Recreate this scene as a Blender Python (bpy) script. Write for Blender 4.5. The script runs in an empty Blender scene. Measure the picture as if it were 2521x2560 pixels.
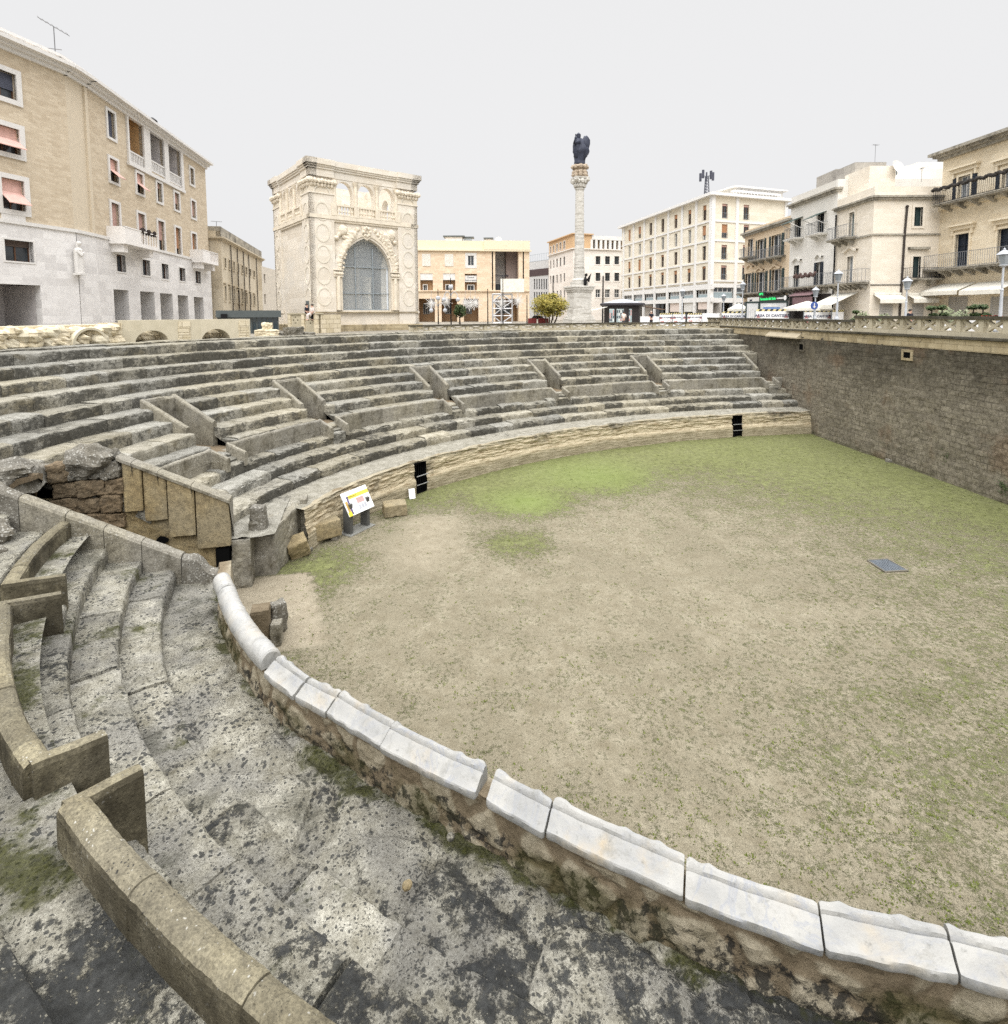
import bpy, math, random
from math import sin, cos, pi, radians, hypot
from mathutils import Vector, Matrix, noise
from mathutils.geometry import tessellate_polygon
random.seed(7)
SC = bpy.context.scene
COL = SC.collection

# ------------------------------------------------------------------ camera
F_, P_, PY_, ROLL_ = 1354.6537, 0.0757, 886.6592, -0.0041      # focal length / principal row in photo pixels
CX_ = 1260.5
cp, sp, cr, sr = cos(P_), sin(P_), cos(ROLL_), sin(ROLL_)
cam_d = bpy.data.cameras.new('camera'); cam = bpy.data.objects.new('camera', cam_d); COL.objects.link(cam)
cam_d.sensor_fit = 'HORIZONTAL'; cam_d.sensor_width = 36
cam_d.lens = F_ * 36 / 2521
cam_d.shift_y = (PY_ - 1280) / 2521
cam_d.clip_start = 0.05; cam_d.clip_end = 3000
R_ = Vector((1, 0, 0)); U_ = Vector((0, sp, cp)); FW_ = Vector((0, cp, -sp))
cr_, cu_ = R_ * cr + U_ * sr, U_ * cr - R_ * sr
M = Matrix((cr_, cu_, -FW_)).transposed()
cam.rotation_euler = M.to_euler()
SC.camera = cam

# ------------------------------------------------------------------ overcast sky and soft sun
W = bpy.data.worlds.new('World'); SC.world = W; W.use_nodes = True
wn = W.node_tree.nodes; wl = W.node_tree.links; wn.clear()
SUN_EL, SUN_AZ = radians(40), radians(186)
sky = wn.new('ShaderNodeTexSky'); sky.sky_type = 'NISHITA'; sky.sun_disc = False
sky.sun_elevation = SUN_EL; sky.sun_rotation = SUN_AZ; sky.dust_density = 4; sky.air_density = 1.5
hs = wn.new('ShaderNodeHueSaturation'); hs.inputs['Saturation'].default_value = 0.12
hs.inputs['Value'].default_value = 0.16
wl.new(sky.outputs[0], hs.inputs['Color'])
tc = wn.new('ShaderNodeTexCoord'); sx = wn.new('ShaderNodeSeparateXYZ'); wl.new(tc.outputs['Generated'], sx.inputs[0])
rp = wn.new('ShaderNodeValToRGB')                                # cloud deck by elevation, brightened above the view to light the facades
rp.color_ramp.interpolation = 'EASE'
e0, e1 = rp.color_ramp.elements
e0.position = 0.0; e0.color = (0.79, 0.79, 0.80, 1)
e1.position = 1.0; e1.color = (3.7, 3.7, 3.74, 1)
e = rp.color_ramp.elements.new(0.52); e.color = (0.80, 0.80, 0.805, 1)
e = rp.color_ramp.elements.new(0.72); e.color = (3.6, 3.6, 3.64, 1)
wl.new(sx.outputs['Z'], rp.inputs[0])
mx = wn.new('ShaderNodeMix'); mx.data_type = 'RGBA'; mx.inputs[0].default_value = 0.93
wl.new(hs.outputs[0], mx.inputs[6]); wl.new(rp.outputs[0], mx.inputs[7])
bg = wn.new('ShaderNodeBackground'); bg.inputs['Strength'].default_value = 1.0
wl.new(mx.outputs[2], bg.inputs['Color'])
wo = wn.new('ShaderNodeOutputWorld'); wl.new(bg.outputs[0], wo.inputs[0])
sun_d = bpy.data.lights.new('sun', 'SUN'); sun = bpy.data.objects.new('sun', sun_d); COL.objects.link(sun)
sun_d.energy = 1.45; sun_d.angle = radians(50); sun_d.color = (1.0, 0.97, 0.92)
sun_dir = Vector((sin(SUN_AZ) * cos(SUN_EL), cos(SUN_AZ) * cos(SUN_EL), sin(SUN_EL)))
sun.rotation_euler = sun_dir.to_track_quat('Z', 'Y').to_euler()
SC.view_settings.view_transform = 'Standard'; SC.view_settings.look = 'None'
SC.view_settings.exposure = 0.12; SC.view_settings.gamma = 1.0
SC.cycles.sample_clamp_indirect = 4.0; SC.cycles.max_bounces = 6; SC.cycles.diffuse_bounces = 3; SC.cycles.use_denoising = False

# ------------------------------------------------------------------ surveying helpers: photo pixel -> point in the place
def ray(x, y):
    X, Y = x - CX_, y - PY_
    X, Y = X * cr + Y * sr, -X * sr + Y * cr
    u, v = X / F_, Y / F_
    return Vector((u, cp - v * sp, -sp - v * cp))
def atz(x, y, z):
    r = ray(x, y); return r * (z / r.z)
def atY(x, y, Y):
    r = ray(x, y); return r * (Y / r.y)

# ------------------------------------------------------------------ object helpers
def S(r, g, b, k=1.0):
    f = lambda c: (c / 12.92 if c <= 0.04045 else ((c + 0.055) / 1.055) ** 2.4) * k
    return (f(r / 255), f(g / 255), f(b / 255), 1)

def tag(o, label=None, cat=None, group=None, kind=None):
    if label: o['label'] = label
    if cat: o['category'] = cat
    if group: o['group'] = group
    if kind: o['kind'] = kind
    return o
def thing(name, label, cat, loc=(0, 0, 0), rz=0, group=None):
    o = bpy.data.objects.new(name, None); COL.objects.link(o); o.empty_display_size = .2
    o.location = loc; o.rotation_euler = (0, 0, rz)
    return tag(o, label, cat, group)
def dup(root, loc, rz=0, label=None, scale=1):
    r = root.copy(); COL.objects.link(r); r.location = loc; r.rotation_euler = (0, 0, rz); r.scale = (scale,) * 3
    if label: r['label'] = label
    for ch in list(root.children):
        c = ch.copy(); COL.objects.link(c); c.parent = r
        for g in list(ch.children):
            d = g.copy(); COL.objects.link(d); d.parent = c
    return r
def wloc(o):
    v = Vector((0, 0, 0))
    while o is not None: v += Vector(o.location); o = o.parent
    return v

TINTED = set()
class MB:
    def __init__(s): s.v = []; s.f = []; s.m = []; s.tint = None; s.mi = 0
    def add(s, vs, fs):
        n = len(s.v); s.v += [tuple(p) for p in vs]; s.f += [tuple(n + i for i in f) for f in fs]; s.m += [s.mi] * len(fs)
        return n
    def quad(s, a, b, c, d): s.add([a, b, c, d], [(0, 1, 2, 3)])
    def box(s, c, size, rz=0, M=None):
        x, y, z = size[0] / 2, size[1] / 2, size[2] / 2
        vs = [Vector((i * x, j * y, k * z)) for i in (-1, 1) for j in (-1, 1) for k in (-1, 1)]
        R = M if M is not None else Matrix.Rotation(rz, 3, 'Z')
        s.add([Vector(c) + R @ p for p in vs], [(0, 1, 3, 2), (4, 6, 7, 5), (0, 4, 5, 1), (2, 3, 7, 6), (0, 2, 6, 4), (1, 5, 7, 3)])
    def prism(s, poly, vec):
        """poly: list of 3-D points, extruded by vec"""
        n = len(poly); vec = Vector(vec); a = [Vector(p) for p in poly]; b = [p + vec for p in a]
        s.add(a + b, [tuple(range(n))[::-1], tuple(range(n, 2 * n))] + [(i, (i + 1) % n, n + (i + 1) % n, n + i) for i in range(n)])
    def tube(s, pts, r, n=8, r2=None, cap=True):
        pts = [Vector(p) for p in pts]; k = len(pts); vs = []
        for i, p in enumerate(pts):
            d = (pts[min(i + 1, k - 1)] - pts[max(i - 1, 0)]).normalized()
            a = d.orthogonal().normalized() if abs(d.z) < .9 else Vector((1, 0, 0)).cross(d).normalized(); b = d.cross(a)
            rr = r if r2 is None else r + (r2 - r) * i / (k - 1)
            vs += [p + (a * cos(2 * pi * j / n) + b * sin(2 * pi * j / n)) * rr for j in range(n)]
        fs = [(i * n + j, i * n + (j + 1) % n, (i + 1) * n + (j + 1) % n, (i + 1) * n + j) for i in range(k - 1) for j in range(n)]
        if cap: fs += [tuple(range(n))[::-1], tuple(range((k - 1) * n, k * n))]
        s.add(vs, fs)
    def lathe(s, prof, c=(0, 0, 0), n=16, sq=False):
        """prof: (r, z) from bottom to top"""
        c = Vector(c); vs = []
        for r, z in prof:
            for j in range(n):
                a = 2 * pi * (j + (.5 if n == 4 else 0)) / n
                vs.append(c + Vector((r * cos(a), r * sin(a), z)))
        k = len(prof)
        fs = [(i * n + j, i * n + (j + 1) % n, (i + 1) * n + (j + 1) % n, (i + 1) * n + j) for i in range(k - 1) for j in range(n)]
        fs += [tuple(range(n))[::-1], tuple(range((k - 1) * n, k * n))]
        s.add(vs, fs)
    def ball(s, c, r, n=8, seed=0, amp=0.0, freq=2.0, sx=1, sy=1, sz=1, R=None):
        c = Vector(c); vs = []; m = max(4, n // 2 + 1)
        for i in range(m + 1):
            th = pi * i / m
            for j in range(n):
                a = 2 * pi * j / n
                d = Vector((sin(th) * cos(a), sin(th) * sin(a), cos(th)))
                k = r * (1 + amp * noise.noise(d * freq + Vector((seed * 7.3, seed * 3.1, 0))))
                q = Vector((d.x * sx, d.y * sy, d.z * sz)) * k
                vs.append(c + (R @ q if R is not None else q))
        fs = [(i * n + j, (i + 1) * n + j, (i + 1) * n + (j + 1) % n, i * n + (j + 1) % n) for i in range(m) for j in range(n)]
        s.add(vs, fs)
    def grid(s, rows):
        """rows of equal length of points"""
        n = len(rows[0]); vs = [p for r in rows for p in r]
        fs = [(i * n + j, i * n + j + 1, (i + 1) * n + j + 1, (i + 1) * n + j) for i in range(len(rows) - 1) for j in range(n - 1)]
        return s.add(vs, fs)
    def build(s, name, mats, parent=None, smooth=False, bevel=0, tints=None, recalc=True):
        off = wloc(parent) if parent is not None else Vector((0, 0, 0))
        me = bpy.data.meshes.new(name)
        me.from_pydata([Vector(p) - off for p in s.v], [], s.f)
        if not isinstance(mats, (list, tuple)): mats = [mats]
        for m in mats: me.materials.append(m)
        if len(mats) > 1: me.polygons.foreach_set('material_index', s.m)
        if smooth: me.polygons.foreach_set('use_smooth', [True] * len(me.polygons))
        if tints is not None:
            a = me.color_attributes.new('tint', 'FLOAT_COLOR', 'POINT')
            flat = []
            for t in tints: flat += [t[0], t[1], t[2], 1.0]
            a.data.foreach_set('color', flat)
        if recalc:
            import bmesh
            bm = bmesh.new(); bm.from_mesh(me); bmesh.ops.remove_doubles(bm, verts=bm.verts, dist=1e-5)
            bmesh.ops.recalc_face_normals(bm, faces=bm.faces); bm.to_mesh(me); bm.free()
        me.update()
        if tints is None and any(m is not None and m.name in TINTED for m in mats):
            a = me.color_attributes.new('tint', 'FLOAT_COLOR', 'POINT'); a.data.foreach_set('color', [.5, .35, .1, 1.0] * len(me.vertices))
        o = bpy.data.objects.new(name, me); COL.objects.link(o)
        if parent is not None: o.parent = parent
        if bevel:
            b = o.modifiers.new('bevel', 'BEVEL'); b.width = bevel; b.segments = 2; b.limit_method = 'ANGLE'; b.angle_limit = radians(40)
        return o
def text_mesh(txt, size, mat, origin, xdir, zdir, parent=None, name='lettering', depth=.01, align='CENTER', bold=0, sxs=1.0):
    cu = bpy.data.curves.new('t', 'FONT'); cu.body = txt; cu.size = size; cu.extrude = depth; cu.align_x = align; cu.align_y = 'CENTER'
    cu.offset = bold; cu.resolution_u = 2; cu.space_character = 1.05
    to = bpy.data.objects.new('t', cu); COL.objects.link(to)
    dg = bpy.context.evaluated_depsgraph_get(); me = bpy.data.meshes.new_from_object(to.evaluated_get(dg))
    bpy.data.objects.remove(to); bpy.data.curves.remove(cu)
    xd = Vector(xdir).normalized(); zd = Vector(zdir).normalized(); yd = xd.cross(zd)
    off = wloc(parent) if parent is not None else Vector((0, 0, 0))
    for v in me.vertices:
        p = v.co; v.co = Vector(origin) + xd * p.x * sxs + zd * p.y + yd * p.z - off
    me.materials.clear(); me.materials.append(mat); me.name = name
    o = bpy.data.objects.new(name, me); COL.objects.link(o)
    if parent is not None: o.parent = parent
    return o

# ------------------------------------------------------------------ material helpers
class NT:
    def __init__(s, name, rough=.85, spec=.3):
        s.mat = bpy.data.materials.new(name); s.mat.use_nodes = True
        s.t = s.mat.node_tree; s.bsdf = s.t.nodes['Principled BSDF']
        s.bsdf.inputs['Roughness'].default_value = rough
        s.bsdf.inputs['Specular IOR Level'].default_value = spec
        s.geo = s.t.nodes.new('ShaderNodeNewGeometry'); s.P = s.geo.outputs['Position']
    def set(s, sock, v):
        if hasattr(v, 'links'): s.t.links.new(v, sock)
        else: sock.default_value = v
    def map(s, sc, vec=None, loc=(0, 0, 0)):
        n = s.t.nodes.new('ShaderNodeMapping'); s.set(n.inputs[0], vec or s.P); n.inputs['Scale'].default_value = sc; n.inputs['Location'].default_value = loc
        return n.outputs[0]
    def noise(s, scale, detail=4, rough=.55, vec=None, dist=0):
        n = s.t.nodes.new('ShaderNodeTexNoise'); s.set(n.inputs['Vector'], vec or s.P)
        n.inputs['Scale'].default_value = scale; n.inputs['Detail'].default_value = detail; n.inputs['Roughness'].default_value = rough
        n.inputs['Distortion'].default_value = dist
        return n.outputs[0]
    def noisec(s, scale, detail=2, vec=None):
        n = s.t.nodes.new('ShaderNodeTexNoise'); s.set(n.inputs['Vector'], vec or s.P)
        n.inputs['Scale'].default_value = scale; n.inputs['Detail'].default_value = detail
        return n.outputs[1]
    def vor(s, scale, vec=None, feat='F1', rand=1.0, out=0):
        n = s.t.nodes.new('ShaderNodeTexVoronoi'); n.feature = feat; s.set(n.inputs['Vector'], vec or s.P)
        n.inputs['Scale'].default_value = scale; n.inputs['Randomness'].default_value = rand
        return n.outputs[out]
    def ramp(s, fac, stops, interp='LINEAR'):
        n = s.t.nodes.new('ShaderNodeValToRGB'); n.color_ramp.interpolation = interp; s.set(n.inputs[0], fac)
        el = n.color_ramp.elements
        el[0].position, el[1].position = stops[0][0], stops[-1][0]
        for p, c in stops[1:-1]: el.new(p)
        for e, (p, c) in zip(sorted(el, key=lambda q: q.position), stops):
            e.color = c if hasattr(c, '__len__') else (c, c, c, 1)
        return n.outputs[0]
    def mix(s, fac, a, b, mode='MIX'):
        n = s.t.nodes.new('ShaderNodeMix'); n.data_type = 'RGBA'; n.blend_type = mode
        s.set(n.inputs[0], fac); s.set(n.inputs[6], a); s.set(n.inputs[7], b); return n.outputs[2]
    def m(s, op, a, b=0.0, c=0.0, clamp=False):
        n = s.t.nodes.new('ShaderNodeMath'); n.operation = op; n.use_clamp = clamp
        s.set(n.inputs[0], a); s.set(n.inputs[1], b); s.set(n.inputs[2], c); return n.outputs[0]
    def add(s, vec, vec2, k):
        n = s.t.nodes.new('ShaderNodeVectorMath'); n.operation = 'MULTIPLY_ADD'
        s.set(n.inputs[0], vec2); n.inputs[1].default_value = (k, k, k); s.set(n.inputs[2], vec); return n.outputs[0]
    def step(s, x, lo, hi):
        n = s.t.nodes.new('ShaderNodeMapRange'); n.interpolation_type = 'SMOOTHSTEP'
        s.set(n.inputs[0], x); s.set(n.inputs[1], lo); s.set(n.inputs[2], hi); return n.outputs[0]
    def attr(s, name='tint'):
        n = s.t.nodes.new('ShaderNodeAttribute'); n.attribute_name = name
        q = s.t.nodes.new('ShaderNodeSeparateColor'); s.t.links.new(n.outputs['Color'], q.inputs[0]); return q.outputs
    def xyz(s, vec):
        q = s.t.nodes.new('ShaderNodeSeparateXYZ'); s.t.links.new(vec, q.inputs[0]); return q.outputs
    def bump(s, h, strength=.5, dist=.02):
        n = s.t.nodes.new('ShaderNodeBump'); n.inputs['Strength'].default_value = strength; n.inputs['Distance'].default_value = dist
        s.set(n.inputs['Height'], h); s.t.links.new(n.outputs[0], s.bsdf.inputs['Normal'])
    def color(s, c): s.set(s.bsdf.inputs['Base Color'], c); return s.mat

def plain(name, c, rough=.6, metal=0, spec=.4, var=.12, vs=3.0):
    n = NT(name, rough, spec); n.bsdf.inputs['Metallic'].default_value = metal
    k = n.noise(vs, 5, .6)
    d = tuple(x * (1 - var) for x in c[:3]) + (1,); u = tuple(min(1, x * (1 + var)) for x in c[:3]) + (1,)
    return n.color(n.ramp(k, [(.3, d), (.7, u)]))

def lichen_stone(name, light, dark, grey, black=.5, white=.3, moss=.25, crust=.5, big_s=1.15, cell=11.5, wk=.75, ck=1.0):
    """weathered limestone: pale base, grey patina, round black and white lichens, moss in damp spots, dark crust on upright faces"""
    n = NT(name, .92, .15); TINTED.add(name)
    t = n.attr()                                                  # R: tone of the block, G: how weathered, B: dampness
    big = n.noise(.55, 5, .6); mid = n.noise(3.2, 8, .68); fine = n.noise(38, 5, .7)
    base = n.mix(n.ramp(mid, [(.28, 0), (.72, 1)]), dark, light)
    base = n.mix(n.m('MULTIPLY', n.step(big, .4, .62), .8), base, grey)
    base = n.mix(t[1], base, n.mix(.55, base, grey))
    base = n.mix(n.ramp(fine, [(.36, .55), (.62, 0)]), base, (.035, .032, .024, 1)); base = n.mix(n.ramp(n.noise(9, 8, .75), [(.36, .5), (.52, 0)]), base, (.06, .054, .042, 1))
    warp = n.add(n.P, n.noisec(9, 3), .11)
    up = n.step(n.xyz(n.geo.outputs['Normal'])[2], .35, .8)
    # white lichen
    w = n.m('SUBTRACT', n.m('MULTIPLY_ADD', n.noise(2.1, 4, .6), .62, white - .33), n.vor(17, warp))
    base = n.mix(n.m('MULTIPLY', n.step(w, -.02, .10), wk), base, S(214, 212, 203, .62))
    # black lichen in clumps that merge
    bl = n.m('SUBTRACT', n.m('MULTIPLY_ADD', n.noise(big_s, 7, .66), 1.5, black - .98), n.vor(cell, warp))
    bl2 = n.m('SUBTRACT', n.m('MULTIPLY_ADD', n.noise(2.4, 5, .6, n.map((1, 1, 1), loc=(9, 4, 2))), 1.15, black - .86), n.vor(cell * 2.1, warp))
    bm = n.m('MAXIMUM', n.step(bl, -.04, .07), n.m('MULTIPLY', n.step(bl2, -.02, .06), .85))
    base = n.mix(n.m('MULTIPLY', bm, .88), base, n.ramp(fine, [(.3, (.012, .012, .013, 1)), (.75, (.045, .046, .045, 1))]))
    # brown black crust with drips on upright faces
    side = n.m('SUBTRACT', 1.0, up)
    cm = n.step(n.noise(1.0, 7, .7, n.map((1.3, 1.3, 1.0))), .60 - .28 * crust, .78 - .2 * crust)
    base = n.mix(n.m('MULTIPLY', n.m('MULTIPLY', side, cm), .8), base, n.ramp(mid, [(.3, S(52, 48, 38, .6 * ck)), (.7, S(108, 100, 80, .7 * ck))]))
    # moss
    mo = n.step(n.m('ADD', n.noise(.9, 6, .65, n.map((1, 1, 1), loc=(3, 8, 1))), n.m('MULTIPLY', t[2], .22)), .72 - .22 * moss, .86 - .2 * moss)
    base = n.mix(n.m('MULTIPLY', mo, .75), base, n.ramp(n.noise(24, 4, .6), [(.3, (.028, .034, .012, 1)), (.7, (.075, .088, .022, 1))]))
    tone = n.m('MULTIPLY_ADD', t[0], .5, .75)
    base = n.mix(1.0, base, n.ramp(tone, [(0, 0.0), (1, 1.0)]), 'MULTIPLY') if False else base
    cc = n.t.nodes.new('ShaderNodeVectorMath'); cc.operation = 'SCALE'; n.t.links.new(base, cc.inputs[0]); n.t.links.new(tone, cc.inputs['Scale'])
    h = n.m('ADD', n.m('MULTIPLY', mid, .9), n.m('ADD', n.m('MULTIPLY', fine, .35), n.m('MULTIPLY', n.step(n.vor(16), .0, .22), .35)))
    h = n.m('ADD', h, n.m('MULTIPLY', bm, .08))
    n.bump(h, .9, .035)
    return n.color(cc.outputs[0])

def spotted_stone(name):
    """pale limestone slabs overgrown by ragged black lichen, grey film, small round spots and moss"""
    n = NT(name, .93, .12); TINTED.add(name); t = n.attr(); p = n.xyz(n.P)
    mid = n.noise(3.4, 9, .72); fine = n.noise(34, 6, .75); grit = n.noise(90, 3, .7)
    base = n.mix(n.ramp(mid, [(.30, 0), (.68, 1)]), S(154, 148, 128, .52), S(222, 218, 202, .66))
    base = n.mix(n.m('MULTIPLY', n.step(n.noise(.9, 6, .62), .42, .62), .7), base, S(172, 170, 164, .50))
    base = n.mix(n.ramp(fine, [(.36, .55), (.60, 0)]), base, S(84, 78, 64, .5))
    # ragged film of black lichen, heavy towards the lower right slabs, light on the higher tiers
    zone = n.m('ADD', n.m('MULTIPLY_ADD', n.noise(.55, 5, .6), 1.0, -.5), n.m('MULTIPLY_ADD', p[0], .024, .085))
    zone = n.m('SUBTRACT', zone, n.m('MULTIPLY', n.m('MAXIMUM', n.m('SUBTRACT', p[1], 6.5), 0.0), .02))
    zone = n.m('ADD', zone, n.m('MULTIPLY_ADD', t[0], -.30, .15))
    rag = n.m('ADD', n.m('ADD', n.m('MULTIPLY', n.noise(5.5, 10, .74, n.add(n.P, n.noisec(3, 3), .10)), 1.0), n.m('MULTIPLY_ADD', n.noise(42, 4, .7), .22, -.11)), zone)
    film = n.step(rag, .57, .68)
    warp = n.add(n.P, n.noisec(14, 4), .09)
    sp1 = n.step(n.m('SUBTRACT', n.m('MULTIPLY_ADD', n.noise(1.6, 5, .6), 1.0, -.25), n.vor(13, warp)), -.02, .05)
    sp2 = n.step(n.m('SUBTRACT', n.m('MULTIPLY_ADD', n.noise(2.6, 5, .6, n.map((1, 1, 1), loc=(5, 3, 9))), .9, -.22), n.vor(29, warp)), -.02, .06)
    dark = n.m('MAXIMUM', film, n.m('MAXIMUM', n.m('MULTIPLY', sp1, .9), n.m('MULTIPLY', sp2, .8)))
    # pale spots survive inside the black film
    isl = n.step(n.m('SUBTRACT', n.m('MULTIPLY_ADD', n.noise(3.1, 5, .6), .9, -.30), n.vor(20, n.add(n.P, n.noisec(18, 4), .08))), -.03, .05)
    dark = n.m('MULTIPLY', dark, n.m('SUBTRACT', 1.0, n.m('MULTIPLY', isl, .9)))
    dcol = n.ramp(n.noise(12, 6, .7), [(.3, (.012, .013, .014, 1)), (.55, (.035, .037, .038, 1)), (.8, (.085, .086, .082, 1))])
    base = n.mix(n.m('MULTIPLY', dark, .93), base, dcol)
    grey = n.step(n.noise(1.1, 7, .68, n.map((1, 1, 1), loc=(2, 6, 4))), .54, .66)
    base = n.mix(n.m('MULTIPLY', grey, .55), base, n.ramp(fine, [(.3, S(74, 74, 66, .5)), (.7, S(122, 120, 106, .52))]))
    mo = n.step(n.m('ADD', n.noise(1.0, 7, .68, n.map((1, 1, 1), loc=(3, 8, 1))), n.m('MULTIPLY', t[2], .20)), .62, .74)
    base = n.mix(n.m('MULTIPLY', mo, .85), base, n.ramp(n.noise(26, 5, .7), [(.3, S(40, 44, 18, .5)), (.75, S(108, 110, 48, .5))]))
    tone = n.m('MULTIPLY_ADD', t[0], .6, .70)
    cc = n.t.nodes.new('ShaderNodeVectorMath'); cc.operation = 'SCALE'; n.t.links.new(base, cc.inputs[0]); n.t.links.new(tone, cc.inputs['Scale'])
    h = n.m('ADD', n.m('MULTIPLY', mid, .9), n.m('ADD', n.m('MULTIPLY', fine, .5), n.m('ADD', n.m('MULTIPLY', grit, .15), n.m('MULTIPLY', n.m('SUBTRACT', 1.0, dark), .25))))
    n.bump(h, 1.0, .04); return n.color(cc.outputs[0])

def tier_stone(name):
    """seat blocks: pale worn treads, ragged black and brown crust on the risers, grey white lichen on the oldest blocks"""
    n = NT(name, .93, .12); TINTED.add(name); t = n.attr()
    mid = n.noise(3.0, 9, .72); fine = n.noise(26, 6, .75)
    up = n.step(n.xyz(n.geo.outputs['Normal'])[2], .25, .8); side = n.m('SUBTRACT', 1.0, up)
    base = n.mix(n.ramp(mid, [(.30, 0), (.68, 1)]), S(162, 154, 130, .56), S(216, 209, 190, .64))
    base = n.mix(n.m('MULTIPLY', t[1], .75), base, n.mix(n.ramp(mid, [(.3, 0), (.7, 1)]), S(150, 150, 144, .54), S(214, 213, 206, .62)))
    base = n.mix(n.ramp(fine, [(.36, .5), (.60, 0)]), base, S(84, 78, 62, .5))
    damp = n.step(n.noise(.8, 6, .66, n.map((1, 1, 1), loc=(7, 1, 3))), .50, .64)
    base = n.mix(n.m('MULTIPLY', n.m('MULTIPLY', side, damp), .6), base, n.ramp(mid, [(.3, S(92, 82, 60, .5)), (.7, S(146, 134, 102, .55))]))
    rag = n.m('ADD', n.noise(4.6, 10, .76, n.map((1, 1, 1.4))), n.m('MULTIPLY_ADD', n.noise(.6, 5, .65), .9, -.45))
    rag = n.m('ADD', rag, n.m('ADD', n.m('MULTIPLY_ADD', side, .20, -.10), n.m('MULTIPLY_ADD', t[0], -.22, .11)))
    rag = n.m('ADD', rag, n.m('MULTIPLY_ADD', n.noise(38, 3, .7), .20, -.10))
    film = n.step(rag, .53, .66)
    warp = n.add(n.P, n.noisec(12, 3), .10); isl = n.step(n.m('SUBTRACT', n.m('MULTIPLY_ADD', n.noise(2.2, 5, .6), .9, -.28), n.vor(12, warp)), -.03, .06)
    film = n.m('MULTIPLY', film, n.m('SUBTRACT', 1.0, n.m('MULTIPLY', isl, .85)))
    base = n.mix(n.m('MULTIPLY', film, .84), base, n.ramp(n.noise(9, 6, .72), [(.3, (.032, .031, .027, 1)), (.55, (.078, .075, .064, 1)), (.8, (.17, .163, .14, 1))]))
    spk = n.step(n.m('SUBTRACT', n.m('MULTIPLY_ADD', n.noise(1.8, 4, .6, n.map((1, 1, 1), loc=(3, 3, 8))), .8, -.22), n.vor(15, n.add(n.P, n.noisec(15, 3), .09))), -.02, .06)
    base = n.mix(n.m('MULTIPLY', spk, n.m('MULTIPLY_ADD', t[1], .6, .15)), base, (.035, .035, .033, 1))
    mo = n.step(n.m('ADD', n.noise(.9, 7, .68, n.map((1, 1, 1), loc=(3, 8, 1))), n.m('MULTIPLY', t[2], .20)), .66, .80)
    base = n.mix(n.m('MULTIPLY', mo, .6), base, S(84, 88, 44, .5))
    cc = n.t.nodes.new('ShaderNodeVectorMath'); cc.operation = 'SCALE'; n.t.links.new(base, cc.inputs[0]); n.t.links.new(n.m('MULTIPLY_ADD', t[0], .5, .75), cc.inputs['Scale'])
    n.bump(n.m('ADD', mid, n.m('ADD', n.m('MULTIPLY', fine, .5), n.m('MULTIPLY', film, -.15))), 1.0, .05); return n.color(cc.outputs[0])

def wall_stone(name, c1, c2, course=.3, length=.8, joint=.25, stain=(.05, .045, .035, 1), stain_amt=.3, bump=.5, blotch=None, rough=.9, layer=0, vertical=True, jw=.02):
    """masonry of coursed blocks with stains; works on any upright face via a coordinate along the wall"""
    n = NT(name, rough, .2)
    N_ = n.xyz(n.geo.outputs['True Normal']); p = n.xyz(n.P)
    along = n.m('ADD', n.m('MULTIPLY', p[0], n.m('ABSOLUTE', N_[1])), n.m('MULTIPLY', p[1], n.m('ABSOLUTE', N_[0])))
    c = n.t.nodes.new('ShaderNodeCombineXYZ'); n.t.links.new(along, c.inputs[0]); n.t.links.new(p[2], c.inputs[1])
    vec = n.add(c.outputs[0], n.noisec(1.5, 3), .03)
    b = n.t.nodes.new('ShaderNodeTexBrick'); n.t.links.new(vec, b.inputs['Vector'])
    b.inputs['Color1'].default_value = (0, 0, 0, 1); b.inputs['Color2'].default_value = (1, 1, 1, 1); b.inputs['Mortar'].default_value = (.5, .5, .5, 1)
    b.inputs['Scale'].default_value = 1; b.inputs['Mortar Size'].default_value = jw; b.inputs['Mortar Smooth'].default_value = .3
    b.inputs['Brick Width'].default_value = length; b.inputs['Row Height'].default_value = course; b.inputs['Bias'].default_value = 0
    mid = n.noise(2.6, 7, .65); big = n.noise(.35, 5, .6)
    k = n.m('ADD', n.m('MULTIPLY', n.m('SUBTRACT', b.outputs[0], .5), .45), mid)
    base = n.mix(n.ramp(k, [(.25, 0), (.8, 1)]), c1, c2)
    base = n.mix(n.m('MULTIPLY', b.outputs['Fac'], joint), base, stain)
    st = n.step(n.noise(.5, 8, .7, n.map((1.6, 1.6, .8))), .62 - .25 * stain_amt, .85 - .3 * stain_amt)
    base = n.mix(n.m('MULTIPLY', st, min(1, stain_amt * 1.3)), base, stain)
    if blotch: base = n.mix(n.step(big, .5, .62), base, n.mix(.6, base, blotch))
    fine = n.noise(45, 4, .6)
    h = n.m('ADD', n.m('MULTIPLY', mid, .5), n.m('SUBTRACT', n.m('MULTIPLY', fine, .2), n.m('MULTIPLY', b.outputs['Fac'], .5)))
    if layer: h = n.m('ADD', h, n.m('MULTIPLY', n.noise(1.0, 6, .6, n.map((1.2, 1.2, 9))), layer))
    n.bump(h, bump, .03)
    return n.color(base)
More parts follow.
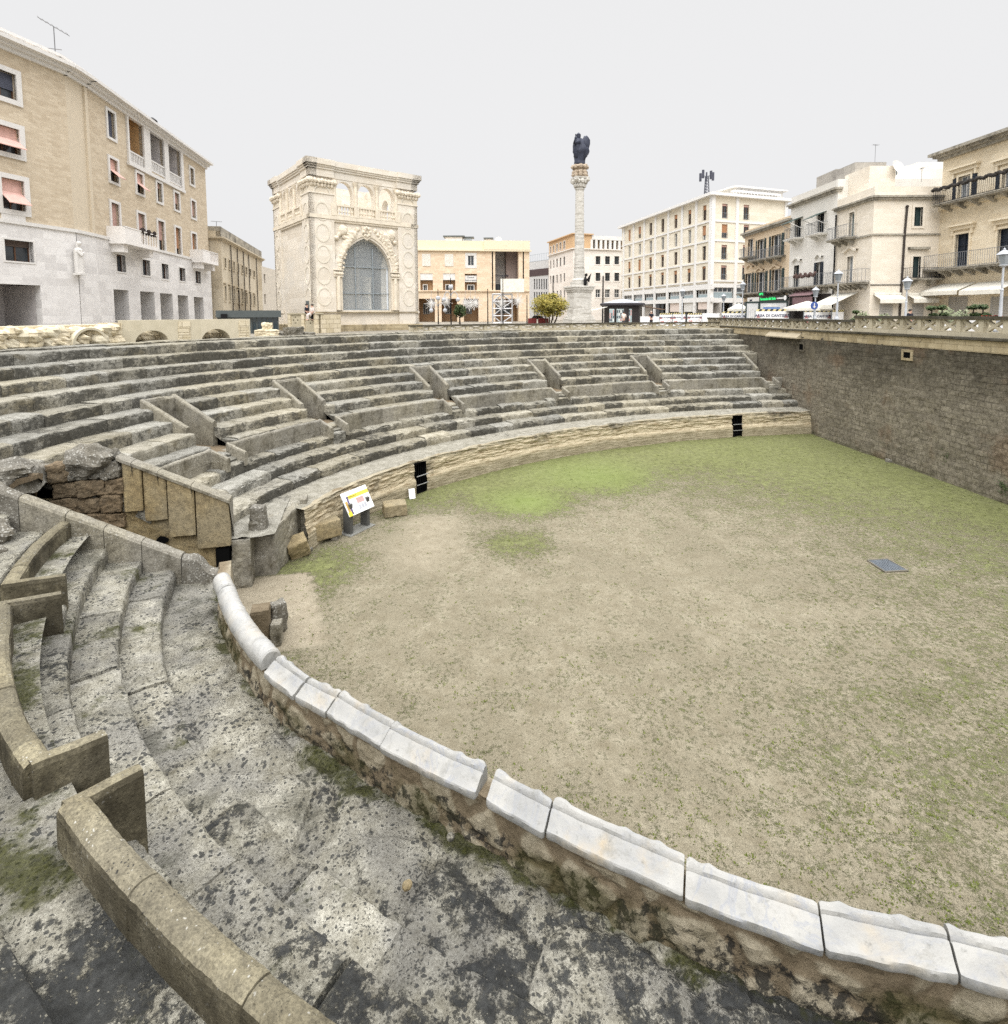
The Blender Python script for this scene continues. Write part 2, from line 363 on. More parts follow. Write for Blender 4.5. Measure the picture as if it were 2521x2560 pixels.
# ================================================================== AMPHITHEATRE (an ellipse; rows are parallel curves)
H_ = 7.75
EX, EY, TH, EA, EB = 17.4745, 18.8907, 0.2388, 24.6177, 14.9055
GZ = -1.36                                                        # level of the square
ct, st = cos(TH), sin(TH)
def sm(x, a, b):
    k = max(0.0, min(1.0, (x - a) / (b - a))); return k * k * (3 - 2 * k)
def dsc(t): return 1 - .14 * sm(t, 2.95, 3.40)                    # rows are a little narrower on the near side
def ell(t, d=0.0):
    c, s_ = cos(t), sin(t); nx, ny = EB * c, EA * s_; n = hypot(nx, ny)
    X, Y = EA * c + d * nx / n, EB * s_ + d * ny / n
    return Vector((EX + X * ct - Y * st, EY + X * st + Y * ct, 0))
def P3(t, d, z):
    p = ell(t, d * dsc(t) if d > 0 else d); p.z = z; return p
def P3r(t, d, z): p = ell(t, d); p.z = z; return p
E0 = ell(pi); AO = Vector((-ct, -st, 0)); AN = Vector((-st, ct, 0))  # axis of the entrance passage: outward, and towards the far side
def AX(e, lat, z): p = E0 + AO * e + AN * lat; return Vector((p.x, p.y, z))
def lat_of(p): return (p - E0).dot(AN)
def wallx(y): return 19.86 - .0425 * (y - 30)
def t_lat(d, lat, a=2.6, b=3.6):
    for _ in range(40):
        m = (a + b) / 2
        if lat_of(P3(m, d, 0)) > lat: a = m
        else: b = m
    return a
def t_wall(d, extra=.25):
    a, b = .2, 2.4
    for _ in range(40):
        m = (a + b) / 2; p = P3(m, d, 0)
        if p.x > wallx(p.y) + extra: a = m
        else: b = m
    return a
LAT0, LAT1 = -.5, 1.93
def arc_ts(t0, t1, d, res_k=.0042, rmin=.035, rmax=.26):
    ts = [t0]; t = t0
    while t < t1:
        p = P3(t, d, 0); q = P3(t + .001, d, 0); sp_ = (q - p).length / .001
        t = t + max(rmin, min(rmax, p.length * res_k)) / sp_
        ts.append(min(t, t1))
    return ts
def nz(p, f, sd=0): return noise.noise(Vector((p.x * f + sd, p.y * f + sd * 1.7, p.z * f)))

def sweep(name, prof, t0, t1, mat, parent=None, blk=(1.1, 2.2), rough=.016, joint=.03, jz=.012, jd=.015, seed=0, worn=None, damp=None,
          res_k=.0042, rmin=.035, chip=.03, raw=False, closed=False, pf=P3, tonev=.35):
    """stone course along the ellipse cut in blocks: prof = [(d, z, edge)] from the foot of the face over the top to the back"""
    rnd = random.Random(seed * 97 + 13)
    mb = MB(); tints = []; ts = arc_ts(t0, t1, prof[len(prof) // 2][0], res_k, rmin)
    # joints at arc lengths
    L = [0]
    for a, b in zip(ts, ts[1:]): L.append(L[-1] + (pf(b, prof[0][0], 0) - pf(a, prof[0][0], 0)).length)
    js = [0.0]
    while js[-1] < L[-1]: js.append(js[-1] + rnd.uniform(*blk))
    import bisect
    cols = []
    for i, t in enumerate(ts): cols.append((t, L[i], 0))
    for j in js[1:]:
        if j < L[-1] - .2:
            k = bisect.bisect(L, j) - 1; f = (j - L[k]) / max(1e-6, L[k + 1] - L[k]); tj = ts[k] + f * (ts[k + 1] - ts[k])
            g = .018 / max(.05, (L[k + 1] - L[k])) * (ts[k + 1] - ts[k])
            cols += [(tj - g, j - .018, 0), (tj, j, 1), (tj + g, j + .018, 0)]
    cols.sort()
    bv = [(rnd.gauss(0, jz), rnd.gauss(0, jd), rnd.uniform(.5 - tonev, .5 + tonev), rnd.random(), rnd.random(), rnd.gauss(0, jz)) for _ in js]
    rows = []
    for t, l, isj in cols:
        b = min(len(js) - 1, bisect.bisect(js, l + (1e-4 if isj else 0)) - 1); dz, dd, tone, w, dm, tl = bv[b]
        r = []
        for (d, z, ed) in prof:
            q = pf(t, d, z)
            n1 = nz(q, 1.6, seed) * 1.3 + nz(q, 5, seed + 3) * .7 + nz(q, 15, seed + 5) * .3
            zz = z + (dz + tl * .5) * ed + rough * n1 * (ed if ed > 0 else .3)
            ddd = d + dd * (.8 if ed < .9 else .3) + rough * .45 * nz(q, 3, seed + 11) + (rough * .55 * nz(q, 13, seed + 4))
            if 0 < ed < 1:                                      # worn arris
                c = max(0, nz(q, 2.3, seed + 20) + .15 + .5 * nz(q, 9, seed + 8)); zz -= chip * c * 2; ddd += chip * c
            if isj and ed > 0: zz -= joint; ddd += joint * .4 if ed < 1 else 0
            elif isj: ddd += joint
            r.append(pf(t, ddd, zz))
            ww = worn(t, w) if worn else w
            tints.append((tone, ww, damp(t, d, dm) if damp else 0))
        rows.append(r)
    mb.grid(rows)
    # end caps
    n = len(prof)
    mb.f.append(tuple(range(n))); mb.f.append(tuple((len(rows) - 1) * n + i for i in range(n))[::-1]); mb.m += [0, 0]
    if raw: return mb, tints
    return mb.build(name, mat, parent, tints=tints, recalc=False, smooth=False)

def seat_prof(d0, d1, zb, zt, n=6):
    p = [(d0 + .01, zb - .06, 0), (d0, zb + .3 * (zt - zb), 0), (d0, zb + .65 * (zt - zb), 0), (d0 + .005, zt - .05, .3), (d0 + .025, zt - .012, .6), (d0 + .06, zt, .9)]
    for i in range(1, n + 1): p.append((d0 + .06 + (d1 + .12 - d0 - .06) * i / n, zt + .012 * i / n, 1))
    return p

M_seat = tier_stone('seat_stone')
M_near = spotted_stone('near_stone')
M_para = lichen_stone('parapet_stone', S(218, 211, 190, .64), S(172, 163, 140, .56), S(192, 187, 175, .58), black=.18, white=.22, moss=.02, crust=.45)
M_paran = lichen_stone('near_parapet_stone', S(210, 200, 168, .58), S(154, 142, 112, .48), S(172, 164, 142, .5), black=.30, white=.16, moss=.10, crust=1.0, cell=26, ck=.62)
M_gold = lichen_stone('ochre_stone', S(224, 203, 156, .62), S(182, 158, 114, .56), S(204, 190, 158, .56), black=.02, white=.04, moss=.0, crust=.12)
M_rock = lichen_stone('rubble_stone', S(196, 190, 176, .54), S(150, 138, 114, .48), S(176, 172, 162, .52), black=.30, white=.34, moss=.05, crust=.45)
M_brown = lichen_stone('earthy_stone', S(196, 172, 138, .56), S(140, 116, 88, .5), S(170, 152, 126, .52), black=.10, white=.06, moss=.05, crust=.25)
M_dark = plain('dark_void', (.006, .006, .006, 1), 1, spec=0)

def wornf(t, w):
    k = .5 + .5 * sin(t * 9 + 1) + .35 * sin(t * 23)
    return max(0, min(1, k * .6 + (w - .5) * 1.1 + .15))
VOM = [2.80, 2.565, 2.255, 1.945, 1.655, 1.335]                   # stair openings (vomitoria)
GATES = [2.84, 2.585, 2.27, 1.97, 1.68, 1.365]                    # gaps in the parapet below them
NGATES = [3.340, 3.595]
PT = [(3.0, 3.42), (3.2, 3.42), (3.34, 3.30), (3.40, 3.15), (3.44, 3.12), (3.53, 3.03), (3.60, 2.88), (3.65, 2.84), (3.75, 2.81), (4.4, 2.80)]
def par_d(t):
    for (a_, x), (b_, y) in zip(PT, PT[1:]):
        if t <= b_: return x + (y - x) * max(0, t - a_) / (b_ - a_)
    return 2.8
def Ppar(t, d, z): p = ell(t, par_d(t) + d - 3.27); p.z = z; return p
zP = -6.2753
def zled(t): return zP + .30 * sm(t, 3.2, 3.5)

seating = thing('stone_seating', 'curved tiers of weathered grey limestone seats ringing the sandy arena', 'seating', (8, 30, zP))
def add_row(d0, d1, zb, zt, mat_far, mat_near, cut=True, t_end=3.6, seed=1, far_to=None, gaps=(), n=6, t0=None, near_kw={}, far_kw={}):
    dm = (d0 + d1) / 2
    tw = t_wall(d0) if t0 is None else t0
    t1 = t_lat(d0 + .1, LAT1) if cut else t_end
    segs = []; a = tw
    for g, hw in sorted(gaps):
        segs.append((a, g - hw)); a = g + hw
    segs.append((a, t1))
    for i, (p, q) in enumerate(segs):
        if q - p > .01: sweep('seat_row', seat_prof(d0, d1, zb, zt, n), p, q, mat_far, seating, seed=seed + i, worn=wornf, **far_kw)
    if cut:
        t2 = t_lat(d0 + .1, LAT0)
        if t_end > t2: sweep('seat_row', seat_prof(d0, d1, zb, zt, max(n, 11)), t2, t_end, mat_near, seating, seed=seed + 50, worn=lambda t, w: w * .6,
                             damp=lambda t, d, dmm: dmm * .5, **near_kw)
nk = dict(res_k=.0075, rmin=.05, rough=.02, joint=.035, blk=(.9, 1.7), chip=.02, jz=.014)
fk = dict(rough=.022, chip=.07, jz=.026, jd=.045, joint=.05, tonev=.5)
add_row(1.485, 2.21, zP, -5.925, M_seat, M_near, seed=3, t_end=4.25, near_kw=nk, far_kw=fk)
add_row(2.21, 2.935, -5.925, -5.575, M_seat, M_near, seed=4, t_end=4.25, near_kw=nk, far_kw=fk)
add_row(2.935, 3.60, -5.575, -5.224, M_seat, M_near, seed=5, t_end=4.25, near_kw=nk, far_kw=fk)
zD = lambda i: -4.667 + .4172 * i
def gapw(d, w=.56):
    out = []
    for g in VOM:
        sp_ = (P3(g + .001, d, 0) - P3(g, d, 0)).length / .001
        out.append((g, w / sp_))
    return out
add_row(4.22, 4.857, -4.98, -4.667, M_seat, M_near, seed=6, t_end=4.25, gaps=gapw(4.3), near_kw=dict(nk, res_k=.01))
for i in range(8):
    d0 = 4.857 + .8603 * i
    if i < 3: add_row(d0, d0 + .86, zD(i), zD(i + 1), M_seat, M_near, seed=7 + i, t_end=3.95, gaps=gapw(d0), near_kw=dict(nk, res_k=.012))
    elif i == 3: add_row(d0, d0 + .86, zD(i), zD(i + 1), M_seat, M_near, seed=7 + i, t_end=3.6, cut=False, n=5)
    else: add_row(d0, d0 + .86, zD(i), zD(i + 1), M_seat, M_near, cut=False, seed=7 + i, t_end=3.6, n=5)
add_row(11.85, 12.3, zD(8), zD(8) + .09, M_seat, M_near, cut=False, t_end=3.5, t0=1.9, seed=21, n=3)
# walkway behind the parapet
def ring(name, d0, d1, z, t0, t1, mat, parent, seed=0, n=6, rough=.02, damp=.6):
    mb = MB(); ti = []; rows = []
    for t in arc_ts(t0, t1, d0, .006, .05):
        r = []
        for i in range(n + 1):
            d = d0 + (d1 - d0) * i / n; q = P3(t, d, z); q.z += rough * (nz(q, 2, seed) + .5 * nz(q, 7, seed)); r.append(q); ti.append((.5, .5, damp))
        rows.append(r)
    mb.grid(rows); return mb.build(name, mat, parent, tints=ti, recalc=False)
ring('walkway', 3.45, 4.4, -4.96, t_wall(3.5), t_lat(4, LAT1), M_seat, seating, 3)
ring('walkway', 3.30, 4.4, -4.90, t_lat(4, LAT0), 4.25, M_near, seating, 4, 10)
# fill under the rows so nothing is hollow from a step aside
ring('core', 11.6, 13.2, zD(8) - .02, t_wall(9), 3.6, M_seat, seating, 5, 6, .01)
CD = ((3.5, -5.12), (7.22, -5.12), (7.24, -3.75), (9.5, -2.6), (11.9, -1.8))
for lo_, hi_ in ((lambda d: t_wall(d), lambda d: t_lat(d, LAT1 + .12)), (lambda d: t_lat(d, LAT0 - .12), lambda d: 3.75)):
    mb = MB(); rows = []; ti = []; ends2 = [(lo_(d), hi_(d)) for d, z in CD]
    for i in range(61): rows.append([P3(a_ + (b_ - a_) * i / 60, d, z) for (d, z), (a_, b_) in zip(CD, ends2)]); ti += [(.5, .5, .2)] * 5
    mb.grid(rows); mb.build('core', M_seat, seating, tints=ti, recalc=False)


# ------------------------------------------------------------------ podium wall round the arena
GATE_T = [(1.545, .34), (2.4885, .32)]
def podium_mat():
    n = NT('podium_stone', .92, .15)
    p = n.xyz(n.P); zz = p[2]
    lay = n.noise(1.0, 7, .68, n.map((1.6, 1.6, 11))); mid = n.noise(2.2, 7, .65); big = n.noise(.32, 5, .6)
    base = n.mix(n.ramp(lay, [(.3, 0), (.7, 1)]), S(200, 182, 148, .60), S(234, 221, 192, .70))
    low = n.step(n.m('ADD', zz, n.m('MULTIPLY', n.noise(.7, 5), .5)), -6.85, -7.15)        # smoother grey course at the foot
    base = n.mix(n.m('MULTIPLY', low, .75), base, n.ramp(mid, [(.3, S(150, 138, 112, .6)), (.7, S(200, 190, 165, .66))]))
    top = n.step(n.m('ADD', zz, n.m('MULTIPLY', mid, .7)), -6.25, -5.95)
    blk = n.m('MULTIPLY', n.step(n.noise(.42, 6, .65), .50, .62), n.step(n.m('ADD', zz, n.m('MULTIPLY', n.noise(1.5, 5, .7, n.map((3, 3, .6))), .9)), -6.7, -6.2))
    base = n.mix(n.m('MULTIPLY', top, .55), base, S(160, 156, 140, .55))
    base = n.mix(n.m('MULTIPLY', blk, .85), base, n.ramp(mid, [(.3, (.022, .02, .015, 1)), (.8, (.10, .09, .07, 1))]))
    cr_ = n.step(n.m('SUBTRACT', lay, n.m('MULTIPLY', n.noise(30, 3), .12)), .40, .30)
    base = n.mix(n.m('MULTIPLY', n.m('MULTIPLY', cr_, n.m('SUBTRACT', 1.0, low)), .45), base, S(132, 104, 66, .5))
    holes = n.step(n.vor(3.4, n.add(n.P, n.noisec(4), .06)), .075, .045)
    base = n.mix(n.m('MULTIPLY', holes, .85), base, (.02, .016, .01, 1))
    n.bump(n.m('ADD', n.m('MULTIPLY', lay, 1.2), n.m('MULTIPLY', n.noise(26, 5, .65), .4)), .85, .06)
    return n.color(base)
M_pod = podium_mat()
podium = thing('podium_wall', 'low ochre eroded stone wall round the far edge of the arena floor', 'wall', (2, 30, -H_))
def podium_piece(name, t0, t1, zb, zt, seed, ragged=.10):
    mb = MB(); rows = []; nzv = max(3, int((zt - zb) / .05)); ti = []
    for t in arc_ts(t0, t1, 0, .0032, .05, .14):
        r = []
        for i in range(nzv + 1):
            z = zb + (zt - zb) * i / nzv; q = P3r(t, 0, z)
            k = sm(z, -7.2, -6.95)                               # only the upper courses are deeply eroded
            lay = noise.noise(Vector((q.x * .9, q.y * .9, z * 8.5))) * .05 + noise.noise(Vector((q.x * 3.2, q.y * 3.2, z * 19))) * .05
            d = -.10 * (1 - k) + lay * (.25 + k) + .03 * nz(q, 2, 7)
            r.append(P3r(t, d + (.12 if i == nzv else 0), z))
        q = r[-1]; zr = zt + ragged * (noise.noise(Vector((q.x * 1.1, q.y * 1.1, 3))) - .3) * (1 if zt > -6.4 else 0)
        r[-1].z = zr; r[-2].z = min(r[-2].z, zr - .02); r[-3].z = min(r[-3].z, zr - .05)
        for j in range(1, 9):
            d = .12 + 1.55 * j / 8; q = P3(t, d, 0); q.z = zr + (zP - zr) * min(1, j / 5) + .02 * nz(q, 3, 2); r.append(q)
        rows.append(r); ti += [(.5, .5, .2)] * len(r)
    mb.grid(rows)
    # grey ledge on top gets its own material
    nn = len(rows[0]) - 1
    for fi in range(len(mb.f)):
        if fi % nn >= nzv: mb.m[fi] = 1
    return mb.build(name, [M_pod, M_seat], podium, tints=ti, recalc=False)
bounds = [t_wall(0)] + [x for t, w in GATE_T for x in (t, w)] + [2.972]
def hw(t, w): return w / ((P3r(t + .001, 0, 0) - P3r(t, 0, 0)).length / .001)
a = t_wall(0)
for i, (t, w) in enumerate(GATE_T):
    h = hw(t, w); podium_piece('wall_face', a, t - h, -H_ - .05, zP, i); podium_piece('lintel', t - h, t + h, -6.42, zP, i + 5); a = t + h
podium_piece('wall_face', a, 2.868, -H_ - .05, zP, 9)

M_iron = plain('dark_iron', (.012, .012, .013, 1), .6, .6)
M_rail = plain('galvanised_rail', S(190, 190, 186, .6), .45, .5)
for (t, w), lb in zip(GATE_T, ('black barred gate in the podium wall near the stone corner', 'black barred gate in the podium wall behind the information board')):
    h = hw(t, w)
    g = thing('barred_gate', lb, 'gate', P3r(t, .3, -H_), group='barred gates of the arena')
    mb = MB(); a0, b0 = P3r(t - h, -.05, -H_), P3r(t + h, -.05, -H_); a1, b1 = P3r(t - h, 1.8, -H_), P3r(t + h, 1.8, -H_); up = Vector((0, 0, 1.34))
    mb.quad(a0, a1, a1 + up, a0 + up); mb.quad(b0, b1, b1 + up, b0 + up); mb.quad(a1, b1, b1 + up, a1 + up); mb.quad(a0 + up, a1 + up, b1 + up, b0 + up); mb.quad(a0, a1, b1, b0)
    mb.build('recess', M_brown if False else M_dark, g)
    mb = MB()
    for k in range(7):
        f = k / 6; q = P3r(t - h + 2 * h * f, .22, -H_); mb.tube([q, q + Vector((0, 0, 1.32))], .013, 6)
    for z in (.12, 1.2): mb.tube([P3r(t - h, .22, -H_ + z), P3r(t + h, .22, -H_ + z)], .018, 6)
    mb.build('bars', M_iron, g)
    for z in (.42, .80):
        mb = MB(); mb.tube([P3r(t - h * 1.05, -.16, -H_ + z), P3r(t + h * 1.05, -.16, -H_ + z)], .022, 8); mb.build('rail', M_rail, g)

# ------------------------------------------------------------------ parapet panels (balteus), gate wings, steps
zC, zQ = -5.224, -4.513
def para_prof(d0, zb, zt, th=.17):
    p = [(d0, zb - .05, 0)]
    for i in range(1, 6): p.append((d0, zb + (zt - .1 - zb) * i / 5, 0))
    for a in (.0, .5, 1.0, pi / 2, 2.1, 2.65, pi): p.append((d0 + th / 2 - th / 2 * cos(a), zt - .08 + .08 * sin(a), .9))
    for i in range(1, 5): p.append((d0 + th, zt - .1 - (zt - .1 - zb) * i / 4 - .02, 0))
    return p
def wing_mesh(t, d0, d1, z0, z1, zb, th=.15, seed=0, dd=0, pf=P3):
    """slab along the radius: top from (d1,z1) sloping to (d0,z0)"""
    mb = MB(); ti = []; n = 9
    T = (pf(t + .001, d1, 0) - pf(t - .001, d1, 0)).normalized() * th / 2
    cen = []
    for i in range(n + 1):
        f = i / n; d = d0 + (d1 - d0) * f; zt = z0 + (z1 - z0) * f
        cen.append((pf(t, d, 0), zt))
    rows = []
    for c, zt in cen:
        r = []
        for s_, z in ((-1, zb), (-1, zb + .33 * (zt - zb)), (-1, zb + .66 * (zt - zb)), (-1, zt - .07), (-.75, zt - .015), (0, zt), (.75, zt - .015), (1, zt - .07), (1, zb + .66 * (zt - zb)), (1, zb + .33 * (zt - zb)), (1, zb)):
            q = c + T * s_; q.z = z
            q += T.normalized() * .012 * nz(q, 4, seed); q.z += .012 * nz(q, 3, seed + 2) if z > zb + .1 else 0
            r.append(q); ti.append((.5 + .3 * nz(c, .7, seed), .35, .2))
        rows.append(r)
    mb.grid(rows); k = len(rows[0]); mb.f += [tuple(range(k)), tuple((n) * k + i for i in range(k))[::-1]]; mb.m += [0, 0]
    return mb, ti
def tw_(d, w, t): return w / ((P3(t + .001, d, 0) - P3(t, d, 0)).length / .001)
ends_ = [t_wall(3.45)] + sorted(GATES)
place = ['at the retaining wall', 'right of the two farthest gates', 'between the two middle far gates', 'left of the column axis', 'behind the far podium gate', 'above the information board', 'beside the entrance passage']
def parapet(t0, t1, w0, w1, label, mat=None, near=False, seed=0):
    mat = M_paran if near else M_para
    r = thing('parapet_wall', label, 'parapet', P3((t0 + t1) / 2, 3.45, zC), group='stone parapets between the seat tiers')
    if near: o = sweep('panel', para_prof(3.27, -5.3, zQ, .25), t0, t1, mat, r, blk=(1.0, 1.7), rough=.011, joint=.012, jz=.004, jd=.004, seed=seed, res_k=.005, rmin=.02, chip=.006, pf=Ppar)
    else: o = sweep('panel', para_prof(3.456, zC, zQ), t0, t1, mat, r, blk=(1.2, 2.4), rough=.014, joint=.012, jz=.004, jd=.004, seed=seed, chip=.02)
    L = .62 if not near else .40
    for t, w in ((t0, w0), (t1, w1)):
        if not w: continue
        d1 = 3.456 if not near else 3.30
        if near: L = .66 - .8 * max(0, min(.25, t - 3.33))
        m_, ti = wing_mesh(t, d1 - L, d1 + .16, zQ - (.28 if not near else .06), zQ + .005, zC - (.05 if not near else .30), seed=seed + t, th=.15 if not near else .17, pf=Ppar if near else P3)
        m_.build('wing_wall', mat, r, tints=ti, recalc=True)
gs = sorted(GATES); GW = .44
edges = [t_wall(3.45)] + gs + [t_lat(3.5, LAT1)]
labs = ['short grey parapet stub against the dark retaining wall', 'far grey parapet panel right of the second stair gap from the retaining wall', 'far parapet panel stained blue grey, third from the retaining wall',
        'pale parapet panel below the monument column, mid far tier', 'long parapet panel above the left barred gate', 'long streaked parapet panel above the information board', 'leftmost far parapet panel beside the ochre passage wall']
for i in range(len(edges) - 1):
    a, b = edges[i], edges[i + 1]
    t0 = a + (tw_(3.4, GW, a) if i else 0); t1 = b - (tw_(3.4, GW, b) if i < len(gs) else 0)
    parapet(t0, t1, i > 0, i < len(gs), labs[i], seed=30 + i)
nedges = [t_lat(3.3, LAT0 - .02)] + NGATES + [4.22]
nlabs = ['near ochre parapet meeting the sloping passage wall at left', 'near parapet panel at the left picture edge with a rounded cap and end slabs', 'nearest long mossy parapet with rounded cap running to the bottom edge']
for i in range(3):
    a, b = nedges[i], nedges[i + 1]
    t0 = a + (tw_(3.0, .30, a) if i else 0); t1 = b - (tw_(3.0, (.46, .54, 0)[i], b) if i < 2 else 0)
    parapet(t0, t1, i > 0, i < 2, nlabs[i], near=True, seed=60 + i)
for i, g in enumerate(gs + NGATES):
    near = g > 3.3; hw_ = tw_(3.3, GW - .1 if not near else .24, g)
    mb, ti = None, None
    r = thing('stair_flight', ['small stone steps by the retaining wall', 'small stone steps in the gap second from the retaining wall', 'small stone steps in the gap third from the retaining wall', 'small stone steps in the middle gap behind the left barred gate',
              'small stone steps above the information board', 'small stone steps nearest the ochre passage wall', 'worn step in the gap of the left near parapet', 'worn step in the gap of the nearest parapet'][i], 'steps', P3(g, 3.2, zC), group='steps through the parapet gaps')
    for k in range(3 if not near else 1):
        d0 = (2.88 + .27 * k) if not near else 3.05
        zt = -5.10 + .13 * k if not near else -5.02
        sweep('step', [(d0, -5.6, 0), (d0, zt - .06, 0), (d0 + .02, zt - .01, .6), (d0 + .05, zt, .9), (d0 + .3, zt, 1), (d0 + .9 - .2 * k, zt, 1), (d0 + .9 - .2 * k, -5.6, 0)], g - hw_, g + hw_, M_seat if not near else M_near, r, blk=(2, 3), seed=80 + i * 3 + k)

vl = ['stair opening with slanting stone sides beside the entrance passage', 'stair opening with slanting stone sides above the information board', 'stair opening with slanting sides above the left barred gate',
      'stair opening with slanting sides right of the column axis', 'stair opening with slanting sides above the right barred gate', 'broken stair opening against the dark retaining wall']
for i, g in enumerate(VOM):
    v = thing('stair_opening', vl[i], 'stair opening', P3(g, 6, -4.96), group='stair openings in the upper tiers')
    for s_ in (-1, 1):
        t = g + s_ * tw_(6, .62, g)
        mb, ti = wing_mesh(t, 5.15, 7.15, -4.02, -3.06, -5.0, th=.2, seed=i * 3 + s_)
        mb.build('side_wall', M_para, v, tints=ti)
    h = tw_(7.1, .60, g)
    sweep('back_wall', [(6.98, -4.05, 0), (6.98, -3.6, 0), (6.98, -3.2, 0), (7.0, -3.1, .9), (7.08, -3.06, .9), (7.16, -3.1, .9), (7.16, -4.05, 0)], g - h, g + h, M_para, v, blk=(2, 3), seed=100 + i, rough=.01)
    mb = MB(); A = [P3(g - h, 7.1, 0), P3(g + h, 7.1, 0), P3(g + h, 7.2, 0), P3(g - h, 7.2, 0)]
    lo, hi = -5.0, -4.02
    for a_, b_ in ((1, 2), (2, 3), (3, 0)): mb.quad(*[Vector((p.x, p.y, z)) for p, z in ((A[a_], lo), (A[b_], lo), (A[b_], hi), (A[a_], hi))])
    mb.quad(*[Vector((p.x, p.y, hi)) for p in A])
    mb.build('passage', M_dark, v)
    sweep('landing', [(4.1, -5.3, 0), (4.12, -4.95, .6), (4.6, -4.93, 1), (6, -4.93, 1), (7.2, -4.95, 1)], g - h * 1.25, g + h * 1.25, M_brown, v, blk=(.5, .8), seed=120 + i)
# ================================================================== ENTRANCE PASSAGE on the long axis
def rough_box(mb, ti, pts_fn, nu, nv, seed, amp, tint):
    rows = []
    for i in range(nu + 1):
        r = []
        for j in range(nv + 1):
            q, nrm = pts_fn(i / nu, j / nv); q = q + nrm * amp * (nz(q, 2.2, seed) + .6 * nz(q, 7, seed + 2)); r.append(q); ti.append(tint)
        rows.append(r)
    mb.grid(rows)
SL = .565
def ztop_far(e): return -5.10 + (e - .79) * .52
def ztop_near(e): return -5.53 + (e - 1.35) * .54
# near side wall of the passage: slanting wall with coping blocks
nw = thing('passage_wall', 'slanting ochre capped wall between the near seats and the entrance passage', 'wall', AX(2, -.5, -6.2), group='walls of the entrance passage')
es = [1.25, 2.05, 2.78, 3.5, 4.35, 5.1]
for i, (e0, e1) in enumerate(zip(es, es[1:])):
    mb = MB(); ti = []; g = .008
    rows = []; n = 8
    for k in range(n + 1):
        e = e0 + g + (e1 - e0 - 2 * g) * k / n; zt = ztop_near(e); r = []
        for l, z in ((-.62, -6.4), (-.61, zt - .6), (-.61, zt - .3), (-.61, zt - .07), (-.57, zt - .015), (-.45, zt + .005), (-.33, zt - .01), (-.27, zt - .05), (-.26, zt - .3), (-.26, -6.4), (-.26, -7.8)):
            q = AX(e, l, z); q += AN * .012 * nz(q, 4, i) + Vector((0, 0, .012 * nz(q, 5, i))); r.append(q); ti.append((.5 + .25 * noise.noise(Vector((i * 3.3, 0, 0))), .2 if i < 4 else .9, .2))
        rows.append(r)
    mb.grid(rows); kk = len(rows[0]); mb.f += [tuple(range(kk)), tuple(n * kk + j for j in range(kk))[::-1]]; mb.m += [0, 0]
    mb.build('wall_block', M_para if i < 4 else M_rock, nw, tints=ti)
st_ = thing('broken_stone', 'grey broken stone slab at the low end of the near passage wall', 'stone', AX(.7, -.5, -6.2))
mb = MB(); ti = []; rows = []; n = 14
for k in range(n + 1):
    e = 1.235 - 1.0 * k / n; zt = -5.62 - .36 * sm(k / n, .25, .6) - .08 * k / n + .04 * noise.noise(Vector((k * .8, 2, 1))); r = []
    for l, z in ((-.66, -6.4), (-.65, zt - .3), (-.63, zt - .06), (-.55, zt), (-.42, zt + .02), (-.3, zt - .05), (-.27, zt - .3), (-.27, -7.8)):
        q = AX(e, l, z); q += AN * .02 * nz(q, 5, 3) + Vector((0, 0, .025 * nz(q, 6, 4))); r.append(q); ti.append((.4, 1, .1))
    rows.append(r)
mb.grid(rows); kk = len(rows[0]); mb.f += [tuple(range(kk)), tuple(n * kk + j for j in range(kk))[::-1]]; mb.m += [0, 0]
mb.build('slab', M_rock, st_, tints=ti)

# far side wall: masonry core, four ochre facing slabs, sloping cap
fw = thing('passage_wall', 'tall ochre wall of upright facing slabs on the far side of the entrance passage', 'wall', AX(2, 1.9, -H_), group='walls of the entrance passage')
mb = MB(); ti = []
LF = 1.98
def core(u, v):
    e = .95 + 4.4 * u; z = -H_ + ((ztop_far(e) if e < 3.5 else -4.7) - .05 + H_) * v; return AX(e, LF, z), -AN
rough_box(mb, ti, core, 60, 46, 5, .05, (.5, .1, 0))
mb.build('masonry', M_gold, fw, tints=ti, recalc=False)
for i, (e0, e1, zb) in enumerate([(.80, 1.62, -6.42), (1.66, 2.30, -6.02), (2.33, 2.86, -5.52), (2.90, 3.34, -5.22)]):
    mb = MB(); ti = []; rows = []; n = 12
    for k in range(n + 1):
        e = e0 + (e1 - e0) * k / n; zt = ztop_far(e) - .04; r = []
        kk_ = [zb + .02 * noise.noise(Vector((e * 6, i, 0)))]
        ed = .03 if k in (0, n) else 0
        for j in range(13):
            z = kk_[0] + (zt - kk_[0]) * j / 12; q = AX(e, LF - .15 + ed, z)
            q -= AN * (.012 * noise.noise(Vector((q.x * 3, q.y * 3, z * 9))) + .012 * nz(q, 9, i)) * (1 if j > 5 or i != 0 else .3); r.append(q); ti.append((.5 + .12 * (i % 2), .12 if i else .4, 0))
        r = [AX(e, LF, kk_[0])] + r; ti.append((.5, .1, 0)); rows.append(r)
    mb.grid(rows); n2 = len(rows[0])
    for rr, sgn in ((rows[0], 1), (rows[-1], -1)):
        b = [p + AN * .15 for p in rr[1:]]; mb.grid([rr[1:], b] if sgn > 0 else [b, rr[1:]]); ti += [(.5, .2, 0)] * (2 * len(b))
    mb.build('facing_slab', M_gold, fw, tints=ti, recalc=False)
cs = [.76, 1.7, 2.5, 3.1, 3.45]
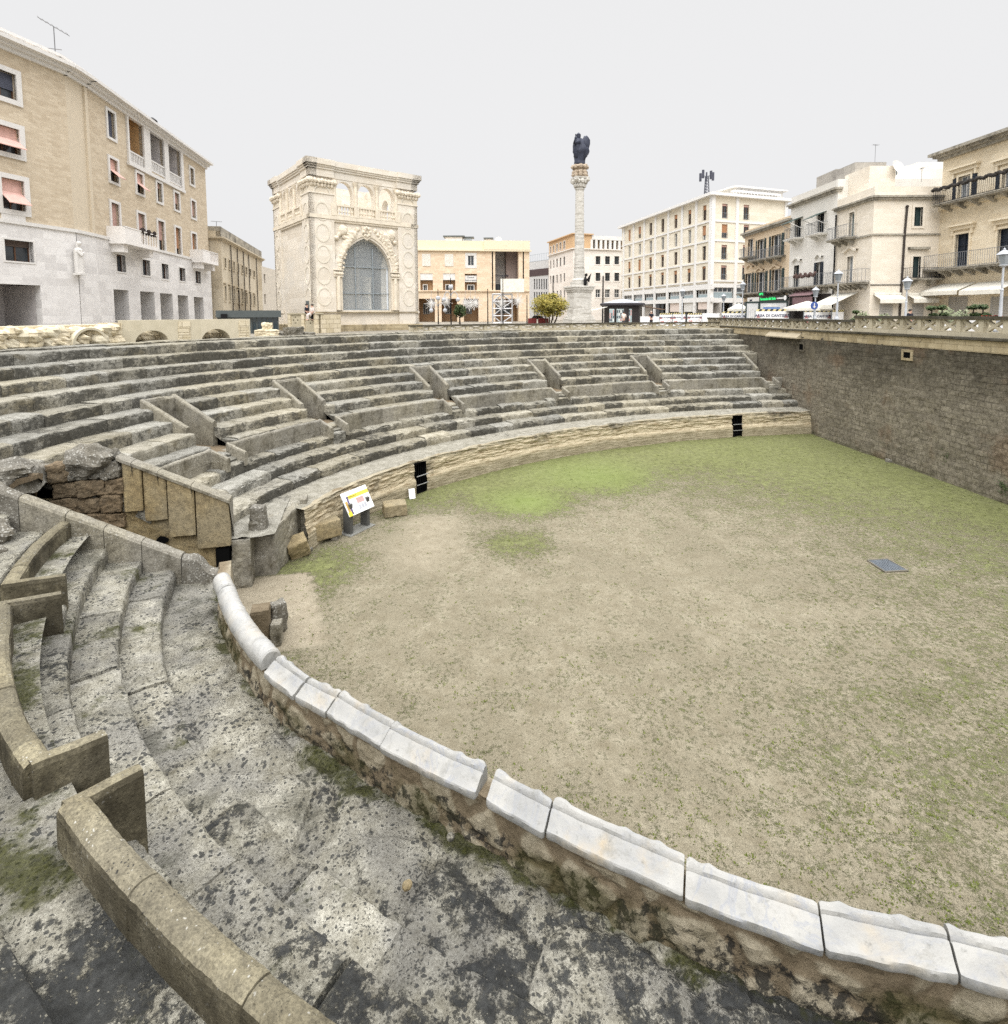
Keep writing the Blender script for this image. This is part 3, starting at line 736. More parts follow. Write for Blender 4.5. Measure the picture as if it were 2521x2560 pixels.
for i, (e0, e1) in enumerate(zip(cs, cs[1:])):
    mb = MB(); ti = []; rows = []
    for k in range(7):
        e = e0 + .006 + (e1 - e0 - .012) * k / 6; zt = ztop_far(e); r = []
        for l, z in ((LF - .20, zt - .09), (LF - .20, zt - .01), (LF - .16, zt + .02), (LF, zt + .03), (LF + .16, zt + .02), (LF + .2, zt - .02), (LF + .2, zt - .6), (LF + .2, -6.3)):
            q = AX(e, l, z); q.z += .012 * nz(q, 5, i); r.append(q); ti.append((.55, .2, 0))
        rows.append(r)
    mb.grid(rows); kk = len(rows[0]); mb.f += [tuple(range(kk)), tuple(6 * kk + j for j in range(kk))[::-1]]; mb.m += [0, 0]
    mb.build('cap_stone', M_para, fw, tints=ti)
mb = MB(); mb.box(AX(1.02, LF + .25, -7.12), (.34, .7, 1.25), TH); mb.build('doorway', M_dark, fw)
mb = MB()
for k in range(11): pass
q = AX(2.5, LF - .045, -6.12); ring_ = [q + AO * (.16 * (1 + .4 * noise.noise(Vector((k * 2.2, 1, 4)))) * cos(k * pi / 5)) + Vector((0, 0, .10 * (1 + .5 * noise.noise(Vector((k * 1.7, 3, 2)))) * sin(k * pi / 5))) for k in range(10)]
mb.prism(ring_, AN * -.02); mb.build('hole', M_dark, fw)
# rough blocks beyond the slabs
# end block of the podium beside the passage
eb = thing('podium_end', 'big pitted stone block where the podium wall ends by the passage', 'stone', AX(.3, 2.4, -H_))
def rblock(name, c, size, rz, mat, parent, seed, amp=.03, n=10, tint=(.5, .4, .1), taper=0.0, cut=None):
    """a hewn block: subdivided box with rounded, dented faces"""
    mb = MB(); ti = []; R = Matrix.Rotation(rz, 3, 'Z') if not isinstance(rz, Matrix) else rz; hx, hy, hz = size[0] / 2, size[1] / 2, size[2] / 2
    for ax in range(3):
        for sg in (-1, 1):
            rows = []
            for i in range(n + 1):
                r = []
                for j in range(n + 1):
                    u, v = -1 + 2 * i / n, -1 + 2 * j / n
                    p = [u, v]; p.insert(ax, sg); p = Vector(p)
                    rd = .04; m_ = Vector((p.x * hx, p.y * hy, p.z * hz))
                    inner = Vector((max(-hx + rd, min(hx - rd, m_.x)), max(-hy + rd, min(hy - rd, m_.y)), max(-hz + rd, min(hz - rd, m_.z))))
                    dlt = m_ - inner; m_ = inner + (dlt.normalized() * rd if dlt.length > 1e-6 else dlt)
                    if taper: m_.x *= 1 - taper * (p.z + 1) / 2; m_.y *= 1 - taper * (p.z + 1) / 2
                    q = Vector(c) + R @ m_
                    w_ = m_.normalized() * amp * (nz(q, 2.5, seed) + .6 * nz(q, 7, seed + 1) + .3 * nz(q, 18, seed))
                    r.append(q + R @ w_); ti.append(tint)
                rows.append(r if sg * (1 if ax != 1 else -1) > 0 else r[::-1])
            mb.grid(rows)
    return mb.build(name, mat, parent, tints=None, recalc=True, smooth=False)
rblock('block', AX(.28, 2.95, -7.08), (1.06, .8, 1.34), TH, M_para, eb, 4, .03)
rblock('block', AX(.56, 2.36, -7.05), (.5, .8, 1.4), TH, M_para, eb, 24, .05, 14)
rblock('block', (-7.12, 16.85, -7.03), (.62, 2.5, 1.44), 0, M_para, eb, 14, .07, n=22)
rblock('block', AX(.22, 2.7, -6.02), (.52, .5, .75), TH, M_rock, eb, 5, .05, taper=.25)
rblock('pier', (-6.80, 17.95, -6.95), (.22, .62, 1.6), .25, M_para, eb, 6, .02)
mb = MB(); ti = []
rough_box(mb, ti, lambda u, v: (AX(-.32 + 1.5 * u, 2.0 + 3.4 * v, zP - .02 + .04 * v), Vector((0, 0, 1))), 14, 24, 3, .05, (.5, .7, .1)); mb.build('ledge', M_seat, eb, tints=ti, recalc=False)

for i in range(12):
    e = 3.55 + .55 * (i % 3) + .08 * (i // 3 % 2); z = -5.45 + .46 * (i // 3)
    if z > -3.9: continue
    rblock('rough_block', AX(e, LF + .10 - .03 * (i % 2), z), (.46 + .1 * ((i * 5) % 3), .5, .40 + .06 * ((i * 3) % 2)), TH + .05 * ((i * 7) % 3 - 1), M_rock if i in (9, 10) else M_brown, fw, 40 + i, .085, 14)
# tunnel behind and the broken vault above it
vault = thing('broken_vault', 'collapsed lichen covered rubble vault over the dark tunnel mouth at left', 'ruin', AX(5, .7, -4))
mb = MB(); ti = []; rows = []
for i in range(33):                                             # underside of the vault: rough barrel, open to the arena
    e = 3.55 + 4.6 * i / 32; r = []
    for j in range(25):
        a = pi * j / 24
        rr = 1.2 + .16 * noise.noise(Vector((e * 1.3, a * 2.1, 1))) + .1 * noise.noise(Vector((e * 3.3, a * 5, 4)))
        cut = .5 * noise.noise(Vector((a * 1.8, 7, 2))) + .75 * abs(cos(a))
        ee = max(e, 4.65 + cut); r.append(AX(ee, .72 + rr * 1.02 * cos(a) * -1, -5.25 + rr * 1.12 * sin(a)))
    rows.append(r)
mb.grid(rows); mb.build('vault_underside', M_brown, vault, recalc=False)
mb = MB(); rows = []
for i in range(49):
    e = 3.75 + 4.4 * i / 48; r = []
    for j in range(61):
        l = -2.2 + 5.3 * j / 60
        fr = 4.85 + .45 * noise.noise(Vector((l * 1.1, 5, 0))) + .45 * abs(l - .7) * .5
        ee = max(e, fr)
        k = min(1, (e - 3.75) / .5)
        base_z = -4.25 + .34 * (ee - 3.6) if False else -3.92 + .16 * (ee - 4.6)
        lump = .18 * noise.noise(Vector((ee * .9, l * .9, 3))) + .15 * abs(noise.noise(Vector((ee * 2.6, l * 2.6, 8)))) + .06 * noise.noise(Vector((ee * 7, l * 7, 1)))
        z = base_z + lump - .24 * max(0, (abs(l - .5) - 1.4)) - .42 * (1 - sm(e, 3.75, 4.25)) 
        r.append(AX(ee - .12 * (1 - k), l, z))
    rows.append(r)
mb.grid(rows); mb.build('rubble_top', M_rock, vault, recalc=False)
for i, (e, l, z, r_, sx_, sy_, sz_) in enumerate([(4.15, 1.95, -3.78, .55, 1.1, .7, .75), (3.72, 2.25, -4.15, .46, .7, .6, 1.15), (3.75, 2.3, -4.85, .42, .8, .7, .9), (5.5, .9, -3.72, .55, 1.2, 1.0, .55), (5.4, -.3, -3.95, .55, 1.1, 1.0, .7), (4.8, -1.0, -4.55, .50, 1.1, .9, .7), (4.3, -.85, -4.95, .40, 1.1, .8, .6), (5.1, -1.6, -4.3, .55, 1, 1, .8), (4.4, -1.8, -4.8, .45, 1, 1, .7), (6.0, .8, -3.6, .5, 1.2, 1, .5)]):
    mb = MB(); mb.ball(AX(e, l, z), r_, 26, i + 3, .34, 2.0, sx_, sy_, sz_); mb.build('boulder', M_rock, vault)
mb = MB(); mb.box(AX(8.0, .7, -5.9), (.2, 3.0, 4.2), TH); mb.box(AX(6, -.55, -6.3), (4.2, .12, 3.0), TH); mb.box(AX(6, 2.04, -6.3), (4.2, .12, 3.0), TH)
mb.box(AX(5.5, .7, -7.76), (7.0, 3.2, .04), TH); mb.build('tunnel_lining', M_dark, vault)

# ================================================================== ARENA FLOOR
def sand_mat():
    n = NT('arena_sand', .95, .1)
    t = n.attr()
    big = n.noise(.45, 6, .62); mid = n.noise(2.6, 7, .7); fine = n.noise(60, 4, .75); grain = n.vor(95)
    base = n.mix(n.ramp(mid, [(.3, 0), (.7, 1)]), S(156, 146, 122, .46), S(189, 180, 157, .50))
    base = n.mix(n.m('MULTIPLY', n.step(big, .42, .62), .5), base, S(158, 149, 126, .45))
    g = n.m('ADD', n.m('MULTIPLY', t[0], 1.0), n.m('MULTIPLY_ADD', n.noise(1.3, 8, .72), 1.1, -.56))
    g2 = n.m('MULTIPLY', n.step(n.m('ADD', n.m('ADD', g, n.m('MULTIPLY_ADD', n.noise(9, 8, .8), 2.1, -1.05)), n.m('MULTIPLY_ADD', fine, 1.2, -.6)), .24, .58), .90)
    gcol = n.mix(n.ramp(n.noise(5, 4), [(.3, 0), (.7, 1)]), S(104, 114, 54, .44), S(148, 158, 90, .49))
    gcol = n.mix(t[1], gcol, S(138, 165, 70, .50))
    base = n.mix(n.m('MULTIPLY', g2, .80), base, gcol)
    sp1 = n.step(n.m('ADD', n.vor(7.5, n.add(n.P, n.noisec(20), .05)), n.m('MULTIPLY', n.noise(1.7, 5, .6), .55)), .36, .28)     # scattered dark tufts
    base = n.mix(n.m('MULTIPLY', sp1, .7), base, S(84, 88, 44, .45))
    base = n.mix(n.m('MULTIPLY', t[2], .85), base, n.ramp(mid, [(.3, S(172, 160, 138, .52)), (.7, S(196, 185, 162, .54))]))
    gr = n.ramp(n.m('ADD', n.m('MULTIPLY', grain, .5), n.m('MULTIPLY', n.noise(22, 7, .8), .7)), [(.30, .35), (.52, .95), (.74, 1.4)])
    base = n.mix(.95, base, gr, 'MULTIPLY')
    base = n.mix(n.step(fine, .56, .70), base, n.mix(.45, base, (.03, .028, .018, 1)))
    base = n.mix(n.step(n.vor(38), .13, .08), base, n.mix(.5, base, (.5, .46, .38, 1)))
    n.bump(n.m('ADD', n.m('MULTIPLY', mid, .5), n.m('ADD', n.m('MULTIPLY', fine, .5), n.m('MULTIPLY', g2, .5))), .8, .03)
    return n.color(base)
M_sand = sand_mat()
mb = MB(); ti = []
def in_rect(p, x0, x1, y0, y1, f): return sm(p.x, x0 - f, x0 + f) * (1 - sm(p.x, x1 - f, x1 + f)) * sm(p.y, y0 - f, y0 + f) * (1 - sm(p.y, y1 - f, y1 + f))
def blob(p, c, r): return max(0, 1 - ((p.x - c[0]) ** 2 + (p.y - c[1]) ** 2) ** .5 / r)
spots = [((950, 1265), 0), ((1320, 1265), 2.2), ((1250, 1300), 1.0), ((900, 1360), 1.3), ((760, 1430), .9), ((1560, 1180), 5.5), ((1900, 1130), 5), ((1450, 1160), 4), ((1180, 1225), 1.6), ((1080, 1262), 1.0)]
def moss_at(p):
    far_edge = 1 - sm(abs(offd(p)), .0, 7.5); w_ = 1 - sm(wallx(p.y) - p.x, 0, 4.0)
    v = .60 * far_edge * sm(p.y, 17, 27) + .45 * w_ + .36 * sm(p.y, 16, 30)
    v += .34 * sm(p.x, 5, 17) * sm(p.y, 8, 15) + .22 * sm(p.x, 1, 9) * (1 - sm(p.y, 9, 14)) + .13
    v += .60 * max(blob(p, GA, 2.6), blob(p, GB, 3.6), blob(p, GC, 2.4), blob(p, GD, 1.8))
    v += .22 * (1 - sm(abs(offd(p)), .0, 2.2)) * (1 - sm(p.y, 12, 18))
    return v
def offd(p):
    X = (p.x - EX) * ct + (p.y - EY) * st; Y = -(p.x - EX) * st + (p.y - EY) * ct
    k = hypot(X / EA, Y / EB); return (k - 1) * EB * (1.25 if k else 1)
GA = atz(1320, 1255, -H_); GB = atz(1480, 1190, -H_); GC = atz(790, 1420, -H_); GD = atz(1290, 1360, -H_)
slabC = atz(560, 1500, -H_)
ys = []; y = 1.0
while y < 41: ys.append(y); y += max(.10, y * .0075)
xs_rows = []
for y in ys:
    r = []
    for i in range(131):
        x = -9 + (wallx(y) + .6 + 9) * i / 130; q = Vector((x, y, -H_))
        lf = .045 * nz(q, .28, 2) + .02 * nz(q, 1.1, 5)
        far = min(1, max(0, (offd(q) + .2) / .6)); q.z += lf
        v = moss_at(q); br = .8 * max(blob(q, GA, 2.6), .8 * blob(q, GB, 4.5)) 
        e = (q - E0).dot(AO); l = lat_of(q)
        pv = sm(l, -1.4, -1.2) * (1 - sm(l, 2.4, 2.55)) * sm(e, -1.75 + .2 * l, -1.6 + .2 * l) 
        pv = max(pv, .5 * in_rect(q, atz(1020, 1330, -H_).x, atz(1130, 1330, -H_).x, atz(1100, 1420, -H_).y, atz(1100, 1295, -H_).y, .7))
        r.append(q); ti.append((max(0, v - pv), min(1, br), pv))
    xs_rows.append(r)
mb.grid(xs_rows); fl = mb.build('arena_ground', M_sand, None, tints=ti, recalc=False, smooth=True); tag(fl, kind='structure')
# low tufts of moss and grass scattered on the sand
def tuft_mat(name, c1, c2):
    n = NT(name, .9, .1); return n.color(n.ramp(n.noise(30, 3), [(.3, c1), (.7, c2)]))
M_tuft = tuft_mat('moss_tuft', S(96, 106, 52, .5), S(140, 150, 76, .55))
mb = MB(); rnd = random.Random(5); cnt = 0
while cnt < 4200:
    px, py_ = rnd.uniform(560, 2521), rnd.uniform(1090, 2380); q = atz(px, py_, -H_)
    if offd(q) > -.35 or q.x > wallx(q.y) - .1: continue
    v = moss_at(q) + .55 * nz(q, .8, 3)
    if rnd.random() > .12 + .75 * v: continue
    cnt += 1; q.z += .045 * nz(q, .28, 2) + .02 * nz(q, 1.1, 5)
    for k in range(rnd.randint(3, 6)):
        a = rnd.uniform(0, 2 * pi); l = rnd.uniform(.008, .022) * (1 + q.length * .02); o_ = Vector((cos(a), sin(a), 0)) * rnd.uniform(0, .04)
        d = Vector((cos(a), sin(a), rnd.uniform(.3, 1.1))) * l; s_ = Vector((-sin(a), cos(a), 0)) * l * .45
        mb.add([q + o_ - s_, q + o_ + s_, q + o_ + d + s_ * .4, q + o_ + d - s_ * .4], [(0, 1, 2, 3)])
tf = mb.build('moss_tufts', M_tuft, None, recalc=False); tag(tf, 'tiny green moss tufts speckling the sandy arena floor', 'moss', kind='stuff')
# drain grate
def sheetpt(x, y): q = atz(x, y, -H_); return Vector((q.x, q.y, -H_ + .045 * nz(q, .28, 2) + .02 * nz(q, 1.1, 5) + .004))
g4 = [sheetpt(2170, 1402), sheetpt(2218, 1398), sheetpt(2272, 1427), sheetpt(2212, 1430)]
gr = thing('drain_grate', 'rectangular steel drain grate set in the sandy arena floor', 'grate', sum(g4, Vector()) / 4)
mb = MB(); mb.quad(*[p + Vector((0, 0, .006)) for p in g4]); mb.build('pit', M_dark, gr, recalc=False)
mb = MB()
for k in range(4): mb.tube([g4[k] + Vector((0, 0, .03)), g4[(k + 1) % 4] + Vector((0, 0, .015))], .024, 4)
mb.build('frame', plain('concrete_rim', S(150, 144, 130, .52), .9), gr)
mb = MB()
for k in range(1, 12):
    f = k / 12; mb.tube([g4[0].lerp(g4[3], f) + Vector((0, 0, .02)), g4[1].lerp(g4[2], f) + Vector((0, 0, .02))], .014, 4)
for k in range(1, 9):
    f = k / 9; mb.tube([g4[0].lerp(g4[1], f) + Vector((0, 0, .02)), g4[3].lerp(g4[2], f) + Vector((0, 0, .02))], .016, 4)
mb.build('bars', plain('grate_steel', S(130, 138, 146, .7), .5, .3), gr)

# ================================================================== NEAR PODIUM WALL AND MARBLE COPING
def t_at(x, y, z):
    p = atz(x, y, z); X = (p.x - EX) * ct + (p.y - EY) * st; Y = -(p.x - EX) * st + (p.y - EY) * ct
    best = None
    for i in range(2400):
        t = 3.0 + i * .0006; q = ell(t, .3); dd = (q.x - p.x) ** 2 + (q.y - p.y) ** 2
        if best is None or dd < best[0]: best = (dd, t)
    return best[1]
jx = [(534, 1478), (547, 1512), (655, 1690), (735, 1755), (813, 1797), (949, 1881), (1190, 2004), (1362, 2101), (1709, 2263), (2062, 2393), (2403, 2473)]
def off_d(p, t): q = ell(t, 0); n_ = ell(t, 1) - q; return (p - q).x * n_.x + (p - q).y * n_.y
zlow = -5.42
jt = [t_at(x, y, zlow) for x, y in jx]; jo = [off_d(atz(x, y, zlow), t) - .33 for (x, y), t in zip(jx, jt)]
jt += [jt[-1] + .075, jt[-1] + .15, jt[-1] + .22]; jo += [jo[-1]] * 3
def DO(t):
    if t <= jt[0]: return jo[0]
    for (a_, oa), (b_, ob) in zip(zip(jt, jo), zip(jt[1:], jo[1:])):
        if t <= b_: return oa + (ob - oa) * (t - a_) / (b_ - a_)
    return jo[-1]
def P3c(t, d, z): return P3r(t, d + DO(t), z)

npw = thing('rubble_parapet', 'rough mortared rubble wall under the white marble coping', 'wall', P3r(3.6, .15, -6))
def mortar_rubble():
    n = NT('mortar_rubble', .95, .1); t = n.attr(); mid = n.noise(4, 7, .7); fine = n.noise(40, 5, .7)
    st_c = n.mix(n.ramp(mid, [(.3, 0), (.7, 1)]), S(168, 156, 130, .50), S(220, 210, 186, .60)); mo_c = n.mix(n.ramp(mid, [(.3, 0), (.7, 1)]), S(142, 127, 104, .48), S(178, 162, 136, .5))
    base = n.mix(n.m('MULTIPLY', n.step(t[0], .20, .6), .85), mo_c, st_c)
    wet = n.step(n.m('ADD', t[2], n.m('MULTIPLY_ADD', n.noise(1.6, 6, .7), 1.3, -.65)), .12, .42)
    warp = n.add(n.P, n.noisec(9, 3), .11); bl = n.step(n.m('ADD', n.noise(7, 10, .74, warp), n.m('MULTIPLY_ADD', wet, .20, -.10)), .57, .66)
    base = n.mix(n.m('MULTIPLY', bl, .9), base, (.02, .02, .019, 1)); base = n.mix(n.m('MULTIPLY', n.m('MULTIPLY', wet, n.step(n.noise(.7, 4), .48, .6)), .6), base, S(84, 84, 40, .5))
    base = n.mix(n.step(fine, .56, .70), base, n.mix(.55, base, (.02, .018, .014, 1)))
    n.bump(n.m('ADD', mid, n.m('MULTIPLY', fine, .5)), .9, .03); return n.color(base)
M_mort = mortar_rubble()
mb = MB(); ti = []; rows = []
tA, tB = 3.245, 4.25
for t in arc_ts(tA, tB, .2, .006, .03):
    r = []
    zl = zled(t)
    for j in range(12):
        z = zl - .12 + (-5.40 - zl + .12) * j / 11; q = P3c(t, .27, z)
        st1 = noise.voronoi(Vector((t * 36 + .12 * nz(q, 3, 1), z * 2.1 + .1 * nz(q, 3, 4), 3.3)))[0]; k = max(0, min(1, (st1[1] - st1[0]) * 5 - .4))
        d = .24 + .035 * k - .02 * j / 11 + .02 * nz(q, 6, 3) + .016 * nz(q, 16, 2); r.append(P3c(t, d, z)); ti.append((k if j < 10 else 0, .15, .9 * (1 - j / 9) if j < 9 else 0))
    r += [P3c(t, .0, -5.40), P3c(t, -.05, -6.3), P3c(t, -.08, -H_ - .1)]; ti += [(.5, .2, .2)] * 3
    rows.append(r)
mb.grid(rows); mb.build('rubble', M_mort, npw, tints=ti, recalc=False)
# the first ledge on the near side: big broken slabs sloping to the wall
def zslab(t, d):
    p = P3(t, d, 0); k = sm(d, .3, 1.6)
    z = zled(t) + .02 * k
    return z
lg = []
mb = MB(); ti = []; rows = []
rnd = random.Random(3)
for t in arc_ts(t_lat(.9, LAT0 - .05), 4.25, .9, .0045, .026):
    r = []
    for j in range(44):
        d = .22 + (1.62 - .22) * j / 43; dk = d + DO(t) * (1 - j / 43); q = P3(t, d, 0) if False else P3r(t, dk * dsc(t), 0); q.z = zslab(t, d)
        c = noise.voronoi(Vector((q.x * .8, q.y * .8, .5))); dist, pts = c[0], c[1]
        crack = 1 - min(1, (dist[1] - dist[0]) * 9)
        lev = noise.noise(pts[0] * 3.1) * .06
        q.z += lev - .05 * crack + .035 * nz(q, 1.3, 9) + .022 * nz(q, 4.5, 2) + .010 * nz(q, 13, 1) - .05 * (1 - sm(d, .25, .6))
        r.append(q); ti.append((max(0, min(1, .5 + 9 * lev)), .3, .85 * (1 - sm(d, .3, .75)) + .4 * max(0, nz(q, .7, 8))))
    rows.append(r)
mb.grid(rows); mb.build('slab_floor', M_near, seating, tints=ti, recalc=False)

def marble_mat(name, veins=.5, warm=0.0, br=.92):
    n = NT(name, .55, .35)
    v = n.noise(1.6, 8, .62, n.map((1, 1, 1.4)), 1.2); f = n.noise(14, 6, .7)
    base = n.mix(n.ramp(v, [(.35, 0), (.65, 1)]), S(220, 218, 211, .52 * br), S(200, 200, 197, .48 * br))
    vn = n.m('ABSOLUTE', n.m('SUBTRACT', n.noise(1.1, 6, .6, None, 2.0), .5))
    base = n.mix(n.m('MULTIPLY', n.step(vn, .030, .0), veins * .45), base, S(150, 158, 176, .6))
    base = n.mix(n.m('MULTIPLY', n.step(n.noise(2.3, 5, .6), .5, .75), .35 + warm), base, S(214, 190, 146, .6))
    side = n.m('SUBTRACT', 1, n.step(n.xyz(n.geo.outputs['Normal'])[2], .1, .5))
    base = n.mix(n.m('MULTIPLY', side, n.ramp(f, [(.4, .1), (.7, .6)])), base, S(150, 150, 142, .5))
    base = n.mix(n.step(f, .56, .72), base, n.mix(.5, base, (.10, .10, .09, 1))); base = n.mix(n.m('MULTIPLY', n.step(n.noise(4.5, 9, .75), .52, .66), .40), base, S(150, 148, 138, .5))
    n.bump(n.m('ADD', f, n.m('MULTIPLY', n.noise(60, 3), .4)), .45, .015)
    return n.color(base)
M_mar = [marble_mat('marble', .45), marble_mat('marble_veined', .8), marble_mat('marble_warm', .3, .3), marble_mat('marble_white', .12, 0, 1.12)]
mlab = ['short rounded white marble cap at the far end of the coping beside the passage', 'long rounded chalk white coping block with a dowel hole in its end', 'small grey marble coping piece below the rounded white block',
        'marble coping piece second below the rounded white block', 'marble coping block with a moulded lower edge, middle of the curve', 'long veined marble coping block ending before the wide gap', 'short white marble coping block with a carved recess after the wide gap',
        'long marble coping block with a blue grey vein', 'heavy plain marble coping block near the lower right', 'marble coping block with a broken corner at lower right', 'yellow stained marble coping block cut by the right picture edge', 'white marble coping block just beyond the right edge', 'last marble coping block far right']
for i, (a, b) in enumerate(zip(jt, jt[1:])):
    if i > 11: break
    mb = MB(); rnd = random.Random(i); ti = []
    g = .0005
    if i == 6: a += .007
    if i == 2: a += .004
    off_z = rnd.uniform(-.012, .012); off_d = rnd.uniform(-.02, .02)
    if i < 2:                                                    # round section
        prof = [(.165 * cos(u) + .17, -5.26 + .18 * sin(u) if sin(u) > -.4 else -5.34) for u in [(-.45 + (pi + .9) * k / 15) for k in range(16)]]
    else:
        prof = [(.32, zlow), (.33, zlow + .03), (.328, zlow + .075), (.318, zlow + .090), (.298, zlow + .096), (.25, zlow + .130), (.195, zlow + .172), (.152, zlow + .198), (.146, zlow + .178), (.132, zlow + .180), (.120, zlow + .212),
                (.10, zlow + .228), (.06, zlow + .226), (.03, zlow + .195), (.02, zlow + .13), (.015, zlow + .05), (.02, zlow)]
    rows = []
    n = max(6, int((b - a) * 26 / .045)); 
    knobs = [rnd.uniform(a, b) for _ in range(rnd.randint(2, 4))]
    for k in range(n + 1):
        t = a + (b - a) * (k / n) + (g if k == 0 else -g if k == n else 0); r = []
        endc = (.02 + .05 * max(0, noise.noise(Vector((i * 3.7, k * 1.1, 2))))) if k in (0, n) else 0
        for j, (d, z) in enumerate(prof):
            cx_, cz_ = .17, -5.31; d2 = cx_ + (d - cx_) * (1 - endc * 3); z2 = cz_ + (z - cz_) * (1 - endc * 3)
            q = P3c(t, d2 + off_d, z2 + off_z)
            q.z += .010 * nz(q, 3, i) + .006 * nz(q, 11, i + 1)
            wv = .007 * nz(q, 5, i + 2) * (3 if j < 3 and i >= 2 else 1)
            kb = sum(max(0, 1 - abs(t - kk) / .0042) for kk in knobs) if (11 <= j <= 14 and i >= 2) else 0
            if i == 1 and 9 <= j <= 12: kb = .35 * max(0, sin(k * 1.3))
            rr = P3c(t, d2 + off_d - wv - .02 * min(1, kb), q.z + .014 * min(1, kb)); r.append(rr)
        rows.append(r)
    mb.grid(rows); kk = len(prof); mb.f += [tuple(range(kk)), tuple(n * kk + j for j in range(kk))[::-1]]; mb.m += [0, 0]
    if i in (1, 5):
        pass
    ob = mb.build('marble_coping_block', M_mar[3] if i < 2 else M_mar[(0, 0, 0, 1, 0, 2, 1, 0, 0, 2, 0, 0)[i - 2]], None, recalc=True, smooth=True)
    ob.data.set_sharp_from_angle(angle=radians(32))
    tag(ob, mlab[i], 'coping stone', 'white marble coping blocks along the near arena edge')
# debris: pebble on the slabs, loose stones in the arena
def stone(name, label, c, size, mat, seed, amp=.05, rz=0.0, taper=.0, cat='stone', group=None, M=None):
    r = rblock(name, c, size, M if M is not None else rz, mat, None, seed, amp, taper=taper); return tag(r, label, cat, group)
q = atz(1018, 2228, -5.92); stone('loose_stone', 'small tan stone lying on the black spotted slabs', (q.x, q.y, -5.86), (.10, .075, .08), M_gold, 2, .02, .5)
q = atz(1125, 2105, -5.95); stone('loose_stone', 'tiny pale stone near the foot of the rubble parapet', (q.x, q.y, q.z + .03), (.06, .05, .05), M_near, 3, .02, .2)
T_ = lambda x, y, z: Matrix.Rotation(z, 3, 'Z') @ Matrix.Rotation(y, 3, 'Y') @ Matrix.Rotation(x, 3, 'X')
q = atz(738, 1402, -H_); stone('hewn_block', 'tilted yellow hewn stone block leaning by the podium end', (q.x, q.y + .25, -H_ + .36), (.62, .5, .62), M_gold, 5, .04, M=T_(.35, -.25, .5))
q = atz(805, 1358, -H_); stone('hewn_block', 'long yellow hewn stone block lying on small chocks left of the information board', (q.x, q.y + .25, -H_ + .42), (1.02, .62, .58), M_gold, 6, .025, M=T_(0, -.04, .62))
q = atz(985, 1290, -H_); stone('hewn_block', 'pale stone block with a square socket lying right of the information board', (q.x, q.y + .2, -H_ + .24), (.86, .72, .46), M_gold, 7, .035, M=T_(0, 0, .35))
for i, (x, y) in enumerate([(770, 1382), (835, 1352)]):
    q = atz(x, y, -H_); stone('chock_stone', ['small grey chock under the left end of the long yellow block', 'small grey chock under the right end of the long yellow block'][i], (q.x, q.y + .1, -H_ + .06), (.2, .2, .14), M_rock, 8 + i, .02)
q = atz(660, 1612, -H_)
tag(rblock('column_drum', (q.x - .12, q.y + .15, -H_ + .42), (.42, .42, .85), .3, M_mort, None, 9, .02), 'upright pale column stump behind the rounded white coping', 'stone')
tag(rblock('dark_stone', (q.x + .12, q.y + .55, -H_ + .38), (.36, .3, .75), .7, M_rock, None, 10, .04), 'dark lichened upright stone behind the column stump', 'stone')
tag(rblock('dark_stone', (q.x + .28, q.y + .08, -H_ + .25), (.24, .3, .55), .2, M_para, None, 11, .03), 'brown stone stub beside the column stump', 'stone')
q = atz(690, 2040, -5.95)
# ================================================================== FACADE TOOLS
Z3 = Vector((0, 0, 1))
class Face:
    """upright wall line from A (left) to B (right) as seen from the arena; s runs along it, o is the distance in front of it"""
    def __init__(f, A, B):
        f.A = Vector((A[0], A[1], 0)); f.B = Vector((B[0], B[1], 0)); f.L = (f.B - f.A).length
        f.d = (f.B - f.A).normalized(); f.n = Vector((f.d.y, -f.d.x, 0))
    def pt(f, s, z, o=0.0): return f.A + f.d * s + f.n * o + Z3 * z
    def sz(f, x, y):
        r = ray(x, y); k = f.A.dot(f.n) / Vector((r.x, r.y, 0)).dot(f.n); P = r * k
        return (Vector((P.x, P.y, 0)) - f.A).dot(f.d), P.z
    def rect(f, x0, y0, x1, y1):
        xm, ym = (x0 + x1) / 2, (y0 + y1) / 2
        return (f.sz(x0, ym)[0], f.sz(x1, ym)[0], f.sz(xm, y1)[1], f.sz(xm, y0)[1])
def fbox(mb, F, s0, s1, z0, z1, o0, o1):
    p = [F.pt(s, z, o) for s in (s0, s1) for z in (z0, z1) for o in (o0, o1)]
    mb.add(p, [(0, 2, 3, 1), (4, 5, 7, 6), (0, 4, 6, 2), (1, 3, 7, 5), (0, 1, 5, 4), (2, 6, 7, 3)])
def rect_poly(r): s0, s1, z0, z1 = r; return [(s0, z0), (s1, z0), (s1, z1), (s0, z1)]
def arch_poly(s0, s1, z0, zs, zt, n=10, pointed=False):
    h = (s1 - s0) / 2; c = (s0 + s1) / 2; hh = zt - zs; out = [(s0, z0), (s1, z0)]
    if pointed:
        R = (h * h + hh * hh) / (2 * h); am = math.asin(hh / R) if hh < R else pi / 2
        right = [(c + h - R + R * cos(am * k / n), zs + R * sin(am * k / n)) for k in range(n + 1)]
        out += right + [(2 * c - x, z) for x, z in right[::-1][1:]]
    else: out += [(c + h * cos(pi * k / (2 * n)), zs + hh * sin(pi * k / (2 * n))) for k in range(2 * n + 1)]
    return out
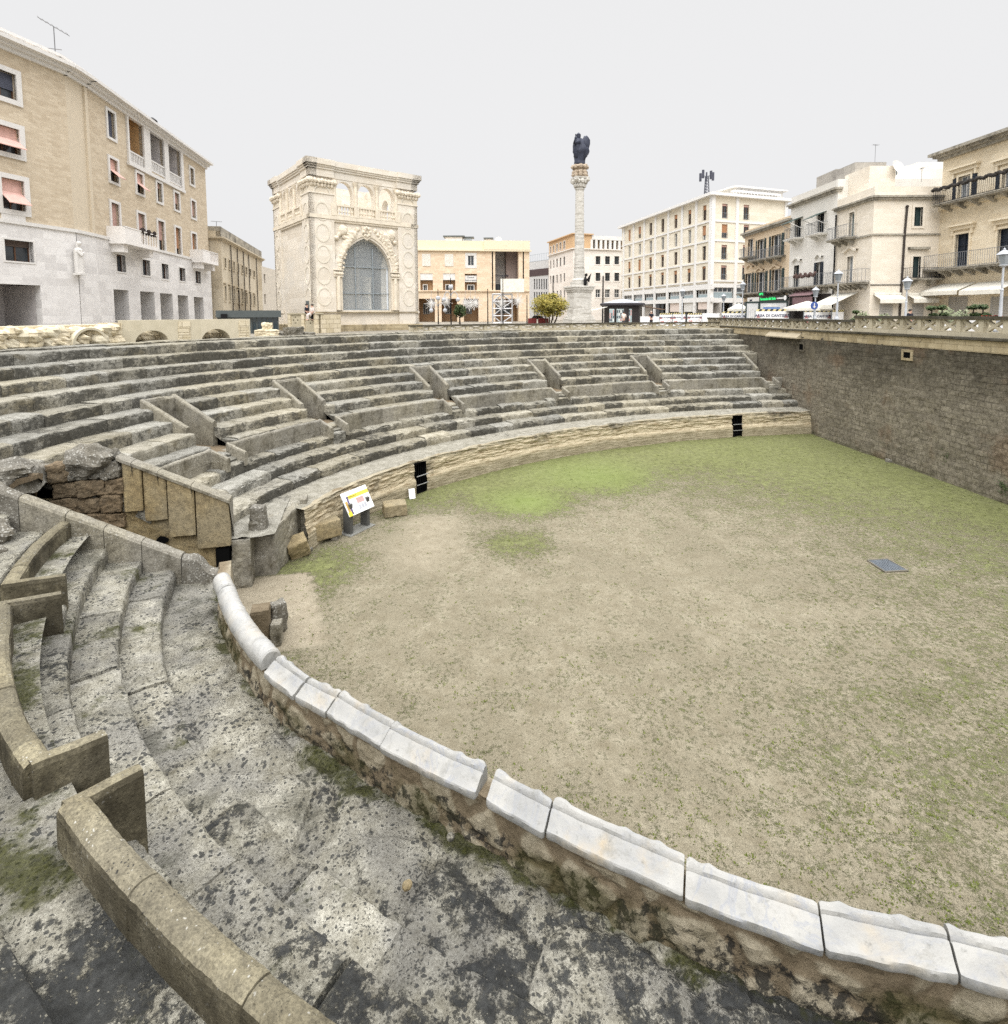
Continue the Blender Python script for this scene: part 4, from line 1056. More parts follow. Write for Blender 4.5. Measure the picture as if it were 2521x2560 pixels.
def wall(mb, F, outline, holes=(), depth=.25, o=0.0):
    polys = [outline] + [h for h in holes]
    zm = max(z for x, z in outline) - .03; zn = min(z for x, z in outline) + .004; xm = max(x for x, z in outline) - .03; xn = min(x for x, z in outline) + .03
    holes = [[(min(xm, max(xn, x)), min(zm, max(zn, z))) for x, z in h] for h in holes]; polys = [outline] + holes
    flat = [p for q in polys for p in q]
    tris = tessellate_polygon([[Vector((x, z, 0)) for x, z in q] for q in polys])
    mb.add([F.pt(x, z, o) for x, z in flat], [tuple(t) for t in tris])
    for h in holes:
        n = len(h)
        for i in range(n):
            (a, b), (c, d) = h[i], h[(i + 1) % n]
            mb.quad(F.pt(a, b, o), F.pt(c, d, o), F.pt(c, d, o - depth), F.pt(a, b, o - depth))
def arch_band(mb, F, inner, outer, o0, o1):
    n = len(inner)
    for i in range(n - 1):
        a, b, c, d = inner[i], inner[i + 1], outer[i + 1], outer[i]
        mb.quad(F.pt(*a, o1), F.pt(*b, o1), F.pt(*c, o1), F.pt(*d, o1)); mb.quad(F.pt(*d, o0), F.pt(*c, o0), F.pt(*c, o1), F.pt(*d, o1)); mb.quad(F.pt(*a, o0), F.pt(*b, o0), F.pt(*b, o1), F.pt(*a, o1))
def body(mb, foot, z0, z1, skip=(), roof=True):
    n = len(foot)
    for i in range(n):
        if i in skip: continue
        a, b = foot[i], foot[(i + 1) % n]
        mb.quad(Vector((a[0], a[1], z0)), Vector((b[0], b[1], z0)), Vector((b[0], b[1], z1)), Vector((a[0], a[1], z1)))
    if roof: mb.add([Vector((p[0], p[1], z1)) for p in foot], [tuple(range(n))])

def glass_mat(name, c, rough=.08, spec=.6):
    n = NT(name, rough, spec); k = n.noise(.9, 3); return n.color(n.ramp(k, [(.35, tuple(x * .6 for x in c[:3]) + (1,)), (.65, c)]))
M_glass = glass_mat('window_glass', (.05, .06, .07, 1)); M_glassl = glass_mat('window_glass_pale', (.30, .33, .36, 1), .15)
M_white = plain('white_paint', S(240, 238, 234, .80), .5); M_wood = plain('brown_wood_frame', S(110, 78, 56, .7), .6)
M_pink = plain('faded_pink_awning', S(232, 190, 178, .84), .9); M_blind = plain('pink_roller_blind', S(210, 172, 160, .78), .8); M_blindg = plain('grey_roller_blind', S(92, 96, 112, .7), .7)
M_blindo = plain('orange_roller_blind', S(198, 146, 108, .75), .8); M_green = plain('dark_green_louvre', S(52, 74, 74, .6), .6); M_navy = plain('dark_blue_louvre', S(40, 52, 68, .6), .6)
M_cream = plain('cream_canvas', S(244, 240, 228, .85), .9); M_lampw = plain('lamp_grey_white', S(206, 210, 216, .75), .5)
def window(F, r, parent, fmat=None, fw=.14, proud=.05, depth=.22, pane=None, sash=None, mull=1, rail=0, blind=None, frac=.5, awn=None, leaves=None, lw=.5, sill=0, name='window', head=0):
    s0, s1, z0, z1 = r; mb = MB()
    if fmat is not None and fw:
        for q in ((s0 - fw, s0, z0, z1), (s1, s1 + fw, z0, z1), (s0 - fw, s1 + fw, z1, z1 + fw), (s0 - fw - sill, s1 + fw + sill, z0 - fw, z0)): fbox(mb, F, *q, -depth * .5, proud)
        if head: fbox(mb, F, s0 - fw - .12, s1 + fw + .12, z1 + fw + head, z1 + fw + head + .12, 0, .22)
    mb.mi = 1; b = .06; o0, o1 = -depth - .02, -depth + .04
    for q in ((s0, s0 + b, z0, z1), (s1 - b, s1, z0, z1), (s0 + b, s1 - b, z1 - b, z1), (s0 + b, s1 - b, z0, z0 + b)): fbox(mb, F, *q, o0, o1)
    for k in range(mull): sc_ = s0 + (s1 - s0) * (k + 1) / (mull + 1); fbox(mb, F, sc_ - .04, sc_ + .04, z0 + b, z1 - b, o0, o1)
    for k in range(rail): zc_ = z0 + (z1 - z0) * (k + 1) / (rail + 1); fbox(mb, F, s0 + b, s1 - b, zc_ - .03, zc_ + .03, o0 + .003, o1 + .003)
    w = mb.build(name, [fmat or sash or M_white, sash or M_white], parent, recalc=False)
    mb = MB(); mb.quad(*[F.pt(s, z, -depth - .01) for s, z in rect_poly(r)]); mb.build('pane', pane or M_glass, w, recalc=False)
    if blind is not None:
        mb = MB(); zb = z1 - (z1 - z0) * frac; n = max(4, int((z1 - zb) / .09))
        for k in range(n): fbox(mb, F, s0 + .02, s1 - .02, zb + (z1 - zb) * k / n, zb + (z1 - zb) * (k + .88) / n, -depth + .05, -depth + .09)
        mb.build('blind', blind, w, recalc=False)
    if awn is not None:
        mb = MB(); zt, zb = z1 - .42 * (z1 - z0), z0 + .18 * (z1 - z0)
        a, b_, c, d = F.pt(s0, zt, -depth + .1), F.pt(s1, zt, -depth + .1), F.pt(s1, zb, .62), F.pt(s0, zb, .62)
        mb.prism([a, b_, c, d], F.n * .02 + Z3 * .02); mb.quad(F.pt(s0, zt, -depth + .1), F.pt(s1, zt, -depth + .1), F.pt(s1, z1, -depth + .1), F.pt(s0, z1, -depth + .1))
        mb.tube([d, c], .02, 5); mb.build('awning', awn, w, recalc=False)
    if leaves is not None:
        for sg, sa in ((-1, s0), (1, s1)):
            mb = MB(); e = sa + sg * lw; lo, hi = min(sa, e), max(sa, e)
            fbox(mb, F, lo, hi, z0, z1, .02, .05)
            n = max(6, int((z1 - z0) / .16))
            for k in range(n): fbox(mb, F, lo + .06, hi - .06, z0 + .08 + (z1 - z0 - .16) * k / n, z0 + .08 + (z1 - z0 - .16) * (k + .6) / n, .05, .075)
            mb.build('shutter', leaves, w, recalc=False)
    return w
def railing(F, s0, s1, z0, z1, o, parent, mat, step=.13, r=.014, name='railing', sides=True):
    mb = MB(); pts = [F.pt(s0, 0, o), F.pt(s1, 0, o)]
    for z in (z0 + .06, z1): mb.tube([F.pt(s0, z, o), F.pt(s1, z, o)], r * 1.6, 4)
    n = max(2, int((s1 - s0) / step))
    for k in range(n + 1): s_ = s0 + (s1 - s0) * k / n; mb.tube([F.pt(s_, z0, o), F.pt(s_, z1, o)], r, 4, cap=False)
    if sides:
        for s_ in (s0, s1):
            for z in (z0 + .06, z1): mb.tube([F.pt(s_, z, 0), F.pt(s_, z, o)], r * 1.6, 4)
            for k in range(1, max(2, int(o / step))): oo = o * k / max(2, int(o / step)); mb.tube([F.pt(s_, z0, oo), F.pt(s_, z1, oo)], r, 4, cap=False)
    return mb.build(name, mat, parent, recalc=False)
def balcony(F, s0, s1, z, o, parent, smat, rmat, h=.95, th=.14, step=.13, brackets=2, name='balcony', r=.014):
    mb = MB(); fbox(mb, F, s0, s1, z - th, z, -.02, o); fbox(mb, F, s0 - .04, s1 + .04, z - .05, z + .012, .002, o + .05)
    for k in range(brackets):
        s_ = s0 + (s1 - s0) * (k + .5) / brackets
        mb.prism([F.pt(s_ - .09, z - th, 0), F.pt(s_ - .09, z - th, o * .85), F.pt(s_ - .09, z - th - .12, o * .75), F.pt(s_ - .09, z - th - .42, 0)], F.d * .18)
    b = mb.build(name, smat, parent); railing(F, s0 + .03, s1 - .03, z, z + h, o - .03, b, rmat, step, r); return b

# ================================================================== GROUND OF THE SQUARE, RETAINING WALL, BALUSTRADES
def paving():
    n = NT('square_paving', .85, .2); b = n.t.nodes.new('ShaderNodeTexBrick'); n.t.links.new(n.P, b.inputs['Vector'])
    b.inputs['Scale'].default_value = 1; b.inputs['Brick Width'].default_value = .9; b.inputs['Row Height'].default_value = .45; b.inputs['Mortar Size'].default_value = .012
    b.inputs['Color1'].default_value = S(186, 178, 164, .5); b.inputs['Color2'].default_value = S(206, 198, 182, .52); b.inputs['Mortar'].default_value = S(120, 112, 98, .5)
    return n.color(n.mix(n.ramp(n.noise(.7, 6), [(.35, 0), (.7, .5)]), b.outputs[0], S(160, 152, 138, .5)))
M_pave = paving()
tr = t_wall(12.6, -.6); inner = [Vector((wallx(-25) + .55, -25, GZ))]
yr = P3(tr, 12.6, 0).y
for k in range(1, 12): y = -25 + (yr + 25) * k / 11; inner.append(Vector((wallx(y) + .55, y, GZ)))
for k in range(1, 90): q = P3(tr + (3.75 - tr) * k / 89, 12.6, GZ); inner.append(q)
inner += [Vector((-12.5, -3, GZ)), Vector((-6, -8, GZ)), Vector((6, -12, GZ)), Vector((14, -20, GZ))]
mb = MB(); c0 = Vector((4, 18, GZ)); n = len(inner)
rings = [inner] + [[c0 + (p - c0) * k for p in inner] for k in (1.3, 2, 4, 12, 40)]
for r in rings[1:]:
    for p in r: p.z = GZ
mb.grid([list(r) + [r[0]] for r in rings]); g = mb.build('ground', M_pave, None, recalc=False); tag(g, kind='structure')
for f_ in g.data.polygons:
    pass

def rw_mat():
    n = NT('retaining_wall_stone', .93, .12)
    p = n.xyz(n.P); c = n.t.nodes.new('ShaderNodeCombineXYZ'); n.t.links.new(p[1], c.inputs[0]); n.t.links.new(p[2], c.inputs[1])
    vec = n.add(n.add(c.outputs[0], n.noisec(1.1, 4), .16), n.noisec(5, 3), .06)
    b = n.t.nodes.new('ShaderNodeTexBrick'); n.t.links.new(vec, b.inputs['Vector'])
    for k, v in (('Scale', 1), ('Mortar Size', .022), ('Mortar Smooth', .4), ('Brick Width', .62), ('Row Height', .26), ('Bias', 0)): b.inputs[k].default_value = v
    b.inputs['Color1'].default_value = (0, 0, 0, 1); b.inputs['Color2'].default_value = (1, 1, 1, 1); b.inputs['Mortar'].default_value = (.5, .5, .5, 1)
    mid = n.noise(2.4, 8, .7); big = n.noise(.33, 7, .65, n.map((1, 1.3, .7)))
    k = n.m('ADD', n.m('MULTIPLY', n.m('SUBTRACT', b.outputs[0], .5), .20), mid)
    base = n.mix(n.ramp(k, [(.22, 0), (.8, 1)]), S(128, 121, 108, .66), S(186, 177, 158, .70))
    hi = n.step(n.m('ADD', p[2], n.m('MULTIPLY_ADD', big, 4.2, -2.1)), -4.6, -1.9)            # soot dark lichen on the upper wall
    base = n.mix(n.m('MULTIPLY', hi, .78), base, n.ramp(mid, [(.3, S(58, 54, 46, .6)), (.75, S(122, 116, 102, .62))]))
    pale = n.step(n.noise(.8, 7, .72, n.map((1, 1, .5), loc=(0, 7, 3))), .56, .70)
    base = n.mix(n.m('MULTIPLY', pale, .5), base, S(168, 156, 132, .55))
    red = n.step(n.noise(.45, 5, .6, n.map((1, 1, 1), loc=(0, 31, 9))), .54, .68)
    base = n.mix(n.m('MULTIPLY', red, .45), base, S(160, 130, 104, .58))
    gap = n.m('MULTIPLY', b.outputs['Fac'], n.step(n.noise(1.2, 5, .6), .35, .6))
    base = n.mix(n.ramp(n.noise(7, 8, .78), [(.36, .62), (.54, 0)]), base, S(66, 58, 46, .5)); base = n.mix(n.ramp(n.noise(11, 6, .75, n.map((1, 1, 1), loc=(4, 4, 4))), [(.56, 0), (.72, .5)]), base, S(190, 178, 150, .6))
    base = n.mix(n.m('MULTIPLY', gap, .34), base, n.mix(n.step(n.noise(.22, 3), .5, .56), (.022, .018, .013, 1), S(176, 164, 140, .55)))
    fine = n.noise(34, 5, .7)
    base = n.mix(n.step(fine, .54, .68), base, n.mix(.5, base, (.02, .018, .014, 1)))
    grn = n.step(n.m('ADD', p[2], n.m('MULTIPLY', mid, .8)), -7.0, -7.5)
    base = n.mix(n.m('MULTIPLY', grn, .5), base, S(84, 88, 46, .5))
    n.bump(n.m('ADD', n.m('MULTIPLY', mid, .9), n.m('SUBTRACT', n.m('MULTIPLY', fine, .35), n.m('MULTIPLY', b.outputs['Fac'], .4))), 1.0, .05)
    return n.color(base)
M_rw = rw_mat(); M_band = wall_stone('ochre_band', S(196, 178, 142, .62), S(224, 208, 174, .66), .24, .8, .3, stain=S(110, 100, 80, .6), stain_amt=.55)
M_bal = wall_stone('balustrade_stone', S(200, 190, 164, .66), S(224, 214, 188, .72), .9, 1.2, .15, stain=S(104, 99, 86, .6), stain_amt=.35)
M_baltop = lichen_stone('balustrade_cap', S(160, 152, 132, .5), S(104, 98, 84, .48), S(124, 120, 110, .5), black=.32, white=.15, moss=.05, crust=.7)
rw = thing('retaining_wall', 'tall dark weathered block wall closing the right side of the arena', 'wall', (20, 20, -H_))
mb = MB(); rows = []
y = 2.0
while y < 53:
    r = []
    for j in range(41):
        z = -H_ - .1 + (-1.30 + H_ + .1) * j / 40; q = Vector((wallx(y), y, z))
        q.x += .035 * nz(q, 1.6, 3) + .025 * nz(q, 5, 1) + .05 * nz(q, .3, 8); r.append(q)
    rows.append(r); y += max(.16, y * .007)
mb.grid(rows[::-1]); mb.build('wall_face', M_rw, rw, recalc=False)
FW = Face((wallx(52.6), 52.6), (wallx(2), 2))
mb = MB(); fbox(mb, FW, 0, FW.L, -1.72, -1.22, -.5, .035); mb.build('upper_band', M_band, rw)
mb = MB(); fbox(mb, FW, 0, 20.6, -1.22, -1.13, -.9, .10); fbox(mb, FW, 20.64, FW.L, -1.20, -1.10, -.9, .13); mb.build('ledge', M_baltop, rw)
for (x0, y0, x1, y1) in ((2001, 860, 2011, 874), (2262, 880, 2280, 895)):
    s0, s1, z0, z1 = FW.rect(x0, y0, x1, y1); mb = MB(); fbox(mb, FW, s0, s1, z0, z1, .02, .05); w_ = mb.build('opening', M_dark, rw)
    mb = MB(); 
    for q in ((s0 - .12, s0, z0, z1), (s1, s1 + .12, z0, z1), (s0 - .12, s1 + .12, z1, z1 + .12), (s0 - .12, s1 + .12, z0 - .12, z0)): fbox(mb, FW, *q, 0, .075)
    mb.build('surround', M_rw if x0 < 2100 else M_band, w_)
s0, z_ = FW.sz(1925, 846); s1, _z = FW.sz(2005, 852)
mb = MB(); mb.prism([FW.pt(s0, -1.16, -.2), FW.pt(s0, -1.66, .35), FW.pt(s0, -1.74, .35), FW.pt(s0, -1.74, -.2)], FW.d * (s1 - s0)); mb.build('sloping_slab', plain('pale_slab', S(206, 192, 164, .6), .9), rw)
stone('loose_stone', 'pale stone lying on the grass at the foot of the dark wall', atz(2226, 1153, -H_ + .05), (.35, .25, .2), M_rock, 31, .05)

def balustrade(label, path, z0, z1, pitch=1.12, group='stone balustrades round the amphitheatre', th=.14, pill=.24):
    """pierced parapet: plinth, posts, panels with four triangular holes round a cross, coping"""
    r = thing('balustrade', label, 'balustrade', (path[0][0], path[0][1], z0), group=group)
    h = z1 - z0; zp0, zp1 = z0 + .24 * h, z1 - .15 * h
    cap, pl, po, pn, posts = MB(), MB(), MB(), [], []
    for A, B in zip(path, path[1:]):
        F = Face(A, B); n = max(1, round(F.L / pitch)); w = F.L / n
        fbox(cap, F, -.01, F.L + .01, zp1, z1, -.30, .10); fbox(pl, F, 0, F.L, z0 - .25, zp0, -.26, .06)
        for k in range(n):
            a = k * w; fbox(po, F, a, a + pill, zp0, zp1, -.2, .025); posts.append(po); po = MB()
            s0, s1 = a + pill, a + w; m = MB(); cx, cz = (s0 + s1) / 2, (zp0 + zp1) / 2; hx, hz = (s1 - s0) / 2 - .05, (zp1 - zp0) / 2 - .04; g = .30
            holes = [[(cx - hx * (1 - g), cz + hz), (cx, cz + hz * g), (cx + hx * (1 - g), cz + hz)], [(cx - hx * (1 - g), cz - hz), (cx + hx * (1 - g), cz - hz), (cx, cz - hz * g)],
                     [(cx - hx, cz - hz * (1 - g)), (cx - hx * g, cz), (cx - hx, cz + hz * (1 - g))], [(cx + hx, cz - hz * (1 - g)), (cx + hx, cz + hz * (1 - g)), (cx + hx * g, cz)]]
            wall(m, F, [(s0, zp0), (s1, zp0), (s1, zp1), (s0, zp1)], holes, th, -.02); wall(m, F, [(s0, zp0), (s1, zp0), (s1, zp1), (s0, zp1)], [], 0, -.02 - th) if False else None
            pn.append(m)
    cap.build('coping', M_baltop, r); pl.build('plinth', M_bal, r); [m.build('post', M_bal, r) for m in posts[:98]]
    for m in pn[:98]: m.build('pierced_panel', M_bal, r)
    return r
bx = lambda y: (wallx(y) + .42, y)
balustrade('tall pierced stone balustrade on top of the dark wall at right', [bx(31.2), bx(8)], -1.12, -.20)
balustrade('lower weathered balustrade stretch between the tall one and the stone corner', [bx(51.5), bx(31.25)], -1.30, -.44, 1.05)
tb0, tb1 = 2.17, t_wall(12.9, -.3)
path = [P3(tb0 + (tb1 - tb0) * k / 9, 13.0, 0) for k in range(10)]
balustrade('low pierced balustrade along the far rim of the seats', [(p.x, p.y) for p in path], -1.42, -.78, 1.25)

# ================================================================== RUBBLE WALL WITH BURIED ARCHES at left
ra = thing('ruined_arcade', 'pale ruined wall with half buried arches and boulders on the left rim', 'ruin', (-17, 26, GZ))
M_pale = wall_stone('pale_tufa', S(218, 204, 172, .76), S(238, 226, 200, .82), .34, .7, .5, stain=S(150, 128, 92, .5), stain_amt=.2, bump=.7)
M_plas = wall_stone('pale_render', S(216, 206, 180, .74), S(232, 222, 198, .78), 3, 4, .0, stain=S(150, 142, 116, .55), stain_amt=.25, bump=.4)
FA = Face((-18.0, 25.3), (-14.5, 31.0)); zt = -.24
mb = MB(); hs_ = []
for x0, x1, yt in ((338, 421, 826), (503, 577, 822)):
    s0, s1, z0, z1 = FA.rect(x0, yt, x1, 850); hs_.append(arch_poly(s0, s1, GZ - .1, z0 - .1, z1, 8))
wall(mb, FA, [(0, GZ - .2), (FA.L, GZ - .2), (FA.L, zt), (0, zt)], hs_, .7); mb.quad(FA.pt(0, zt), FA.pt(FA.L, zt), FA.pt(FA.L, zt, -.7), FA.pt(0, zt, -.7)); mb.quad(FA.pt(FA.L, GZ), FA.pt(FA.L, GZ, -.7), FA.pt(FA.L, zt, -.7), FA.pt(FA.L, zt))
mb.build('rendered_wall', M_plas, ra)
for x0, x1 in ((262, 305), (445, 476), (597, 622)):
    s0 = FA.sz(x0, 820)[0]; s1 = FA.sz(x1, 820)[0]; mb = MB(); 
    for k in range(4): fbox(mb, FA, s0 + .02 * (k % 2), s1 - .015 * (k % 3), GZ - .1 + .28 * k, GZ + .17 + .28 * k, -.72, .05)
    mb.build('pier', M_pale, ra, bevel=.02)
FB = Face((-18.9, 19.2), (-18.05, 25.25))
rnd = random.Random(12)
for i in range(30):
    s_ = FB.L * (i // 2 + rnd.random() * .5) / 15; z = -1.18 + .42 * (i % 2) + rnd.uniform(-.05, .1)
    mb = MB(); mb.ball(FB.pt(s_, z, rnd.uniform(-.1, .12)), rnd.uniform(.24, .40), 14, i, .45, 1.4, 1.1, 1.1, .85); mb.build('boulder', M_pale if i % 3 else M_plas, ra)
mb = MB(); fbox(mb, FB, 0, FB.L, GZ - .3, -.42, -1.2, -.25); mb.build('core', M_pale, ra)
for i in range(10):
    s_ = FA.L * (i + .5) / 10; mb = MB(); mb.ball(FA.pt(s_, -1.1, -1.2), .5, 12, i + 50, .4, 1.5, 1.1, .8, .9); mb.build('boulder', M_pale, ra)
s_ = FB.sz(205, 830)[0]; mb = MB(); inn = arch_poly(s_ - .75, s_ + .75, GZ, -1.25, -.62, 8)[2:]; out_ = arch_poly(s_ - .86, s_ + .86, GZ, -1.25, -.52, 8)[2:]
arch_band(mb, FB, inn, out_, .1, .42); mb.build('arch_ring', M_plas, ra)
for i, (x, y, sx_, sz_) in enumerate([(668, 835, 1.3, .5), (668, 818, .6, .5), (735, 830, 1.0, .6), (700, 838, .8, .4), (770, 838, .8, .35)]):
    q = atY(x, y, 33 + i * .3); tag(rblock('loose_block', (q.x, q.y, q.z), (sx_, .7, sz_), .4 * i, M_pale if i < 2 else M_rock, None, 60 + i, .12), ['wide pale rubble mound on the rim left of the gothic building', 'small squared stone on top of the pale rubble mound', 'grey rubble heap at the foot of the gothic building', 'low rubble lump beside the grey heap', 'flat rubble stones right of the grey heap'][i], 'stone')

# ================================================================== THE SEDILE (square pavilion with the pointed arch)
def sed_mat():
    return wall_stone('pavilion_stone', S(226, 216, 200, .84), S(238, 230, 217, .90), .45, 1.1, .12, stain=S(206, 194, 174, .8), stain_amt=.2, bump=.3, blotch=S(226, 220, 210, .85), jw=.012)
M_sed = sed_mat(); M_sedd = plain('carved_stone', S(232, 221, 202, .86), .9, var=.12); M_sedg = plain('grey_panel_stone', S(230, 222, 206, .84), .9, var=.06)
ang = radians(38.9); fd = Vector((cos(ang), sin(ang), 0)); ld = Vector((-sin(ang), cos(ang), 0)); WS = 8.95
K0 = atY(784, 700, 42.0); K0.z = 0
FF = Face(K0, K0 + fd * WS); FL = Face(K0 + ld * WS, K0); FRr = Face(K0 + fd * WS, K0 + fd * WS + ld * WS); FBk = Face(K0 + fd * WS + ld * WS, K0 + ld * WS)
zf = lambda x, y: FF.sz(x, y)[1]
sX = lambda u: 640 + u * .36765
sY = lambda v: 360 + v * .36765
zTop = zf(sX(405), sY(100)); zCor = zf(sX(405), sY(165)); zCap = zf(sX(405), sY(250)); zLog = zf(sX(540), sY(480)); zFr = zf(sX(540), sY(515)); zPl = zf(sX(420), sY(1140)); zTh = zf(sX(540), sY(232))
pw = FF.sz(sX(533), sY(700))[0]                                   # width of the corner piers
sed = thing('gothic_pavilion', 'square cream stone pavilion with a glazed pointed arch and an arcaded loggia on top', 'pavilion', (K0.x, K0.y, GZ))
aL, aR = FF.sz(sX(581), sY(800))[0], FF.sz(sX(914), sY(800))[0]; aS = zf(sX(748), sY(868)); aT = zf(sX(748), sY(640)); aB = zf(sX(748), sY(1130))
bay = (WS - 2 * pw) / 3; colw = .42
def loggia(F):
    hs = []
    for k in range(3):
        s0 = pw + k * bay + colw / 2; s1 = pw + (k + 1) * bay - colw / 2
        hs.append(arch_poly(s0, s1, zLog - .02, zTh - bay * .62, zTh - .18, 7))
    return hs
GB_ = GZ - .4
for F, arch, nm in ((FF, True, 'wall'), (FL, False, 'wall'), (FRr, True, 'wall'), (FBk, False, 'wall')):
    mb = MB(); hs = loggia(F)
    if arch: hs = hs + [arch_poly(aL, aR, aB, aS, aT, 12, True)]
    wall(mb, F, [(0, GB_), (WS, GB_), (WS, zCor), (0, zCor)], hs, .55)
    wall(mb, F, [(.5, zLog - .3), (WS - .5, zLog - .3), (WS - .5, zCor), (.5, zCor)], loggia(F), 0, -.55)
    mb.build(nm, M_sed, sed, recalc=False)
mb = MB()
for F in (FF, FL, FRr, FBk): pass
mb.add([K0 + fd * .3 + ld * .3 + Z3 * zLog, K0 + fd * (WS - .3) + ld * .3 + Z3 * zLog, K0 + fd * (WS - .3) + ld * (WS - .3) + Z3 * zLog, K0 + fd * .3 + ld * (WS - .3) + Z3 * zLog], [(0, 1, 2, 3)])
mb.build('loggia_floor', M_sed, sed, recalc=False)
# interior
mb = MB(); i0 = .56
A_ = K0 + fd * .6 + ld * .6
for (a, b) in ((FL, 0),): pass
c4 = [K0 + fd * u * 1.0 + ld * v for u, v in ((.6, .58), (WS - .6, .58), (WS - .6, WS - .6), (.6, WS - .6))]
for i, j in ((2, 3), (3, 0)): mb.quad(*[p + Z3 * z for p, z in ((c4[i], GB_), (c4[j], GB_), (c4[j], zLog - .3), (c4[i], zLog - .3))])
mb.add([p + Z3 * aB for p in c4], [(0, 1, 2, 3)]); mb.add([p + Z3 * (aT + .5) for p in c4], [(3, 2, 1, 0)])
mb.build('interior', plain('inner_plaster', S(236, 234, 228, .86), .95, vs=.6, var=.3), sed, recalc=False)
mb = MB(); mb.box(K0 + fd * 5.6 + ld * 7.9 + Z3 * (aB + 2.1), (2.1, .5, 4.2), ang); mb.box(K0 + fd * 2.6 + ld * 7.2 + Z3 * (aB + 1.9), (1.3, 1.0, 1.4), ang); mb.lathe([(.5, 0), (.42, .4), (.4, 2.6), (.55, 3.0)], K0 + fd * 6.3 + ld * 5 + Z3 * aB, 12); mb.build('inner_pier', M_sedd, sed)
# piers, entablature, cornice
def ring_box(mb, z0, z1, pr, pier_pr=None):
    for F in (FF, FL, FRr, FBk): fbox(mb, F, -pr, WS + pr - .004, z0, z1, -.5, pr)
    if pier_pr:
        for F in (FF, FL, FRr, FBk):
            fbox(mb, F, -pier_pr, pw + .06, z0 + .003, z1 + .003, -.4, pier_pr); fbox(mb, F, WS - pw - .06, WS + pier_pr, z0 + .003, z1 + .003, -.4, pier_pr)
for F in (FF, FL, FRr, FBk):
    for a, b in ((0, pw), (WS - pw, WS)):
        mb = MB(); lo = a - (.16 if a == 0 else 0); hi = b + (.16 if a else 0)
        fbox(mb, F, lo, hi, GB_, zCap - .9, -.2, .16); fbox(mb, F, lo - .03, hi + .03, zPl - .12, zPl, 0, .24); fbox(mb, F, lo - .05, hi + .05, zCap - .95, zCap - .85, 0, .22)
        pier = mb.build('corner_pier', M_sed, sed, bevel=.02)
        mb = MB(); cs_ = (lo + hi) / 2; rr = (hi - lo) * .30
        mz = [zPl + .35 + (zCap - 1.1 - zPl - .35) * (k + .5) / 5.2 for k in range(5)]
        for z in mz:
            mb = MB(); inn = [(cs_ + rr * .86 * cos(2 * pi * k / 20), z + .62 * sin(2 * pi * k / 20)) for k in range(21)]; out_ = [(cs_ + rr * cos(2 * pi * k / 20), z + .72 * sin(2 * pi * k / 20)) for k in range(21)]
            arch_band(mb, F, inn, out_, .15, .19); mb.build('medallion', M_sedg, pier, recalc=False)
        mb = MB(); inn = arch_poly(cs_ - rr, cs_ + rr, 0, zCap - .85, zCap - .35, 6)[2:]; out_ = arch_poly(cs_ - rr - .08, cs_ + rr + .08, 0, zCap - .85, zCap - .27, 6)[2:]; arch_band(mb, F, inn, out_, .15, .2)
        mb.build('arched_panel', M_sedg, pier, recalc=False)
        mb = MB(); fbox(mb, F, lo, hi, zCap - .85, zCap - .1, -.2, .14); n = 7
        for k in range(n):
            for l in range(2): mb.ball(F.pt(lo + (hi - lo) * (k + .5) / n, zCap - .28 + .28 * l, .18 + .1 * l), .16 + .03 * l, 7, k + l, .4, 3)
        for s_ in (lo - .05, hi + .05): mb.ball(F.pt(s_, zCap + .02, .22), .22, 8, 3, .3, 3)
        mb.build('capital', M_sedd, pier)
mb = MB(); ring_box(mb, zCor - .55, zCor, .04, .18); ring_box(mb, zCor, zCor + .16, .14, .28); ring_box(mb, zCor + .16, zCor + .3, .22, .36); ring_box(mb, zCor + .3, zTop, .30, .46)
mb.build('cornice', M_sed, sed)
mb = MB(); ring_box(mb, zFr, zLog - .1, .22)
for F in (FF, FL): fbox(mb, F, pw, WS - pw, zFr - .16, zFr, 0, .14)
mb.build('string_course', M_sedd, sed)
for F in (FF, FL):
    mb = MB()
    for k in range(4):
        s_ = pw + k * bay; mb.lathe([(.17, zLog), (.20, zLog + .75), (.14, zLog + .8), (.12, zTh - .5), (.2, zTh - .3), (.24, zTh - .18)], F.pt(s_ if 0 < k < 3 else s_ + (.1 if k == 0 else -.1), 0, .08), 10)
        fbox(mb, F, s_ - .2, s_ + .2, zLog - .1, zLog + .82, -.1, .24)
    mb.build('loggia_columns', M_sedd, sed)
    for k in range(3):
        mb = MB(); s0, s1 = pw + k * bay + .2, pw + (k + 1) * bay - .2
        fbox(mb, F, s0, s1, zLog + .66, zLog + .8, -.05, .2); fbox(mb, F, s0, s1, zLog - .08, zLog + .04, -.05, .2)
        nb = 6
        for q in range(nb): mb.lathe([(.07, zLog + .04), (.05, zLog + .14), (.10, zLog + .26), (.05, zLog + .45), (.08, zLog + .66)], F.pt(s0 + (s1 - s0) * (q + .5) / nb, 0, .07), 8)
        mb.build('balustrade', M_sedd, sed)
